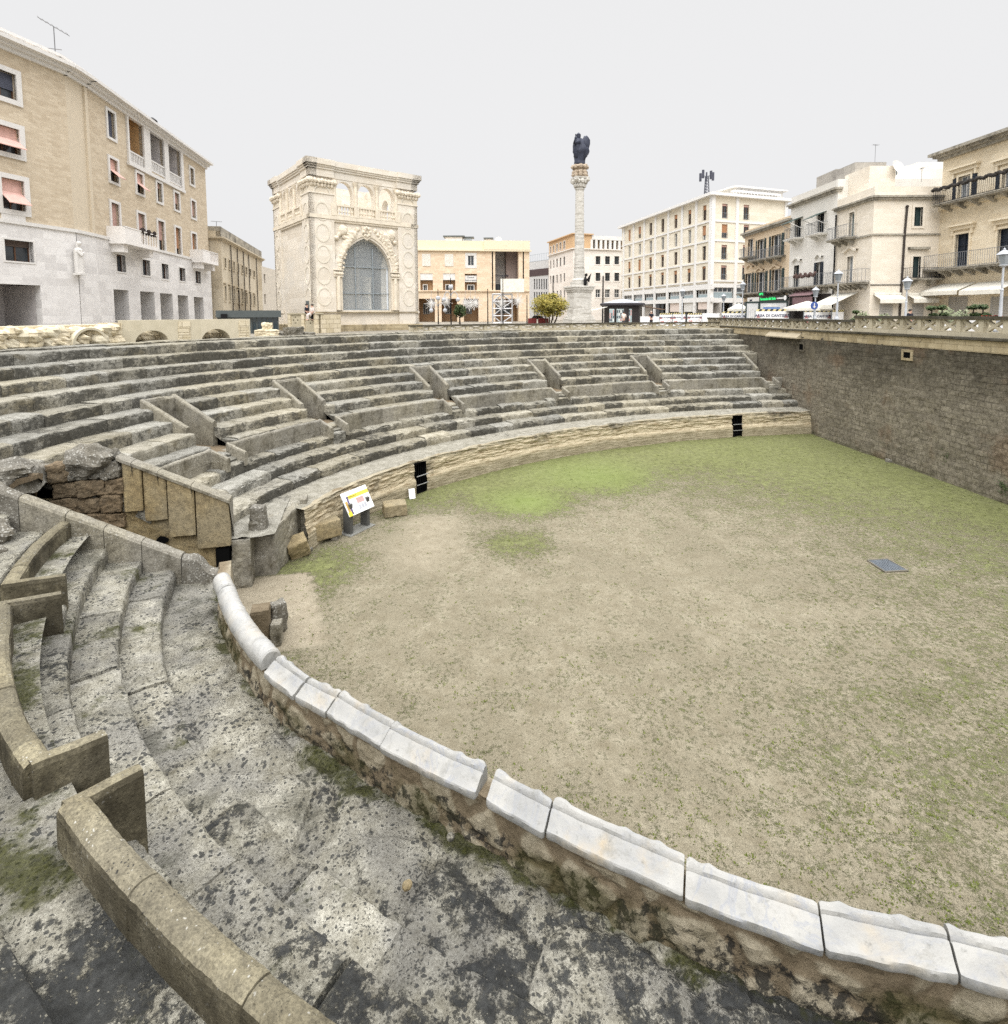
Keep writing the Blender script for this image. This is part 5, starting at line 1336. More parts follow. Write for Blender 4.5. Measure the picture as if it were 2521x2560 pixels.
# pointed arch mouldings, jamb shafts and the carved frieze
inn = arch_poly(aL, aR, aB, aS, aT, 12, True)[2:]
for k, (g0, g1, o_) in enumerate(((0, .16, .10), (.16, .34, .18), (.34, .62, .13))):
    A1 = arch_poly(aL - g0, aR + g0, aB, aS, aT + g0 * 1.25, 12, True)[2:]; A2 = arch_poly(aL - g1, aR + g1, aB, aS, aT + g1 * 1.25, 12, True)[2:]
    mb = MB(); arch_band(mb, FF, A1, A2, 0, o_); mb.build('arch_moulding', M_sed if k != 1 else M_sedd, sed, recalc=False)
for s0, s1 in ((aL - .68, aL), (aR, aR + .68)):
    mb = MB(); fbox(mb, FF, s0, s1, aB, aS - .5, 0, .12); c_ = (s0 + s1) / 2
    mb.lathe([(.16, aB), (.16, aS - .5)], FF.pt(c_, 0, .16), 10); fbox(mb, FF, s0 - .06, s1 + .06, aS - .02, aS + .06, 0, .36); fbox(mb, FF, s0 - .02, s1 + .02, aS - .5, aS - .42, 0, .3)
    for q in range(4): mb.ball(FF.pt(s0 + (s1 - s0) * (q + .5) / 4, aS - .24, .2), .15, 8, q, .4, 3)
    mb.build('jamb', M_sedd, sed)
mb = MB(); rnd = random.Random(21)
zc0 = zFr - .2
for sg in (-1, 1):
    mid_ = (aL + aR) / 2; edge = pw + .35 if sg < 0 else WS - pw - .35
    mb.ball(FF.pt(mid_ + sg * (abs(mid_ - edge) - .30), zc0 - .55, .06), .42, 14, 2, .12, 3, 1, .55, 1)
    for k in range(12):                                          # beast and scrollwork climbing down beside the arch
        f = k / 11; s_ = mid_ + sg * (abs(mid_ - edge) - .95 + 1.0 * min(1, f * 1.4)); z = zc0 - .8 - 3.1 * f ** 1.1
        mb.ball(FF.pt(s_, z, .08), .36 * (1 - .6 * f) + .05, 9, k, .45, 2.5, 1.1, .6, 1)
        mb.ball(FF.pt(s_ - sg * .3 + rnd.uniform(-.1, .1), z + rnd.uniform(-.1, .25), .08), .2 * (1 - .5 * f), 7, k + 7, .5, 3)
    for k in range(9): mb.ball(FF.pt(mid_ + sg * (.75 + .22 * k), zc0 - .38 - .25 * (k % 3) - .04 * k, .08), .19, 8, k + 31, .5, 3)
mb.prism([FF.pt((aL + aR) / 2 + x, zc0 - .1 + z, .02) for x, z in ((-.42, 0), (-.42, -.55), (-.3, -.9), (0, -1.12), (.3, -.9), (.42, -.55), (.42, 0))], FF.n * .16)
for k in range(8): mb.ball(FF.pt((aL + aR) / 2 + .24 * cos(k * .8), zc0 - .55 + .34 * sin(k * .8), .2), .13, 7, k, .5, 3)
mb.build('carved_relief', M_sedd, sed)
mb = MB(); inner_a = arch_poly(aL, aR, aB, aS, aT, 12, True); mb.add([FF.pt(x, z, -.4) for x, z in inner_a], [tuple(range(len(inner_a)))])
def sheer():
    n = NT('arch_glass', .05, .5); n.bsdf.inputs['Transmission Weight'].default_value = .74; n.bsdf.inputs['IOR'].default_value = 1.15; return n.color((.80, .86, .90, 1))
mb.build('arch_glass', sheer(), sed, recalc=False)
mb = MB(); M_steel = plain('grey_steel', S(190, 200, 206, .7), .4, .5)
for f in (.30, .66): s_ = aL + (aR - aL) * f; fbox(mb, FF, s_ - .035, s_ + .035, aB, aS + (aT - aS) * (.72 if f < .5 else .70), -.38, -.30)
for z in (aB + .05, aB + (aT - aB) * .235, aB + (aT - aB) * .60): fbox(mb, FF, aL + .02, aR - .02, z - .03, z + .03, -.375, -.31)
mb.build('arch_frame', M_steel, sed)
mb = MB()
for F in (FF, FL, FRr): fbox(mb, F, -.35, WS + .35, GB_, zPl - 1.05, -.3, .42); fbox(mb, F, -.5, WS + .5, GB_, zPl - 1.9, -.3, .75)
fbox(mb, FF, 0, WS, zPl - .06, zPl, 0, .3)
mb.build('plinth', M_band, sed)

# ================================================================== MONUMENT COLUMN AND STATUE
DC = 70.0
cz = lambda y: atY(1448, y, DC).z
cxr = lambda w: w / F_ * DC / 2                                   # half width from pixels
cc_ = atY(1448, 780, DC); ccx, ccy = cc_.x, cc_.y
u3 = lambda v: 300 + v * .3151
def col_mat():
    n = NT('column_marble', .8, .25); p = n.xyz(n.P); band = n.noise(1.0, 4, .6, n.map((.4, .4, 3.5))); k = n.noise(3, 6, .65)
    base = n.mix(n.ramp(k, [(.3, 0), (.7, 1)]), S(206, 202, 192, .72), S(238, 235, 228, .8)); base = n.mix(n.m('MULTIPLY', n.step(band, .50, .62), .5), base, S(168, 162, 150, .65))
    n.bump(k, .4, .05); return n.color(base)
M_colm = col_mat()
col = thing('monument_column', 'tall white marble column with a stepped pedestal and leafy capital', 'column', (ccx, ccy, GZ))
mb = MB(); pw_ = cxr(148 * .3151)
def sqr(mb, z0, z1, h, rz=.25): mb.box((ccx, ccy, (z0 + z1) / 2), (2 * h, 2 * h, z1 - z0), rz)
sqr(mb, GZ - .3, cz(u3(1572)), cxr(62)); sqr(mb, cz(u3(1572)), cz(u3(1552)), cxr(56)); sqr(mb, cz(u3(1552)), cz(u3(1365)), cxr(47)); sqr(mb, cz(u3(1365)), cz(u3(1350)), cxr(52)); sqr(mb, cz(u3(1350)), cz(u3(1333)), cxr(57)); sqr(mb, cz(u3(1333)), cz(u3(1318)), cxr(61))
mb.build('pedestal', M_colm, col, bevel=.04)
mb = MB(); sqr(mb, cz(u3(1318)), cz(u3(1283)), cxr(34)); mb.lathe([(cxr(32), cz(u3(1283))), (cxr(34), cz(u3(1270))), (cxr(28), cz(u3(1255))), (cxr(26), cz(u3(1180)))], (ccx, ccy, 0), 24); mb.build('base', M_colm, col)
mb = MB(); pr = []; n = 34
for k in range(n + 1):
    f = k / n; z = cz(u3(1180)) + (cz(u3(555)) - cz(u3(1180))) * f; r = cxr(24.5) * (1 - f) + cxr(20.5) * f
    r *= 1 + (.025 if k % 4 == 0 else 0); pr.append((r, z))
pr += [(cxr(24), cz(u3(550))), (cxr(24), cz(u3(545)))]
mb.lathe(pr, (ccx, ccy, 0), 24); mb.build('shaft', M_colm, col, smooth=True)
mb = MB(); zc_, zd_ = cz(u3(545)), cz(u3(470))
mb.lathe([(cxr(20), zc_), (cxr(24), zc_ + (zd_ - zc_) * .5), (cxr(36), zd_)], (ccx, ccy, 0), 16)
for k in range(12):
    for l in range(2): a = 2 * pi * k / 12 + l * .26; rr = cxr(23 + 9 * l); mb.ball((ccx + rr * cos(a), ccy + rr * sin(a), zc_ + (zd_ - zc_) * (.35 + .4 * l)), .24, 7, k, .4, 3, 1, 1, 1.4)
for k in range(4): a = pi / 4 + k * pi / 2 + .25; mb.ball((ccx + cxr(38) * cos(a), ccy + cxr(38) * sin(a), zd_ - .12), .34, 8, k, .2, 3)
sqr(mb, zd_, cz(u3(458)), cxr(36)); mb.build('capital', M_colm, col)
mb = MB(); z2 = cz(u3(458)); z3 = cz(u3(360))
mb.lathe([(cxr(24), z2), (cxr(30), z2 + (z3 - z2) * .12), (cxr(24), z2 + (z3 - z2) * .25), (cxr(30), z2 + (z3 - z2) * .42), (cxr(22), z2 + (z3 - z2) * .65), (cxr(34), z2 + (z3 - z2) * .85), (cxr(30), z3)], (ccx, ccy, 0), 14)
for k in range(8):
    a = 2 * pi * k / 8
    for f, rr in ((.2, 30), (.42, 28), (.85, 33)): mb.ball((ccx + cxr(rr) * cos(a), ccy + cxr(rr) * sin(a), z2 + (z3 - z2) * f), .30, 7, k, .4, 3)
mb.build('finial', plain('warm_carved_marble', S(206, 188, 166, .68), .9, var=.25), col)
M_bronze = plain('blue_grey_bronze', S(72, 78, 98, .5), .6, .15, var=.2)
sta = thing('saint_statue', 'dark bronze statue of a robed bishop on top of the column', 'statue', (ccx, ccy, cz(u3(355))))
zb, zt_ = cz(u3(357)), cz(u3(105)); hS = zt_ - zb
rows = []; n = 28; m_ = 20
W_ = [(0, .46), (.06, .48), (.12, .44), (.2, .46), (.3, .54), (.42, .66), (.52, .66), (.62, .60), (.72, .52), (.80, .38), (.85, .15), (.90, .13), (.93, .12), (.97, .10), (1.0, .01)]
for k in range(n + 1):
    f = k / n
    for (a, ra_), (b, rb_) in zip(W_, W_[1:]):
        if a <= f <= b: r = ra_ + (rb_ - ra_) * (f - a) / (b - a); break
    r *= cxr(56); off_ = (.10 if .3 < f < .8 else .0) * cxr(60); row = []
    for j in range(m_ + 1):
        a = 2 * pi * j / m_; fold = 1 + (.10 * sin(a * 6 + f * 5) + .12 * noise.noise(Vector((cos(a) * 1.5, sin(a) * 1.5, f * 6)))) * (1 if f < .82 else .2)
        row.append(Vector((ccx + (off_ if f < .85 else -cxr(8)) + r * fold * cos(a), ccy + .75 * r * fold * sin(a), zb + hS * f)))
    rows.append(row)
mb = MB(); mb.grid(rows); mb.f.append(tuple(range(m_ + 1))[::-1]); mb.m.append(0)
sx_ = ccx
mb.tube([(sx_ - cxr(6), ccy - .5, zb + hS * .70), (sx_ - cxr(30), ccy - .7, zb + hS * .66), (sx_ - cxr(26), ccy - 1.0, zb + hS * .80)], .34, 8, .16)
mb.ball((sx_ + cxr(27), ccy + .1, zb + hS * .655), 1.0, 14, 5, .35, 2, .55, .6, 1.05)
mb.ball((sx_ - cxr(16), ccy - .1, zb + hS * .52), .9, 12, 8, .3, 2, .6, .7, 1.6)
mb.ball((sx_ + cxr(20), ccy - .1, zb + hS * .42), .8, 12, 4, .4, 2, .6, .7, 1.3)
mb.ball((sx_ - cxr(8), ccy, zb + hS * .895), .30, 10, 1, .08); mb.lathe([(.26, hS * .915), (.33, hS * .945), (.24, hS * .98), (.02, hS * 1.03)], (sx_ - cxr(8), ccy, zb), 10)
mb.build('robed_figure', M_bronze, sta, smooth=True)
mb = MB(); mb.tube([(sx_ - cxr(27), ccy - 1.0, zb + hS * .62), (sx_ - cxr(27), ccy - 1.0, zb + hS * .90)], .06, 6); mb.build('crozier', M_bronze, sta)
ev = thing('small_statue', 'small black winged figure on the shoulder of the column pedestal', 'statue', atY(1464, 702, DC - 1))
mb = MB(); q = atY(1464, 704, DC - 1.2); mb.ball(q, .45, 8, 2, .4, 2, .5, .5, 1.6); mb.ball(q + Vector((.1, 0, .85)), .2, 8, 1); mb.prism([q + Vector((.1, 0, .2)), q + Vector((.75, 0, 1.1)), q + Vector((.5, 0, -.1))], (0, .12, 0)); mb.build('figure', M_iron, ev)
# ================================================================== BUILDINGS ROUND THE SQUARE
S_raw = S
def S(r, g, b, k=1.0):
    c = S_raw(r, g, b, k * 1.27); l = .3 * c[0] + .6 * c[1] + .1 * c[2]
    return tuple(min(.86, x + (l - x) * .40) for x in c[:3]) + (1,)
def zr(k, ox, oy): return lambda *r: tuple((ox if i % 2 == 0 else oy) + k * v for i, v in enumerate(r))
def hole(F, *px): return rect_poly(F.rect(*px))
GB = GZ - .5
def box_body(F, depth, z0, z1, parent, mat, name='side_walls', back=True):
    """back and side walls and flat roof behind a facade"""
    mb = MB(); a, b = F.pt(0, 0), F.pt(F.L, 0); c, d = F.pt(F.L, 0, -depth), F.pt(0, 0, -depth)
    body(mb, [(p.x, p.y) for p in (a, b, c, d)], z0, z1, skip=(0,)); return mb.build(name, mat, parent, recalc=False)
def cornice(F, s0, s1, z, parent, mat, steps=((.0, .12, .12), (.12, .24, .28), (.24, .40, .45)), name='cornice'):
    mb = MB()
    for a, b, o in steps: fbox(mb, F, s0 - o * .6, s1 + o * .6, z + a, z + b, -.3, o)
    return mb.build(name, mat, parent, recalc=False)

# ---- 1. ochre corner block at left
M_ocb = wall_stone('ochre_facing', S(210, 184, 140, .68), S(224, 201, 160, .72), .16, .55, .18, stain=S(178, 148, 104, .66), stain_amt=.15, bump=.2, jw=.01)
M_trav = wall_stone('white_travertine', S(222, 217, 213, .68), S(238, 234, 230, .74), .5, 1.4, .14, stain=S(190, 184, 176, .7), stain_amt=.2, bump=.25, jw=.01, layer=.5)
M_trim = plain('white_trim', S(232, 227, 220, .68), .7, var=.05); M_lil = plain('lilac_grey_plaster', S(206, 198, 196, .72), .9)  # white trim, and a lilac grey plaster for loggias and side portico
c0_ = atz(209, 187, 17.0); ktop = 17.0
cE = atz(512, 403, ktop); cA = atz(159, 155, ktop); cL = atz(0, 86, ktop)
dA = (cA - cL); dA.z = 0; cL2 = cL - dA.normalized() * 9
F1 = Face(c0_, cE); F1a = Face(cA, c0_); F1b = Face(cL2, cA)
b1 = thing('corner_apartment_block', 'five storey ochre brick block with a white stone base and pink awnings at left', 'building', (c0_.x, c0_.y, GZ))
z1 = zr(.45517, 0, 0)
zb1 = F1.sz(473, 646)[1]; zc1 = F1.sz(209, 196)[1] - .35
wins = [  # pixel rect, options
    ((588, 616, 627, 755), dict(blind=M_blindg, frac=.95)), ((1042, 925, 1062, 1012), dict()),
    ((600, 876, 643, 998), dict(awn=M_pink)), ((748, 955, 783, 1062), dict(awn=M_pink)), ((860, 1006, 887, 1108), dict(blind=M_blind, frac=.25)), ((956, 1060, 982, 1152), dict(blind=M_blind, frac=.6)), ((1050, 1105, 1072, 1196), dict(blind=M_blind, frac=.85)),
    ((610, 1118, 654, 1290), dict(blind=M_blind, frac=.95)), ((757, 1175, 795, 1340), dict(blind=M_blind, frac=.8)), ((867, 1216, 901, 1384), dict(blind=M_blind, frac=.6)), ((963, 1252, 991, 1408), dict(blind=M_blindo, frac=.7)), ((1053, 1284, 1077, 1425), dict(blind=M_blindo, frac=.6))]
base_w = [(630, 1400, 680, 1492), (774, 1428, 815, 1512), (880, 1450, 917, 1532), (977, 1472, 1010, 1543), (1066, 1490, 1095, 1556)]
ports = [(620, 1592, 702, 1790), (766, 1602, 844, 1790), (876, 1612, 944, 1790), (973, 1622, 1030, 1790), (1062, 1632, 1114, 1790)]
logs = [(703, 645, 782, 905), (820, 722, 895, 952), (921, 792, 988, 1008)]
mb = MB(); hs = [hole(F1, *z1(*r)) for r, o in wins] + [hole(F1, *z1(*r)) for r in logs]
wall(mb, F1, [(0, zb1), (F1.L, zb1), (F1.L, zc1), (0, zc1)], hs, .25); mb.build('brick_wall', M_ocb, b1, recalc=False)
mb = MB(); hs = [hole(F1, *z1(*r)) for r in base_w]; ph = []
for r in ports: s0, s1, z0_, zt_2 = F1.rect(*z1(*r)); ph.append(rect_poly((s0, s1, GB + .01, zt_2)))
wall(mb, F1, [(0, GB), (F1.L, GB), (F1.L, zb1), (0, zb1)], hs + ph, .45, .12); mb.build('stone_base', M_trav, b1, recalc=False)
mb = MB(); fbox(mb, F1, 0, F1.L, GB, F1.rect(*z1(*ports[0]))[3] + .3, -3.2, -3.0)
for r in ports: s0, s1, z0_, zt_2 = F1.rect(*z1(*r)); fbox(mb, F1, s1 + .0, s1 + .35, GB, zt_2, -3.0, -.3)
fbox(mb, F1, 0, F1.L, F1.rect(*z1(*ports[0]))[3] + .1, F1.rect(*z1(*ports[0]))[3] + .2, -3.2, -.3); mb.build('portico', M_trav, b1, recalc=False)
for r, o in wins: window(F1, F1.rect(*z1(*r)), b1, M_trim, fw=.2, proud=.1, depth=.25, sash=M_wood, **o)
for r in base_w: window(F1, F1.rect(*z1(*r)), b1, M_trim, fw=.12, proud=.16, depth=.2, sash=M_wood)
for i, r in enumerate(logs):                                    # loggia bays
    R4 = F1.rect(*z1(*r)); s0, s1, z0_, zt_2 = R4; mb = MB(); dp = 1.9
    mb.quad(*[F1.pt(s, z, -dp) for s, z in rect_poly(R4)])
    mb.quad(F1.pt(s0, z0_), F1.pt(s0, zt_2), F1.pt(s0, zt_2, -dp), F1.pt(s0, z0_, -dp)); mb.quad(F1.pt(s1, z0_), F1.pt(s1, zt_2), F1.pt(s1, zt_2, -dp), F1.pt(s1, z0_, -dp)); mb.quad(F1.pt(s0, zt_2), F1.pt(s1, zt_2), F1.pt(s1, zt_2, -dp), F1.pt(s0, zt_2, -dp)); mb.quad(F1.pt(s0, z0_), F1.pt(s1, z0_), F1.pt(s1, z0_, -dp), F1.pt(s0, z0_, -dp))
    lg_ = mb.build('loggia', plain('mustard_wall', S(214, 160, 60, .75), .9) if i == 0 else M_lil, b1, recalc=False)
    mb = MB(); n = 9
    for k in range(n): fbox(mb, F1, s0 + (s1 - s0) * k / n + .03, s0 + (s1 - s0) * (k + .55) / n, z0_ + .12, z0_ + .85, -.1, .02)
    fbox(mb, F1, s0, s1, z0_ + .85, z0_ + .98, -.12, .05); fbox(mb, F1, s0, s1, z0_, z0_ + .12, -.12, .05); mb.build('balustrade', M_trim, lg_, recalc=False)
    if i: mb = MB(); fbox(mb, F1, s1 - .75, s1 - .1, zt_2 - 1.4, zt_2 - .7, -1.2, -.8); mb.build('air_unit', plain('air_unit', S(170, 166, 162, .7), .6), lg_)
s0, _ = F1.sz(*z1(690, 700)); s1, _ = F1.sz(*z1(1003, 950)); zt_2 = F1.sz(*z1(690, 620))[1] ; zlo = F1.rect(*z1(*logs[0]))[2] - .25
mb = MB(); R0, R1, R2 = [F1.rect(*z1(*r)) for r in logs]
for a, b in ((s0, R0[0]), (R0[1], R1[0]), (R1[1], R2[0]), (R2[1], s1)): fbox(mb, F1, a, b, R0[2], R0[3], -.05, .14)
fbox(mb, F1, s0, s1, R0[3], R0[3] + .25, -.05, .15); fbox(mb, F1, s0 - .1, s1 + .1, R0[2] - .3, R0[2], -.05, .2); mb.build('loggia_frame', M_trim, b1, recalc=False)
M_balc = plain('balcony_stone', S(232, 226, 220, .8), .8, var=.06)
for (x0, y0, x1, y1) in ((560, 1245, 775, 1330), (1030, 1385, 1130, 1440)):
    s0, s1, z0_, zt_2 = F1.rect(*z1(x0, y0, x1, y1)); s0 += .6
    mb = MB(); fbox(mb, F1, s0, s1, zb1 - .35, zb1 - .05, 0, 1.3)
    for k in range(2): fbox(mb, F1, s0 + .3 + (s1 - s0 - 1.2) * k, s0 + .9 + (s1 - s0 - 1.2) * k, zb1 - .95, zb1 - .35, 0, 1.0)
    bb = mb.build('balcony', M_balc, b1); mb = MB(); fbox(mb, F1, s0, s0 + (s1 - s0) * .45, zb1 - .05, zb1 + .95, 1.18, 1.3); fbox(mb, F1, s0, s0 + .1, zb1 - .05, zb1 + .95, 0, 1.18); fbox(mb, F1, s0, s1, zb1 + .9, zb1 + .98, 1.15, 1.33)
    for k in range(7): f = .5 + .5 * k / 6; fbox(mb, F1, s0 + (s1 - s0) * f - .05, s0 + (s1 - s0) * f + .05, zb1 - .05, zb1 + .9, 1.2, 1.28)
    mb.build('parapet', M_balc, bb)
    if x0 < 600:
        mb = MB()
        for k in range(16): mb.ball(F1.pt(s0 + (s1 - s0) * (.5 + .03 * k), zb1 + 1.0 + .1 * sin(k * 2.1), 1.2 + .1 * cos(k)), .16, 6, k, .6, 3)
        mb.build('dark_plant', plain('dry_plant', S(70, 52, 46, .5), .9), bb)
# bay A (left of the strip) and left part
def simple_face(F, zlo_, zhi, zbase, ex=0):
    pass
mb = MB(); wall(mb, F1a, [(0, zb1), (F1a.L + .02, zb1), (F1a.L + .02, zc1), (0, zc1)], [], 0); fbox(mb, F1a, F1a.L - .25, F1a.L + .04, zb1, zc1, -.4, .14); mb.build('brick_wall', plain('ochre_pale', S(222, 200, 160, .70), .9, var=.05), b1, recalc=False)
mb = MB(); wall(mb, F1a, [(0, GB), (F1a.L + .1, GB), (F1a.L + .1, zb1), (0, zb1)], [], 0, .12); mb.build('stone_base', M_trav, b1, recalc=False)
lw_ = [((-60, 385, 84, 528), dict(blind=M_blindg, frac=.62)), ((-60, 690, 104, 832), dict(awn=M_pink)), ((8, 985, 132, 1152), dict(awn=M_pink))]
mb = MB(); wall(mb, F1b, [(0, zb1), (F1b.L, zb1), (F1b.L, zc1), (0, zc1)], [hole(F1b, *z1(*r)) for r, o in lw_], .25); mb.build('brick_wall', M_ocb, b1, recalc=False)
for r, o in lw_: window(F1b, F1b.rect(*z1(*r)), b1, M_trim, fw=.3, proud=.1, depth=.3, sash=M_wood, **o)
R4 = F1b.rect(*z1(18, 1322, 176, 1436)); Rp = F1b.rect(*z1(-120, 1560, 222, 1790)); Rp = (Rp[0], Rp[1], GB + .01, Rp[3])
s_pan = F1b.rect(*z1(5, 1158, 135, 1228)); mb = MB(); fbox(mb, F1b, s_pan[0], s_pan[1], s_pan[2], s_pan[3], 0, .08); mb.build('panel', M_trim, b1)
mb = MB(); wall(mb, F1b, [(0, GB), (F1b.L, GB), (F1b.L, zb1), (0, zb1)], [rect_poly(R4), rect_poly(Rp)], .5, .12); mb.build('stone_base', M_trav, b1, recalc=False)
window(F1b, R4, b1, M_trim, fw=.1, proud=.16, depth=.3, sash=M_wood, blind=plain('brown_blind', S(120, 96, 80, .6), .8), frac=.28)
mb = MB(); fbox(mb, F1b, Rp[0] - 1, Rp[1] + .2, GB, Rp[3] + .2, -3.4, -3.2); fbox(mb, F1b, Rp[0] - 1, Rp[1] + .6, Rp[3] + .05, Rp[3] + .2, -3.4, -.4); fbox(mb, F1b, Rp[1], Rp[1] + .4, GB, Rp[3], -3.4, -.4); mb.build('portico', M_lil, b1, recalc=False)
mb = MB(); fbox(mb, F1b, Rp[1] - 5.0, Rp[1] - 2.2, GB, Rp[3] - .6, -3.2, -3.1); mb.build('shop_front', plain('dark_shutter', S(86, 90, 98, .5), .6), b1)
# cornices and roof railing follow the three faces
mb = MB()
for F, a, b in ((F1b, 0, F1b.L + .1), (F1a, -.1, F1a.L + .1), (F1, -.1, F1.L + .15)):
    fbox(mb, F, a, b, zc1 - .25, zc1, -.1, .2); fbox(mb, F, a, b, zc1, zc1 + .2, -.3, .45); fbox(mb, F, a, b, zc1 + .2, zc1 + .42, -.6, .85); fbox(mb, F, a, b, zb1 - .1, zb1 + .12, -.1, .22)
mb.build('cornice', M_trim, b1, recalc=False)
mb = MB()
for F, a, b in ((F1b, 0, F1b.L), (F1a, 0, F1a.L), (F1, 0, F1.L - 1)):
    fbox(mb, F, a, b, zc1 + .95, zc1 + 1.12, -.45, -.1); n = max(2, int((b - a) / .9))
    for k in range(n): fbox(mb, F, a + (b - a) * (k + .2) / n, a + (b - a) * (k + .55) / n, zc1 + .4, zc1 + .95, -.4, -.15)
mb.build('roof_parapet', M_trim, b1, recalc=False)
mb = MB(); p5 = [F1b.pt(0, 0), F1b.pt(F1b.L, 0), F1.pt(0, 0), F1.pt(F1.L, 0), F1.pt(F1.L, 0, -14), F1b.pt(0, 0, -18)]
body(mb, [(p.x, p.y) for p in p5], GB, zc1 + .3, skip=(0, 1, 2)); mb.build('side_walls', M_ocb, b1, recalc=False)
mb = MB(); e = Face(F1b.pt(0, 0, -3.0), F1b.pt(F1b.L - .5, 0, -3.0)); mb.prism([e.pt(0, zc1 + .4), e.pt(0, zc1 + 3.2, -1.6), e.pt(0, zc1 + .4, -5)], e.d * (e.L)); mb.build('attic_roof', plain('grey_roof', S(150, 146, 144, .6), .8), b1)
q = F1.pt(12.2, zc1 + 1.0, -.9); mb = MB(); mb.lathe([(.22, -.6), (.22, .2), (.42, .25), (.42, .6), (.1, .85)], q, 8); mb.build('chimney', M_iron, b1)
# relief figure on the white base
fg = thing('relief_figure', 'white carved robed figure on the stone base of the ochre corner block', 'relief', F1a.pt(F1a.L * .35, 4, .2)); s_ = F1a.sz(*z1(405, 1400))[0]
zf0, zf1 = F1a.sz(*z1(405, 1500))[1], F1a.sz(*z1(405, 1325))[1]; hf = zf1 - zf0; mb = MB()
rows = []
for k in range(17):
    f = k / 16; r = (.30 if f < .5 else .30 - .02 * (f - .5) if f < .78 else .12 if f < .86 else .14) * hf * .55; row = []
    for j in range(13): a = 2 * pi * j / 12; fo = 1 + .12 * sin(a * 5) * (f < .75); row.append(F1a.pt(s_ + r * fo * cos(a), zf0 + hf * f * .98, .32 + r * .6 * fo * sin(a)))
    rows.append(row)
mb.grid(rows); mb.ball(F1a.pt(s_, zf1 - hf * .07, .36), hf * .075, 10, 1, .1); mb.tube([F1a.pt(s_ + .3, zf0 + hf * .66, .4), F1a.pt(s_ + .02, zf0 + hf * .60, .62)], .09, 6); mb.tube([F1a.pt(s_ - .3, zf0 + hf * .68, .4), F1a.pt(s_ - .1, zf0 + hf * .55, .62)], .09, 6); fbox(mb, F1a, s_ - .35, s_ + .35, zf0 - .12, zf0, .1, .6)
mb.build('figure', M_trim, fg, smooth=False)
def antenna(label, base, h, kind=0, rz=0, k_=1.0):
    t = thing('tv_antenna', label, 'antenna', base, group='rooftop aerials'); mb = MB(); b = Vector(base); mb.tube([b, b + Z3 * h], .03 * k_, 5)
    d = Vector((cos(rz), sin(rz), 0)) * k_; e_ = Vector((-sin(rz), cos(rz), 0)) * k_
    mb.tube([b + Z3 * h - d * .9 + Z3 * .5, b + Z3 * h + d * .9 - Z3 * .5] if kind == 0 else [b + Z3 * h - d * .6, b + Z3 * h + d * .6], .025 * k_, 4)
    for k in range(7): q = b + Z3 * h + d * (-.9 + .3 * k) * (.9 if kind == 0 else .6) + (Z3 * (.5 - .16 * k) * .9 if kind == 0 else Vector()); mb.tube([q - e_ * .3, q + e_ * .3], .012 * k_, 4)
    if h > 2.5: mb.tube([b + Z3 * h * .55 - d * .5, b + Z3 * h * .55 + d * .4], .025, 4)
    mb.build('mast', plain('aerial_metal', S(120, 120, 124, .6), .5, .5), t); return t
antenna('tall tilted television aerial on the roof of the ochre corner block', F1.pt(.5, zc1 + .6, -2.0), 3.4, 0, .3)
q = atY(543, 600, 66); antenna('thin television aerial above the old ochre building behind the corner block', (q.x, q.y, q.z), 2.2, 1, .5)

# ---- 2. old ochre building behind
M_old = wall_stone('old_ochre_plaster', S(206, 184, 140, .68), S(224, 206, 168, .72), 3, 5, .05, stain=S(150, 132, 100, .55), stain_amt=.35, bump=.2)
zo = lambda *r: z1(*r)
DO = 62; A2 = atY(509, 640, DO); ztO = atY(552, 599, DO).z; k2 = atz(552, 601, ztO); k3 = atz(655, 654, ztO)
F2 = Face(k2, k3); F2l = Face(Vector((k2.x - 9, k2.y - 1.5, 0)), k2)
b2 = thing('old_palazzo', 'old ochre two storey palazzo with pediment windows behind the corner block', 'building', (k2.x, k2.y, GZ))
wl2 = []
for i in range(8):
    x = 560 + 11.2 * i - .12 * i * i; y0 = 645 + 4.6 * i; y1 = 715 + 3.4 * i
    wl2 += [(x, y0, x + 4.0, y0 + 24 - 1.2 * i), (x + .8, y1, x + 4.8, y1 + 36 - 1.6 * i)]
mb = MB(); wall(mb, F2, [(0, GB), (F2.L, GB), (F2.L, ztO), (0, ztO)], [hole(F2, *r) for r in wl2], .2); wall(mb, F2l, [(0, GB), (F2l.L, GB), (F2l.L, ztO), (0, ztO)], [hole(F2l, 519, 712, 532, 744), hole(F2l, 521, 778, 534, 796)], .2); mb.build('wall', M_old, b2, recalc=False)
for i, r in enumerate(wl2): window(F2, F2.rect(*r), b2, M_old, fw=.12, proud=.1, depth=.18, pane=M_glass, sash=plain('tan_shutter', S(196, 174, 130, .6), .8) if i == 0 else bpy.data.materials['tan_shutter'], head=.15 if i % 2 else 0)
window(F2l, F2l.rect(519, 712, 532, 744), b2, M_old, fw=.14, proud=.1, sash=M_white, rail=1, pane=M_glassl); window(F2l, F2l.rect(521, 778, 534, 796), b2, M_old, fw=.14, proud=.1, sash=M_white, mull=2, rail=1)
cornice(F2, 0, F2.L, ztO, b2, M_old); cornice(F2l, 0, F2l.L, ztO, b2, M_old)
box_body(F2, 10, GB, ztO + 1.1, b2, M_old)
mb = MB(); fbox(mb, F2, 0, F2.L, ztO + .4, ztO + 1.6, -.5, 0); fbox(mb, F2l, 0, F2l.L, ztO + .4, ztO + 1.6, -.5, 0); mb.build('attic', wall_stone('stained_attic', S(176, 164, 140, .6), S(206, 194, 166, .62), .4, 1.2, .3, stain=S(90, 84, 70, .5), stain_amt=.6), b2, recalc=False)
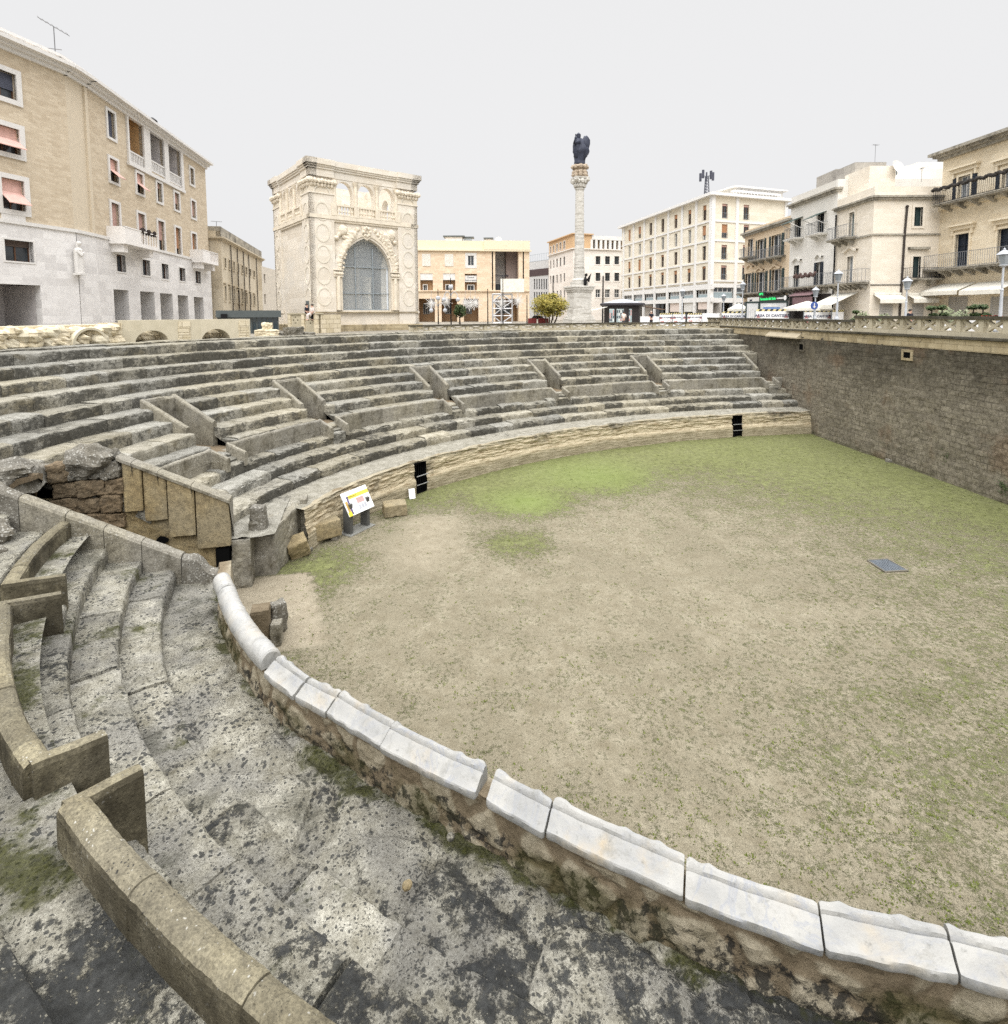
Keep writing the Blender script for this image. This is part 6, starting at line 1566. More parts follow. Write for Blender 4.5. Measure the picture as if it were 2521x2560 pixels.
for x in (578, 594, 609, 622, 641):
    s_ = F2.sz(x, 700)[0]; mb = MB(); mb.tube([F2.pt(s_, GB, .12), F2.pt(s_, ztO, .12)], .06, 5); mb.build('drainpipe', M_iron if False else plain('dark_pipe', S(70, 56, 48, .5), .6) if x == 578 else bpy.data.materials['dark_pipe'], b2)
b2b = thing('pale_side_house', 'pale narrow house end between the old palazzo and the gothic pavilion', 'building', atY(668, 800, 70)); q0, q1 = atY(655, 700, 68), atY(700, 700, 76); zt_2 = atY(655, 665, 68).z
F2b = Face(q0, q1); mb = MB(); wall(mb, F2b, [(0, GB), (F2b.L, GB), (F2b.L, zt_2), (0, zt_2)], [hole(F2b, 660, 685, 664, 707), hole(F2b, 661, 735, 665, 760)], .2); mb.build('wall', plain('pale_plaster', S(222, 208, 184, .7), .9), b2b, recalc=False)
for r in ((660, 685, 664, 707), (661, 735, 665, 760)): window(F2b, F2b.rect(*r), b2b, None, sash=M_wood)
box_body(F2b, .4, GB, zt_2, b2b, M_old)

# ---- 3. low dark metal and glass entrance pavilion
b3 = thing('glass_kiosk', 'low dark grey metal roofed glass pavilion behind the ruined arcade', 'kiosk', atY(620, 800, 40))
q0, q1 = atY(540, 790, 38.5), atY(701, 790, 40.5); F3 = Face(q0, q1); zt_2 = F3.sz(640, 776)[1]; zlo = F3.sz(640, 793)[1]
M_steeld = plain('dark_green_grey_metal', S(96, 108, 108, .6), .5, .3, var=.06)
mb = MB(); fbox(mb, F3, 0, F3.L, zlo, zt_2, -6, .6); mb.build('roof', M_steeld, b3); mb = MB(); fbox(mb, F3, .1, F3.L - .15, GB, zlo, -5.8, .2); mb.build('glass_wall', glass_mat('dark_blue_glass', (.05, .075, .09, 1), .1, .8), b3)
mb = MB()
for k in range(12): fbox(mb, F3, .1 + (F3.L - .3) * k / 11 - .03, .1 + (F3.L - .3) * k / 11 + .05, GB, zlo, .2, .28)
mb.build('mullions', M_steeld, b3)
mb = MB(); fbox(mb, F3, .3, .7, zlo - .05, zlo + .25, .6, .9); mb.build('lamp', M_iron, b3)

# ---- 5. ochre office block with the tall recess
D5 = 92; q0, q1 = atY(1018, 600, D5), atY(1324, 606, D5 + 2.5); F5 = Face(q0, q1)
M_or = wall_stone('orange_tufa', S(222, 184, 134, .80), S(234, 206, 162, .82), .35, .9, .12, stain=S(190, 146, 96, .6), stain_amt=.2, bump=.15)
M_orb = wall_stone('tan_brick', S_raw(196, 158, 120, .8), S_raw(214, 182, 146, .84), .12, .4, .15, stain=S(170, 130, 92, .6), stain_amt=.2, bump=.15)
b5 = thing('ochre_office_block', 'three storey ochre office block with a tall recessed bay behind the scaffold', 'building', (q0.x, q0.y, GZ))
z3 = zr(.31513, 1000, 540); zt5 = F5.sz(1200, 602)[1]; zA = F5.sz(1200, 727)[1]
w5 = [((178, 300, 243, 397), 'shut'), ((357, 302, 424, 398), 'shut'), ((540, 313, 588, 392), 'win')]
w5b = [((162, 455, 262, 588),), ((342, 455, 440, 588),), ((516, 458, 612, 588),)]
rec = (757, 262, 942, 588); gr5 = [(152, 655, 278, 870), (332, 655, 455, 870), (508, 655, 625, 870), (757, 655, 942, 870)]
mb = MB(); hs = [hole(F5, *z3(*r)) for r, k in w5] + [hole(F5, *z3(*r[0])) for r in w5b] + [hole(F5, *z3(*rec))]
for r in gr5: a = F5.rect(*z3(*r)); hs.append(rect_poly((a[0], a[1], GB + .01, a[3])))
wall(mb, F5, [(0, GB), (F5.L, GB), (F5.L, zt5 - 1.6), (0, zt5 - 1.6)], hs, 1.2); mb.build('wall', M_or, b5, recalc=False)
mb = MB(); R4 = F5.rect(*z3(115, 240, 470, 430)); fbox(mb, F5, R4[0], R4[1], R4[2], R4[3], -.02, .03)
mb.f = mb.f; mb.build('brick_panel', M_orb, b5) if False else None
for r, k in w5:
    R4 = F5.rect(*z3(*r))
    if k == 'shut':
        mb = MB(); fbox(mb, F5, *R4, -.1, .06); w_ = mb.build('window', M_white, b5); mb = MB()
        for q in range(12): fbox(mb, F5, R4[0] + .1, R4[1] - .1, R4[2] + (R4[3] - R4[2]) * (q + .1) / 12, R4[2] + (R4[3] - R4[2]) * (q + .85) / 12, .06, .09)
        mb.build('blind', M_cream, w_)
    else: window(F5, R4, b5, M_white, fw=.45, proud=.05, depth=.2, sash=M_white, pane=M_glass)
for i, (r,) in enumerate(w5b):
    s0, s1, z0_, zt_2 = F5.rect(*z3(*r)); mb = MB(); fbox(mb, F5, s0, s1, z0_, zt_2, -1.5, -1.15); mb.build('recess', M_orb, b5)
    window(F5, (s0 + .5, s1 - 1.0 if i == 0 else s1 - .5, z0_, zt_2 - 1.9), b5, M_white, fw=.1, proud=.1 - 1.1, depth=1.1, sash=M_white)
    if i < 2: mb = MB(); fbox(mb, F5, s0, s1, zt_2 - 1.1, zt_2, -.4, -.1); mb.build('white_blind', M_white, b5)
# two line sign
s0, s1, z0_, zt_2 = F5.rect(*z3(516, 472, 610, 522)); mb = MB(); fbox(mb, F5, s0, s1, z0_, zt_2, -.25, -.15); sg = mb.build('sign_board', M_white, b5)
M_ink = plain('dark_blue_ink', S(44, 52, 84, .5), .7); hh = zt_2 - z0_
text_mesh('Centro', hh * .36, M_ink, F5.pt((s0 + s1) / 2, z0_ + hh * .72, -.13), F5.d, Z3, sg, 'lettering'); text_mesh('Assicurazioni', hh * .36, M_ink, F5.pt((s0 + s1) / 2, z0_ + hh * .28, -.13), F5.d, Z3, sg, 'lettering', sxs=.95)
# tall recess
s0, s1, z0_, zt_2 = F5.rect(*z3(*rec)); mb = MB()
mb.quad(*[F5.pt(s, z, -5) for s, z in rect_poly((s0, s1, z0_, zt_2))]); mb.build('recess_back', plain('pale_panel', S(214, 208, 200, .68), .8), b5, recalc=False)
mb = MB()
for s_ in (s0, s1): mb.quad(F5.pt(s_, z0_, -1.1), F5.pt(s_, zt_2, -1.1), F5.pt(s_, zt_2, -5), F5.pt(s_, z0_, -5))
for z in (z0_, zt_2): mb.quad(F5.pt(s0, z, -1.1), F5.pt(s1, z, -1.1), F5.pt(s1, z, -5), F5.pt(s0, z, -5))
fbox(mb, F5, s0 + (s1 - s0) * .56, s1, z0_, zt_2, -4.9, -3.0); mb.build('recess_side', plain('mauve_brown_stone', S(176, 150, 140, .6), .9), b5, recalc=False)
text_mesh('Groupama', hh * .50, M_ink, F5.pt(s0 + (s1 - s0) * .36, F5.sz(*z3(815, 462))[1], -2.9), F5.d, Z3, b5, 'lettering', .05, bold=.008)
window(F5, (s0 + .3, s0 + (s1 - s0) * .54, z0_, F5.sz(*z3(815, 530))[1]), b5, None, depth=4.5, sash=M_iron, mull=3)
for x in (735, 980):
    s_ = F5.sz(*z3(x, 400))[0]; mb = MB(); fbox(mb, F5, s_ - .10, s_ + .10, F5.sz(*z3(x, 588))[1], F5.sz(*z3(x, 260))[1], -.1, .02); mb.build('slot', M_dark, b5)
for i, r in enumerate(gr5):
    a = F5.rect(*z3(*r)); mb = MB(); fbox(mb, F5, a[0] - .3, a[1] + .3, GB, a[3] + .2, -4.4, -4.2); fbox(mb, F5, a[0] - .2, a[1] + .2, a[3] + .02, a[3] + .2, -4.2, -1.2); fbox(mb, F5, a[0] - .3, a[0] - .02, GB, a[3], -4.2, -1.2); fbox(mb, F5, a[1] + .02, a[1] + .3, GB, a[3], -4.2, -1.2); mb.build('portico', M_orb, b5, recalc=False)
    window(F5, (a[0] + .6, a[1] - .9, a[3] - 2.6, a[3] - .7), b5, None, depth=4.1, sash=M_white, mull=2); window(F5, (a[0] + 1.0, a[1] - 1.6, GB + .3, a[3] - 4.2), b5, None, depth=4.1, sash=M_iron, mull=1)
mb = MB(); R4 = F5.rect(*z3(1040, 588, 1040, 592)); zq = F5.sz(*z3(600, 590))[1]; fbox(mb, F5, 0, F5.L, zq - .18, zq + .02, 0, .3); mb.build('string_course', M_or, b5)
M_yel = plain('yellow_plaster', S(234, 214, 164, .78), .9, var=.06)
mb = MB(); fbox(mb, F5, 0, F5.L, zt5 - 1.6, zt5, -.4, .05); fbox(mb, F5, 0, F5.L + .3, zt5 - 1.75, zt5 - 1.5, -.2, .45); fbox(mb, F5, F5.sz(*z3(668, 260))[0], F5.L, zt5 - 1.5, zt5 + .05, -.4, .5); mb.build('attic', M_yel, b5)
box_body(F5, 14, GB, zt5 - .3, b5, M_or)
rt = lambda x, Y: F5.pt(F5.sz(x, 600)[0], zt5 - .3, -Y)
for nm, lb, x, sz_, m in (('roof_hut', 'small white roof hut with a dark lid on the ochre office block', 1138, (2.9, 2, 1.2), M_white), ('roof_tank', 'blue grey tank on the roof of the ochre office block', 1173, (1.3, 1.2, 1.1), M_steel), ('roof_box', 'white roof vent box on the ochre office block', 1226, (.9, 1, 1.0), M_white)):
    p = rt(x, 3); t = thing(nm, lb, 'roof hut' if 'hut' in nm else 'roof unit', p); mb = MB(); mb.box(p + Z3 * sz_[2] / 2, sz_, 0); mb.build('walls', m, t)
    mb = MB(); mb.box(p + Z3 * (sz_[2] + .1), (sz_[0] + .8, sz_[1] + .6, .2), 0); mb.build('lid', M_steeld, t)
def dish(label, base, r=.9, tilt=.4, rz=0):
    t = thing('satellite_dish', label, 'satellite dish', base); b = Vector(base); mb = MB(); mb.tube([b, b + Z3 * r * .9], .05, 5); mb.build('mast', M_steel, t); mb = MB(); rows = []
    R = Matrix.Rotation(rz, 3, 'Z') @ Matrix.Rotation(pi / 2 - tilt, 3, 'X')
    for k in range(6): rr = r * k / 5; rows.append([b + Z3 * r + R @ Vector((rr * cos(2 * pi * j / 20), rr * sin(2 * pi * j / 20), .25 * rr * rr / r)) for j in range(21)])
    mb.grid(rows); mb.build('bowl', M_white, t, recalc=False, smooth=True)
dish('white satellite dish on the roof of the ochre office block', rt(1250, 2) + Z3 * .2, .55)

# ---- 6. pale block with an ochre attic, and the grey block beyond it
M_pal = wall_stone('pale_pink_plaster', S(226, 214, 200, .76), S(238, 228, 216, .78), .6, 2, .08, stain=S(196, 184, 166, .66), stain_amt=.15, bump=.1)
zt6 = atY(1430, 584, 104).z; kc = atz(1434, 584, zt6); kl = atz(1373, 606, zt6); kr = atz(1572, 590, zt6); F6l, F6 = Face(kl, kc), Face(kc, kr)
b6 = thing('pale_block', 'pale four storey block with an ochre attic behind the monument column', 'building', (kc.x, kc.y, GZ))
zm6 = F6.sz(1500, 622)[1]; z4 = zr(.31513, 1300, 300)
lf = [(240, 1115, 249, 1180), (264, 1108, 273, 1173), (289, 1100, 300, 1168), (316, 1092, 328, 1160), (345, 1083, 358, 1152), (240, 1236, 249, 1298), (264, 1232, 273, 1296), (289, 1226, 300, 1292), (319, 1222, 330, 1288), (347, 1214, 358, 1282), (266, 1356, 274, 1410), (292, 1354, 302, 1410), (319, 1350, 330, 1410), (347, 1346, 358, 1410)]
rf_ = [(x, y, x + 38, y + 64) for y in (1080, 1212, 1343) for x in (601, 676, 750)]
mb = MB(); wall(mb, F6l, [(0, GB), (F6l.L, GB), (F6l.L, zm6), (0, zm6)], [hole(F6l, *z4(*r)) for r in lf], .25); wall(mb, F6, [(0, GB), (F6.L, GB), (F6.L, zm6), (0, zm6)], [hole(F6, *z4(*r)) for r in rf_], .25); mb.build('wall', M_pal, b6, recalc=False)
for r in lf: window(F6l, F6l.rect(*z4(*r)), b6, None, sash=M_iron, mull=0)
for i, r in enumerate(rf_): window(F6, F6.rect(*z4(*r)), b6, M_pal, fw=.2, proud=.06, sash=M_iron if i < 6 else M_white, rail=1)
M_och = plain('ochre_attic_plaster', S(222, 170, 90, .74), .9, var=.08)
al = [(241, 1006, 251, 1056), (266, 996, 276, 1048), (291, 984, 302, 1040), (318, 972, 330, 1030), (347, 962, 360, 1022)]
mb = MB(); wall(mb, F6l, [(0, zm6), (F6l.L, zm6), (F6l.L, zt6), (0, zt6)], [hole(F6l, *z4(*r)) for r in al], .2); s_ = F6.sz(1480, 600)[0]; wall(mb, F6, [(0, zm6), (s_, zm6), (s_, zt6), (0, zt6)], [], 0); fbox(mb, F6, s_, F6.L, zm6, zt6 - .9, -1.6, -1.3); mb.build('attic_wall', M_och, b6, recalc=False)
for r in al: window(F6l, F6l.rect(*z4(*r)), b6, M_white, fw=.12, sash=M_white, mull=0)
mb = MB(); n = 8
for k in range(n + 1): a = s_ + (F6.L - s_) * k / n; fbox(mb, F6, a - .25, a + .25, zm6, zt6 - .9, -.3, .05)
fbox(mb, F6, s_, F6.L, zt6 - .95, zt6 - .2, -1.6, .1); mb.build('attic_colonnade', M_white, b6, recalc=False)
mb = MB()
for k in (0, 1, 4, 5): a = s_ + (F6.L - s_) * (k + .5) / n; fbox(mb, F6, a - .35, a + .35, zm6 + .2, zt6 - 1.3, -1.3, -1.2)
mb.build('attic_windows', M_glass, b6)
cornice(F6l, 0, F6l.L, zm6 - .2, b6, M_pal, ((0, .2, .35),)); cornice(F6, 0, F6.L, zm6 - .2, b6, M_pal, ((0, .2, .35),)); cornice(F6l, 0, F6l.L, zt6 - .1, b6, M_och, ((0, .2, .4),)); cornice(F6, 0, s_, zt6 - .1, b6, M_och, ((0, .2, .4),))
mb = MB(); p_ = [F6l.pt(0, 0), F6.pt(0, 0), F6.pt(F6.L, 0), F6.pt(F6.L, 0, -14), F6l.pt(0, 0) + Vector((2, 16, 0))]; body(mb, [(q.x, q.y) for q in p_], GB, zt6 - .2, skip=(0, 1)); mb.build('side_walls', M_pal, b6, recalc=False)
for x in (660, 267):
    F = F6 if x > 400 else F6l; a = F.sz(*z4(x, 1300))[0]; mb = MB(); mb.tube([F.pt(a, GB, .1), F.pt(a, F.sz(*z4(x, 1235))[1], .1)], .1, 5); mb.build('drainpipe', bpy.data.materials['dark_pipe'], b6)
q0, q1 = atY(1322, 700, 132), atY(1372, 700, 126); F6g = Face(q0, q1); zt_2 = F6g.sz(1350, 652)[1]
b6g = thing('grey_block', 'grey office block with narrow windows and a dark attic band', 'building', (q0.x, q0.y, GZ))
gl = [(x, y, x + 3.2, y + 26) for y in (697, 730, 763) for x in (1335, 1341, 1347, 1353, 1359, 1365)]
mb = MB(); wall(mb, F6g, [(0, GB), (F6g.L, GB), (F6g.L, zt_2), (0, zt_2)], [hole(F6g, *r) for r in gl], .3); mb.build('wall', plain('grey_plaster', S(200, 198, 196, .7), .9), b6g, recalc=False)
for r in gl: window(F6g, F6g.rect(*r), b6g, None, sash=M_iron, mull=0)
mb = MB(); fbox(mb, F6g, 0, F6g.L, F6g.sz(1350, 689)[1], F6g.sz(1350, 672)[1], 0, .1); mb.build('attic_band', plain('maroon_band', S(92, 66, 66, .6), .8), b6g)
box_body(F6g, 10, GB, zt_2, b6g, M_pal)
railing(F6g, 0, F6g.L, zt_2, zt_2 + 1.6, .0, b6g, M_steel, .8, .03, sides=False)

# ---- 7. six storey modern block
M_bei = wall_stone('beige_panels', S(224, 210, 178, .76), S(236, 224, 196, .78), .55, 1.5, .22, stain=S(196, 180, 146, .66), stain_amt=.12, bump=.12)
M_pil = plain('pale_grey_concrete', S(226, 224, 220, .78), .8, var=.05)
zt7 = atY(1782, 489, 70).z; kc = atz(1782, 489, zt7); kl = atz(1556, 571, zt7); kr7 = atz(1968, 505, zt7); F7l = Face(kl, kc); F7 = Face(kc, kr7)
b7 = thing('six_storey_block', 'six storey modern beige block with pale concrete grid and orange blinds', 'building', (kc.x, kc.y, GZ))
zr7 = [F7l.sz(1782, y)[1] for y in (490, 554, 604, 653, 705)]
rows7 = [[(861, 870, 879, 960), (941, 846, 961, 937), (1027, 816, 1050, 912), (1121, 784, 1146, 888), (1225, 751, 1250, 858), (1334, 714, 1360, 829), (1451, 676, 1480, 796)],
         [(861, 1000, 879, 1086), (941, 980, 961, 1068), (1027, 955, 1050, 1050), (1121, 928, 1146, 1028), (1225, 900, 1250, 1004), (1334, 870, 1360, 978), (1447, 838, 1477, 952)],
         [(859, 1124, 878, 1210), (938, 1106, 959, 1196), (1025, 1088, 1047, 1182), (1119, 1070, 1143, 1166), (1224, 1048, 1249, 1148), (1330, 1025, 1357, 1132), (1447, 1000, 1476, 1112)],
         [(859, 1248, 877, 1333), (937, 1236, 958, 1326), (1024, 1224, 1046, 1316), (1118, 1208, 1142, 1306), (1221, 1194, 1247, 1294), (1328, 1178, 1355, 1284), (1444, 1160, 1474, 1270)]]
bl7 = [[M_blindo, M_blindo, None, None, M_blindo, M_blindo, M_blindo], [None, None, None, None, None, None, M_blindo], [M_blindo, M_blindo, M_blindo, M_blindo, None, None, None], [M_blindo, M_blindo, M_blindo, M_blindo, M_blindo, M_blindo, M_blindo]]
fr7 = [[.95, .6, .3, .3, .3, .25, .3], [0, 0, 0, 0, 0, 0, .65], [.6, .9, .2, .15, 0, 0, 0], [.15, .2, .2, .2, .3, .3, .15]]
rr7 = [[(1606, 663, 1650, 778), (1776, 672, 1820, 790)], [(1603, 826, 1649, 935), (1776, 830, 1820, 940)], [(1600, 990, 1645, 1104), (1770, 990, 1815, 1104)], [(1597, 1152, 1642, 1266), (1765, 1152, 1810, 1266)]]
zmez = F7.sz(1782, 708)[1]; zg = F7.sz(*z4(1530, 1420))[1]
mb = MB(); wall(mb, F7l, [(0, zmez), (F7l.L, zmez), (F7l.L, zt7), (0, zt7)], [hole(F7l, *z4(*r)) for row in rows7 for r in row], .25); wall(mb, F7, [(0, zmez), (F7.L, zmez), (F7.L, zt7), (0, zt7)], [hole(F7, *z4(*r)) for row in rr7 for r in row], .25); mb.build('panel_wall', M_bei, b7, recalc=False)
for ri, row in enumerate(rows7):
    for ci, r in enumerate(row): window(F7l, F7l.rect(*z4(*r)), b7, None, sash=M_wood if ri in (0, 2, 3) else M_white, rail=0, blind=bl7[ri][ci], frac=max(.1, fr7[ri][ci]))
for ri, row in enumerate(rr7):
    for ci, r in enumerate(row):
        R4 = F7.rect(*z4(*r)); w_ = window(F7, R4, b7, None, sash=M_wood, blind=M_blindo if ri == 1 and ci == 0 else M_blind, frac=.6 if ri == 1 and ci == 0 else .15); railing(F7, R4[0], R4[1], R4[2], R4[2] + (R4[3] - R4[2]) * .36, .08, w_, M_steel, .2, .012, sides=False)
mb = MB(); pil = [828, 905, 990, 1078, 1180, 1288, 1400]
for x in pil: a = F7l.sz(*z4(x, 1000))[0]; fbox(mb, F7l, max(0, a - .22), a + .22, GB, zt7, -.1, .14)
for x in (1715,): a = F7.sz(*z4(x, 1000))[0]; fbox(mb, F7, a - .22, a + .22, GB, zt7, -.1, .14)
fbox(mb, F7, -.15, .4, GB, zt7, -.3, .15); fbox(mb, F7l, F7l.L - .4, F7l.L + .15, GB, zt7, -.3, .15); fbox(mb, F7, F7.L - .4, F7.L, GB, zt7, -.3, .15)
mb.build('pilasters', M_pil, b7, recalc=False)
mb = MB()
for (xl, yl, xc, yc) in ((905, 968, 1530, 800), (905, 1094, 1530, 955), (905, 1216, 1530, 1120), (905, 1345, 1530, 1275)):
    z = F7.sz(*z4(1560, yc))[1]; fbox(mb, F7l, 0, F7l.L, z - .1, z + .1, -.1, .11); fbox(mb, F7, 0, F7.L, z - .1, z + .1, -.1, .11)
mb.build('floor_bands', M_pil, b7, recalc=False)
M_teal = plain('teal_panel', S(150, 176, 184, .7), .5)
x7 = [828] + pil[1:] + [1525]
for i in range(7):
    a, b_ = F7l.sz(*z4(x7[i], 1400))[0] + .28, F7l.sz(*z4(x7[i + 1], 1400))[0] - .28
    z0_ = zg + .25; R4 = (a, b_, z0_, zmez - .75); mb = MB(); fbox(mb, F7l, a - .3, b_ + .3, zmez - .75, zmez - .05, -.3, .05); fbox(mb, F7l, a - .3, b_ + .3, zg - .35, zg + .25, -.3, .05); mb.build('spandrel', M_pil, b7, recalc=False)
    w_ = window(F7l, (a, b_, z0_ + (zmez - .75 - z0_) * .4, zmez - .75), b7, None, sash=M_white, mull=3, pane=M_glassl if i in (1, 4, 5) else M_glass); mb = MB(); fbox(mb, F7l, a, b_, z0_, z0_ + (zmez - .75 - z0_) * .4, -.22, -.12); mb.build('panel', M_teal, w_)
    if i in (3, 4, 5, 6): mb = MB(); [fbox(mb, F7l, a + .3 + .35 * k, a + .52 + .35 * k, zmez - .65, zmez - .4, .05, .1) for k in range(4)]; mb.build('sign_letters', M_iron, b7) if False else None
    # ground floor bays
    mb = MB(); fbox(mb, F7l, a, b_, GB, zg - .35, -1.6, -1.5); mb.build('shop_front', M_glass if i in (2, 3, 4) else plain('pale_shopfront', S(222, 214, 204, .7), .8) if i == 0 else bpy.data.materials['pale_shopfront'], b7)
    if i >= 4: mb = MB(); fbox(mb, F7l, a, b_, zg - (1.6 if i < 6 else 1.3), zg - .35, -.25, -.15); mb.build('shop_awning', M_white if i == 5 else plain('pink_fascia', S(232, 208, 192, .75), .8) if i == 4 else bpy.data.materials['pink_fascia'], b7)
for a, b_ in ((.6, F7.sz(*z4(1690, 1400))[0]), (F7.sz(*z4(1725, 1400))[0], F7.L - .5)):
    mb = MB(); fbox(mb, F7, a - .3, b_ + .3, zmez - .5, zmez - .02, -.3, .05); fbox(mb, F7, a - .3, b_ + .3, zg - .45, zg + .15, -.3, .05); mb.build('spandrel', M_pil, b7, recalc=False)
    w_ = window(F7, (a, b_, zg + .9, zmez - .5), b7, None, sash=M_white, mull=3); mb = MB(); fbox(mb, F7, a, b_, zg + .15, zg + .9, -.22, -.12); mb.build('panel', M_teal, w_); mb = MB(); fbox(mb, F7, a, b_, GB, zg - .45, -1.5, -1.4); mb.build('shop_front', M_glass, b7)
mb = MB(); fbox(mb, F7l, -.5, F7l.L + .6, zt7, zt7 + .35, -.8, .65); fbox(mb, F7, -.6, F7.L + .5, zt7 + .003, zt7 + .353, -.8, .65); mb.build('eaves', M_pil, b7, recalc=False)
mb = MB(); p_ = [F7l.pt(0, 0), F7.pt(0, 0), F7.pt(F7.L, 0), F7.pt(F7.L, 0, -13), F7l.pt(0, 0, -13)]; body(mb, [(p.x, p.y) for p in p_], GB, zt7 + .1, skip=(0, 1)); mb.build('side_walls', M_bei, b7, recalc=False)
mb = MB(); a = F7.sz(1840, 480)[0] + 2.5; zph = F7.sz(1845, 467)[1]
fbox(mb, F7, a - 1.0, a + 7, zt7 + .3, zph + .3, -5.5, -1.5); fbox(mb, F7, a - 1.6, a + 7.4, zph + .3, zph + .5, -6, -1.0); fbox(mb, F7, a - 2.0, a + 6, zt7 + 1.0, zt7 + 1.2, -1.4, -.9); mb.build('penthouse', M_pil, b7, recalc=False)
railing(F7, a - 2.0, a + 6, zt7 + .4, zt7 + 1.2, -.9, b7, M_pil, .5, .03, sides=False)
# phone mast on the roof
mq = F7l.pt(F7l.sz(1725, 500)[0], zt7 + .3, -2.5); mst = thing('phone_mast', 'dark lattice phone mast with antenna panels on the roof of the six storey block', 'mast', mq)
hm_ = atY(1725, 441, mq.y).z - mq.z; mb = MB()
for k in range(3): a = 2 * pi * k / 3; mb.tube([mq + Vector((.45 * cos(a), .45 * sin(a), 0)), mq + Vector((.22 * cos(a), .22 * sin(a), hm_))], .06, 5)
for k in range(9):
    z = hm_ * k / 9; r0, r1 = .45 - .23 * k / 9, .45 - .23 * (k + 1) / 9
    for j in range(3): a, b_ = 2 * pi * j / 3, 2 * pi * (j + 1) / 3; mb.tube([mq + Vector((r0 * cos(a), r0 * sin(a), z)), mq + Vector((r1 * cos(b_), r1 * sin(b_), z + hm_ / 9))], .04, 4)
mb.build('lattice', M_iron if False else plain('mast_grey', S(78, 82, 104, .55), .6), mst)
for k in range(5): a = 2 * pi * k / 5; mb = MB(); mb.box(mq + Vector((.85 * cos(a), .85 * sin(a), hm_ + .2 * (k % 2))), (.28, .2, 1.1), a); mb.tube([mq + Z3 * hm_, mq + Vector((.85 * cos(a), .85 * sin(a), hm_))], .03, 4); mb.build('antenna_panel', bpy.data.materials['mast_grey'], mst)
# ---- 8, 9, 10, 11: the row of old houses on the right
z5 = zr(.35767, 1840, 380)
XR = 27.1
def fx(x0, x1, X0=XR, X1=XR):
    """face along the street between two photo columns at the given distances to the right"""
    f = lambda x, X: (X, ray(x, 780).y / ray(x, 780).x * X)
    return Face(f(x0, X0), f(x1, X1))
M_h8 = wall_stone('orange_limewash', S(222, 186, 132, .72), S(234, 206, 160, .74), 4, 6, .0, stain=S(168, 132, 90, .55), stain_amt=.35, bump=.15)
M_h9 = wall_stone('white_limewash', S(230, 224, 210, .66), S(240, 235, 225, .70), 4, 6, .0, stain=S(176, 168, 148, .6), stain_amt=.3, bump=.15)
M_h10 = wall_stone('cream_ashlar', S(230, 214, 186, .76), S(238, 224, 200, .78), .3, .8, .10, stain=S(190, 172, 140, .62), stain_amt=.2, bump=.15, jw=.01)
M_h11 = wall_stone('yellow_ashlar', S(232, 208, 160, .76), S(240, 220, 178, .78), .32, .9, .10, stain=S(190, 166, 120, .62), stain_amt=.18, bump=.15, jw=.01)
M_sill = lichen_stone('stained_cornice', S(226, 214, 186, .8), S(186, 172, 144, .7), S(190, 182, 164, .7), black=.06, white=.05, moss=0, crust=.45)
M_rail = plain('grey_iron_railing', S(150, 154, 160, .6), .5, .3); M_raild = plain('dark_iron_railing', S(60, 62, 70, .5), .5, .3)
def wavy_head(F, s0, s1, z, parent, mat):
    mb = MB(); n = 12; c = (s0 + s1) / 2; w = (s1 - s0) / 2 + .25
    lo = [(c - w + 2 * w * k / n, z + .28 * max(0, cos((k / n - .5) * pi * 1.25)) ** 2) for k in range(n + 1)]; hi = [(a, b + .16) for a, b in lo]
    arch_band(mb, F, lo, hi, 0, .2); return mb.build('window_head', mat, parent, recalc=False)
# 8
F8 = fx(1858, 1969.5); zt8 = F8.sz(1969, 541)[1]
b8 = thing('ochre_palazzo', 'small ochre stained palazzo above the green pharmacy sign', 'building', (F8.A.x, F8.A.y, GZ))
u8 = [(88, 607, 124, 735), (155, 610, 198, 755), (254, 578, 318, 735)]; l8 = [(70, 848, 112, 985), (150, 838, 204, 985), (256, 818, 318, 975)]
mb = MB(); wall(mb, F8, [(0, GB), (F8.L, GB), (F8.L, zt8), (0, zt8)], [hole(F8, *z5(*r)) for r in u8 + l8], .25); mb.build('wall', M_h8, b8, recalc=False)
for i, r in enumerate(u8 + l8):
    s0, s1, z0_, z1_ = F8.rect(*z5(*r)); w = (s1 - s0); window(F8, (s0, s1, z0_, z1_), b8, M_h8, fw=.12, proud=.06, sash=M_white, leaves=None if i == 0 else M_green, lw=w * .32)
    if i < 3: balcony(F8, s0 - w * .5, s1 + w * .5, z0_, .75, b8, M_sill, M_rail, .95, brackets=2, step=.22); wavy_head(F8, s0, s1, z0_ - 1.15, b8, M_h8)
s0 = F8.sz(*z5(60, 950))[0]; zz8 = F8.rect(*z5(*l8[2]))[2]
balcony(F8, max(.1, s0), F8.L - .1, zz8, .9, b8, M_sill, M_rail, 1.0, brackets=9, step=.3)
cornice(F8, 0, F8.L, zt8 - .7, b8, M_sill, ((0, .2, .25), (.2, .4, .45))); box_body(F8, 9, GB, zt8, b8, M_h8)
mb = MB(); fbox(mb, F8, .2, F8.L - .2, GB + .3, zz8 - .9, -.2, .03); mb.build('shop_front', M_glass, b8)
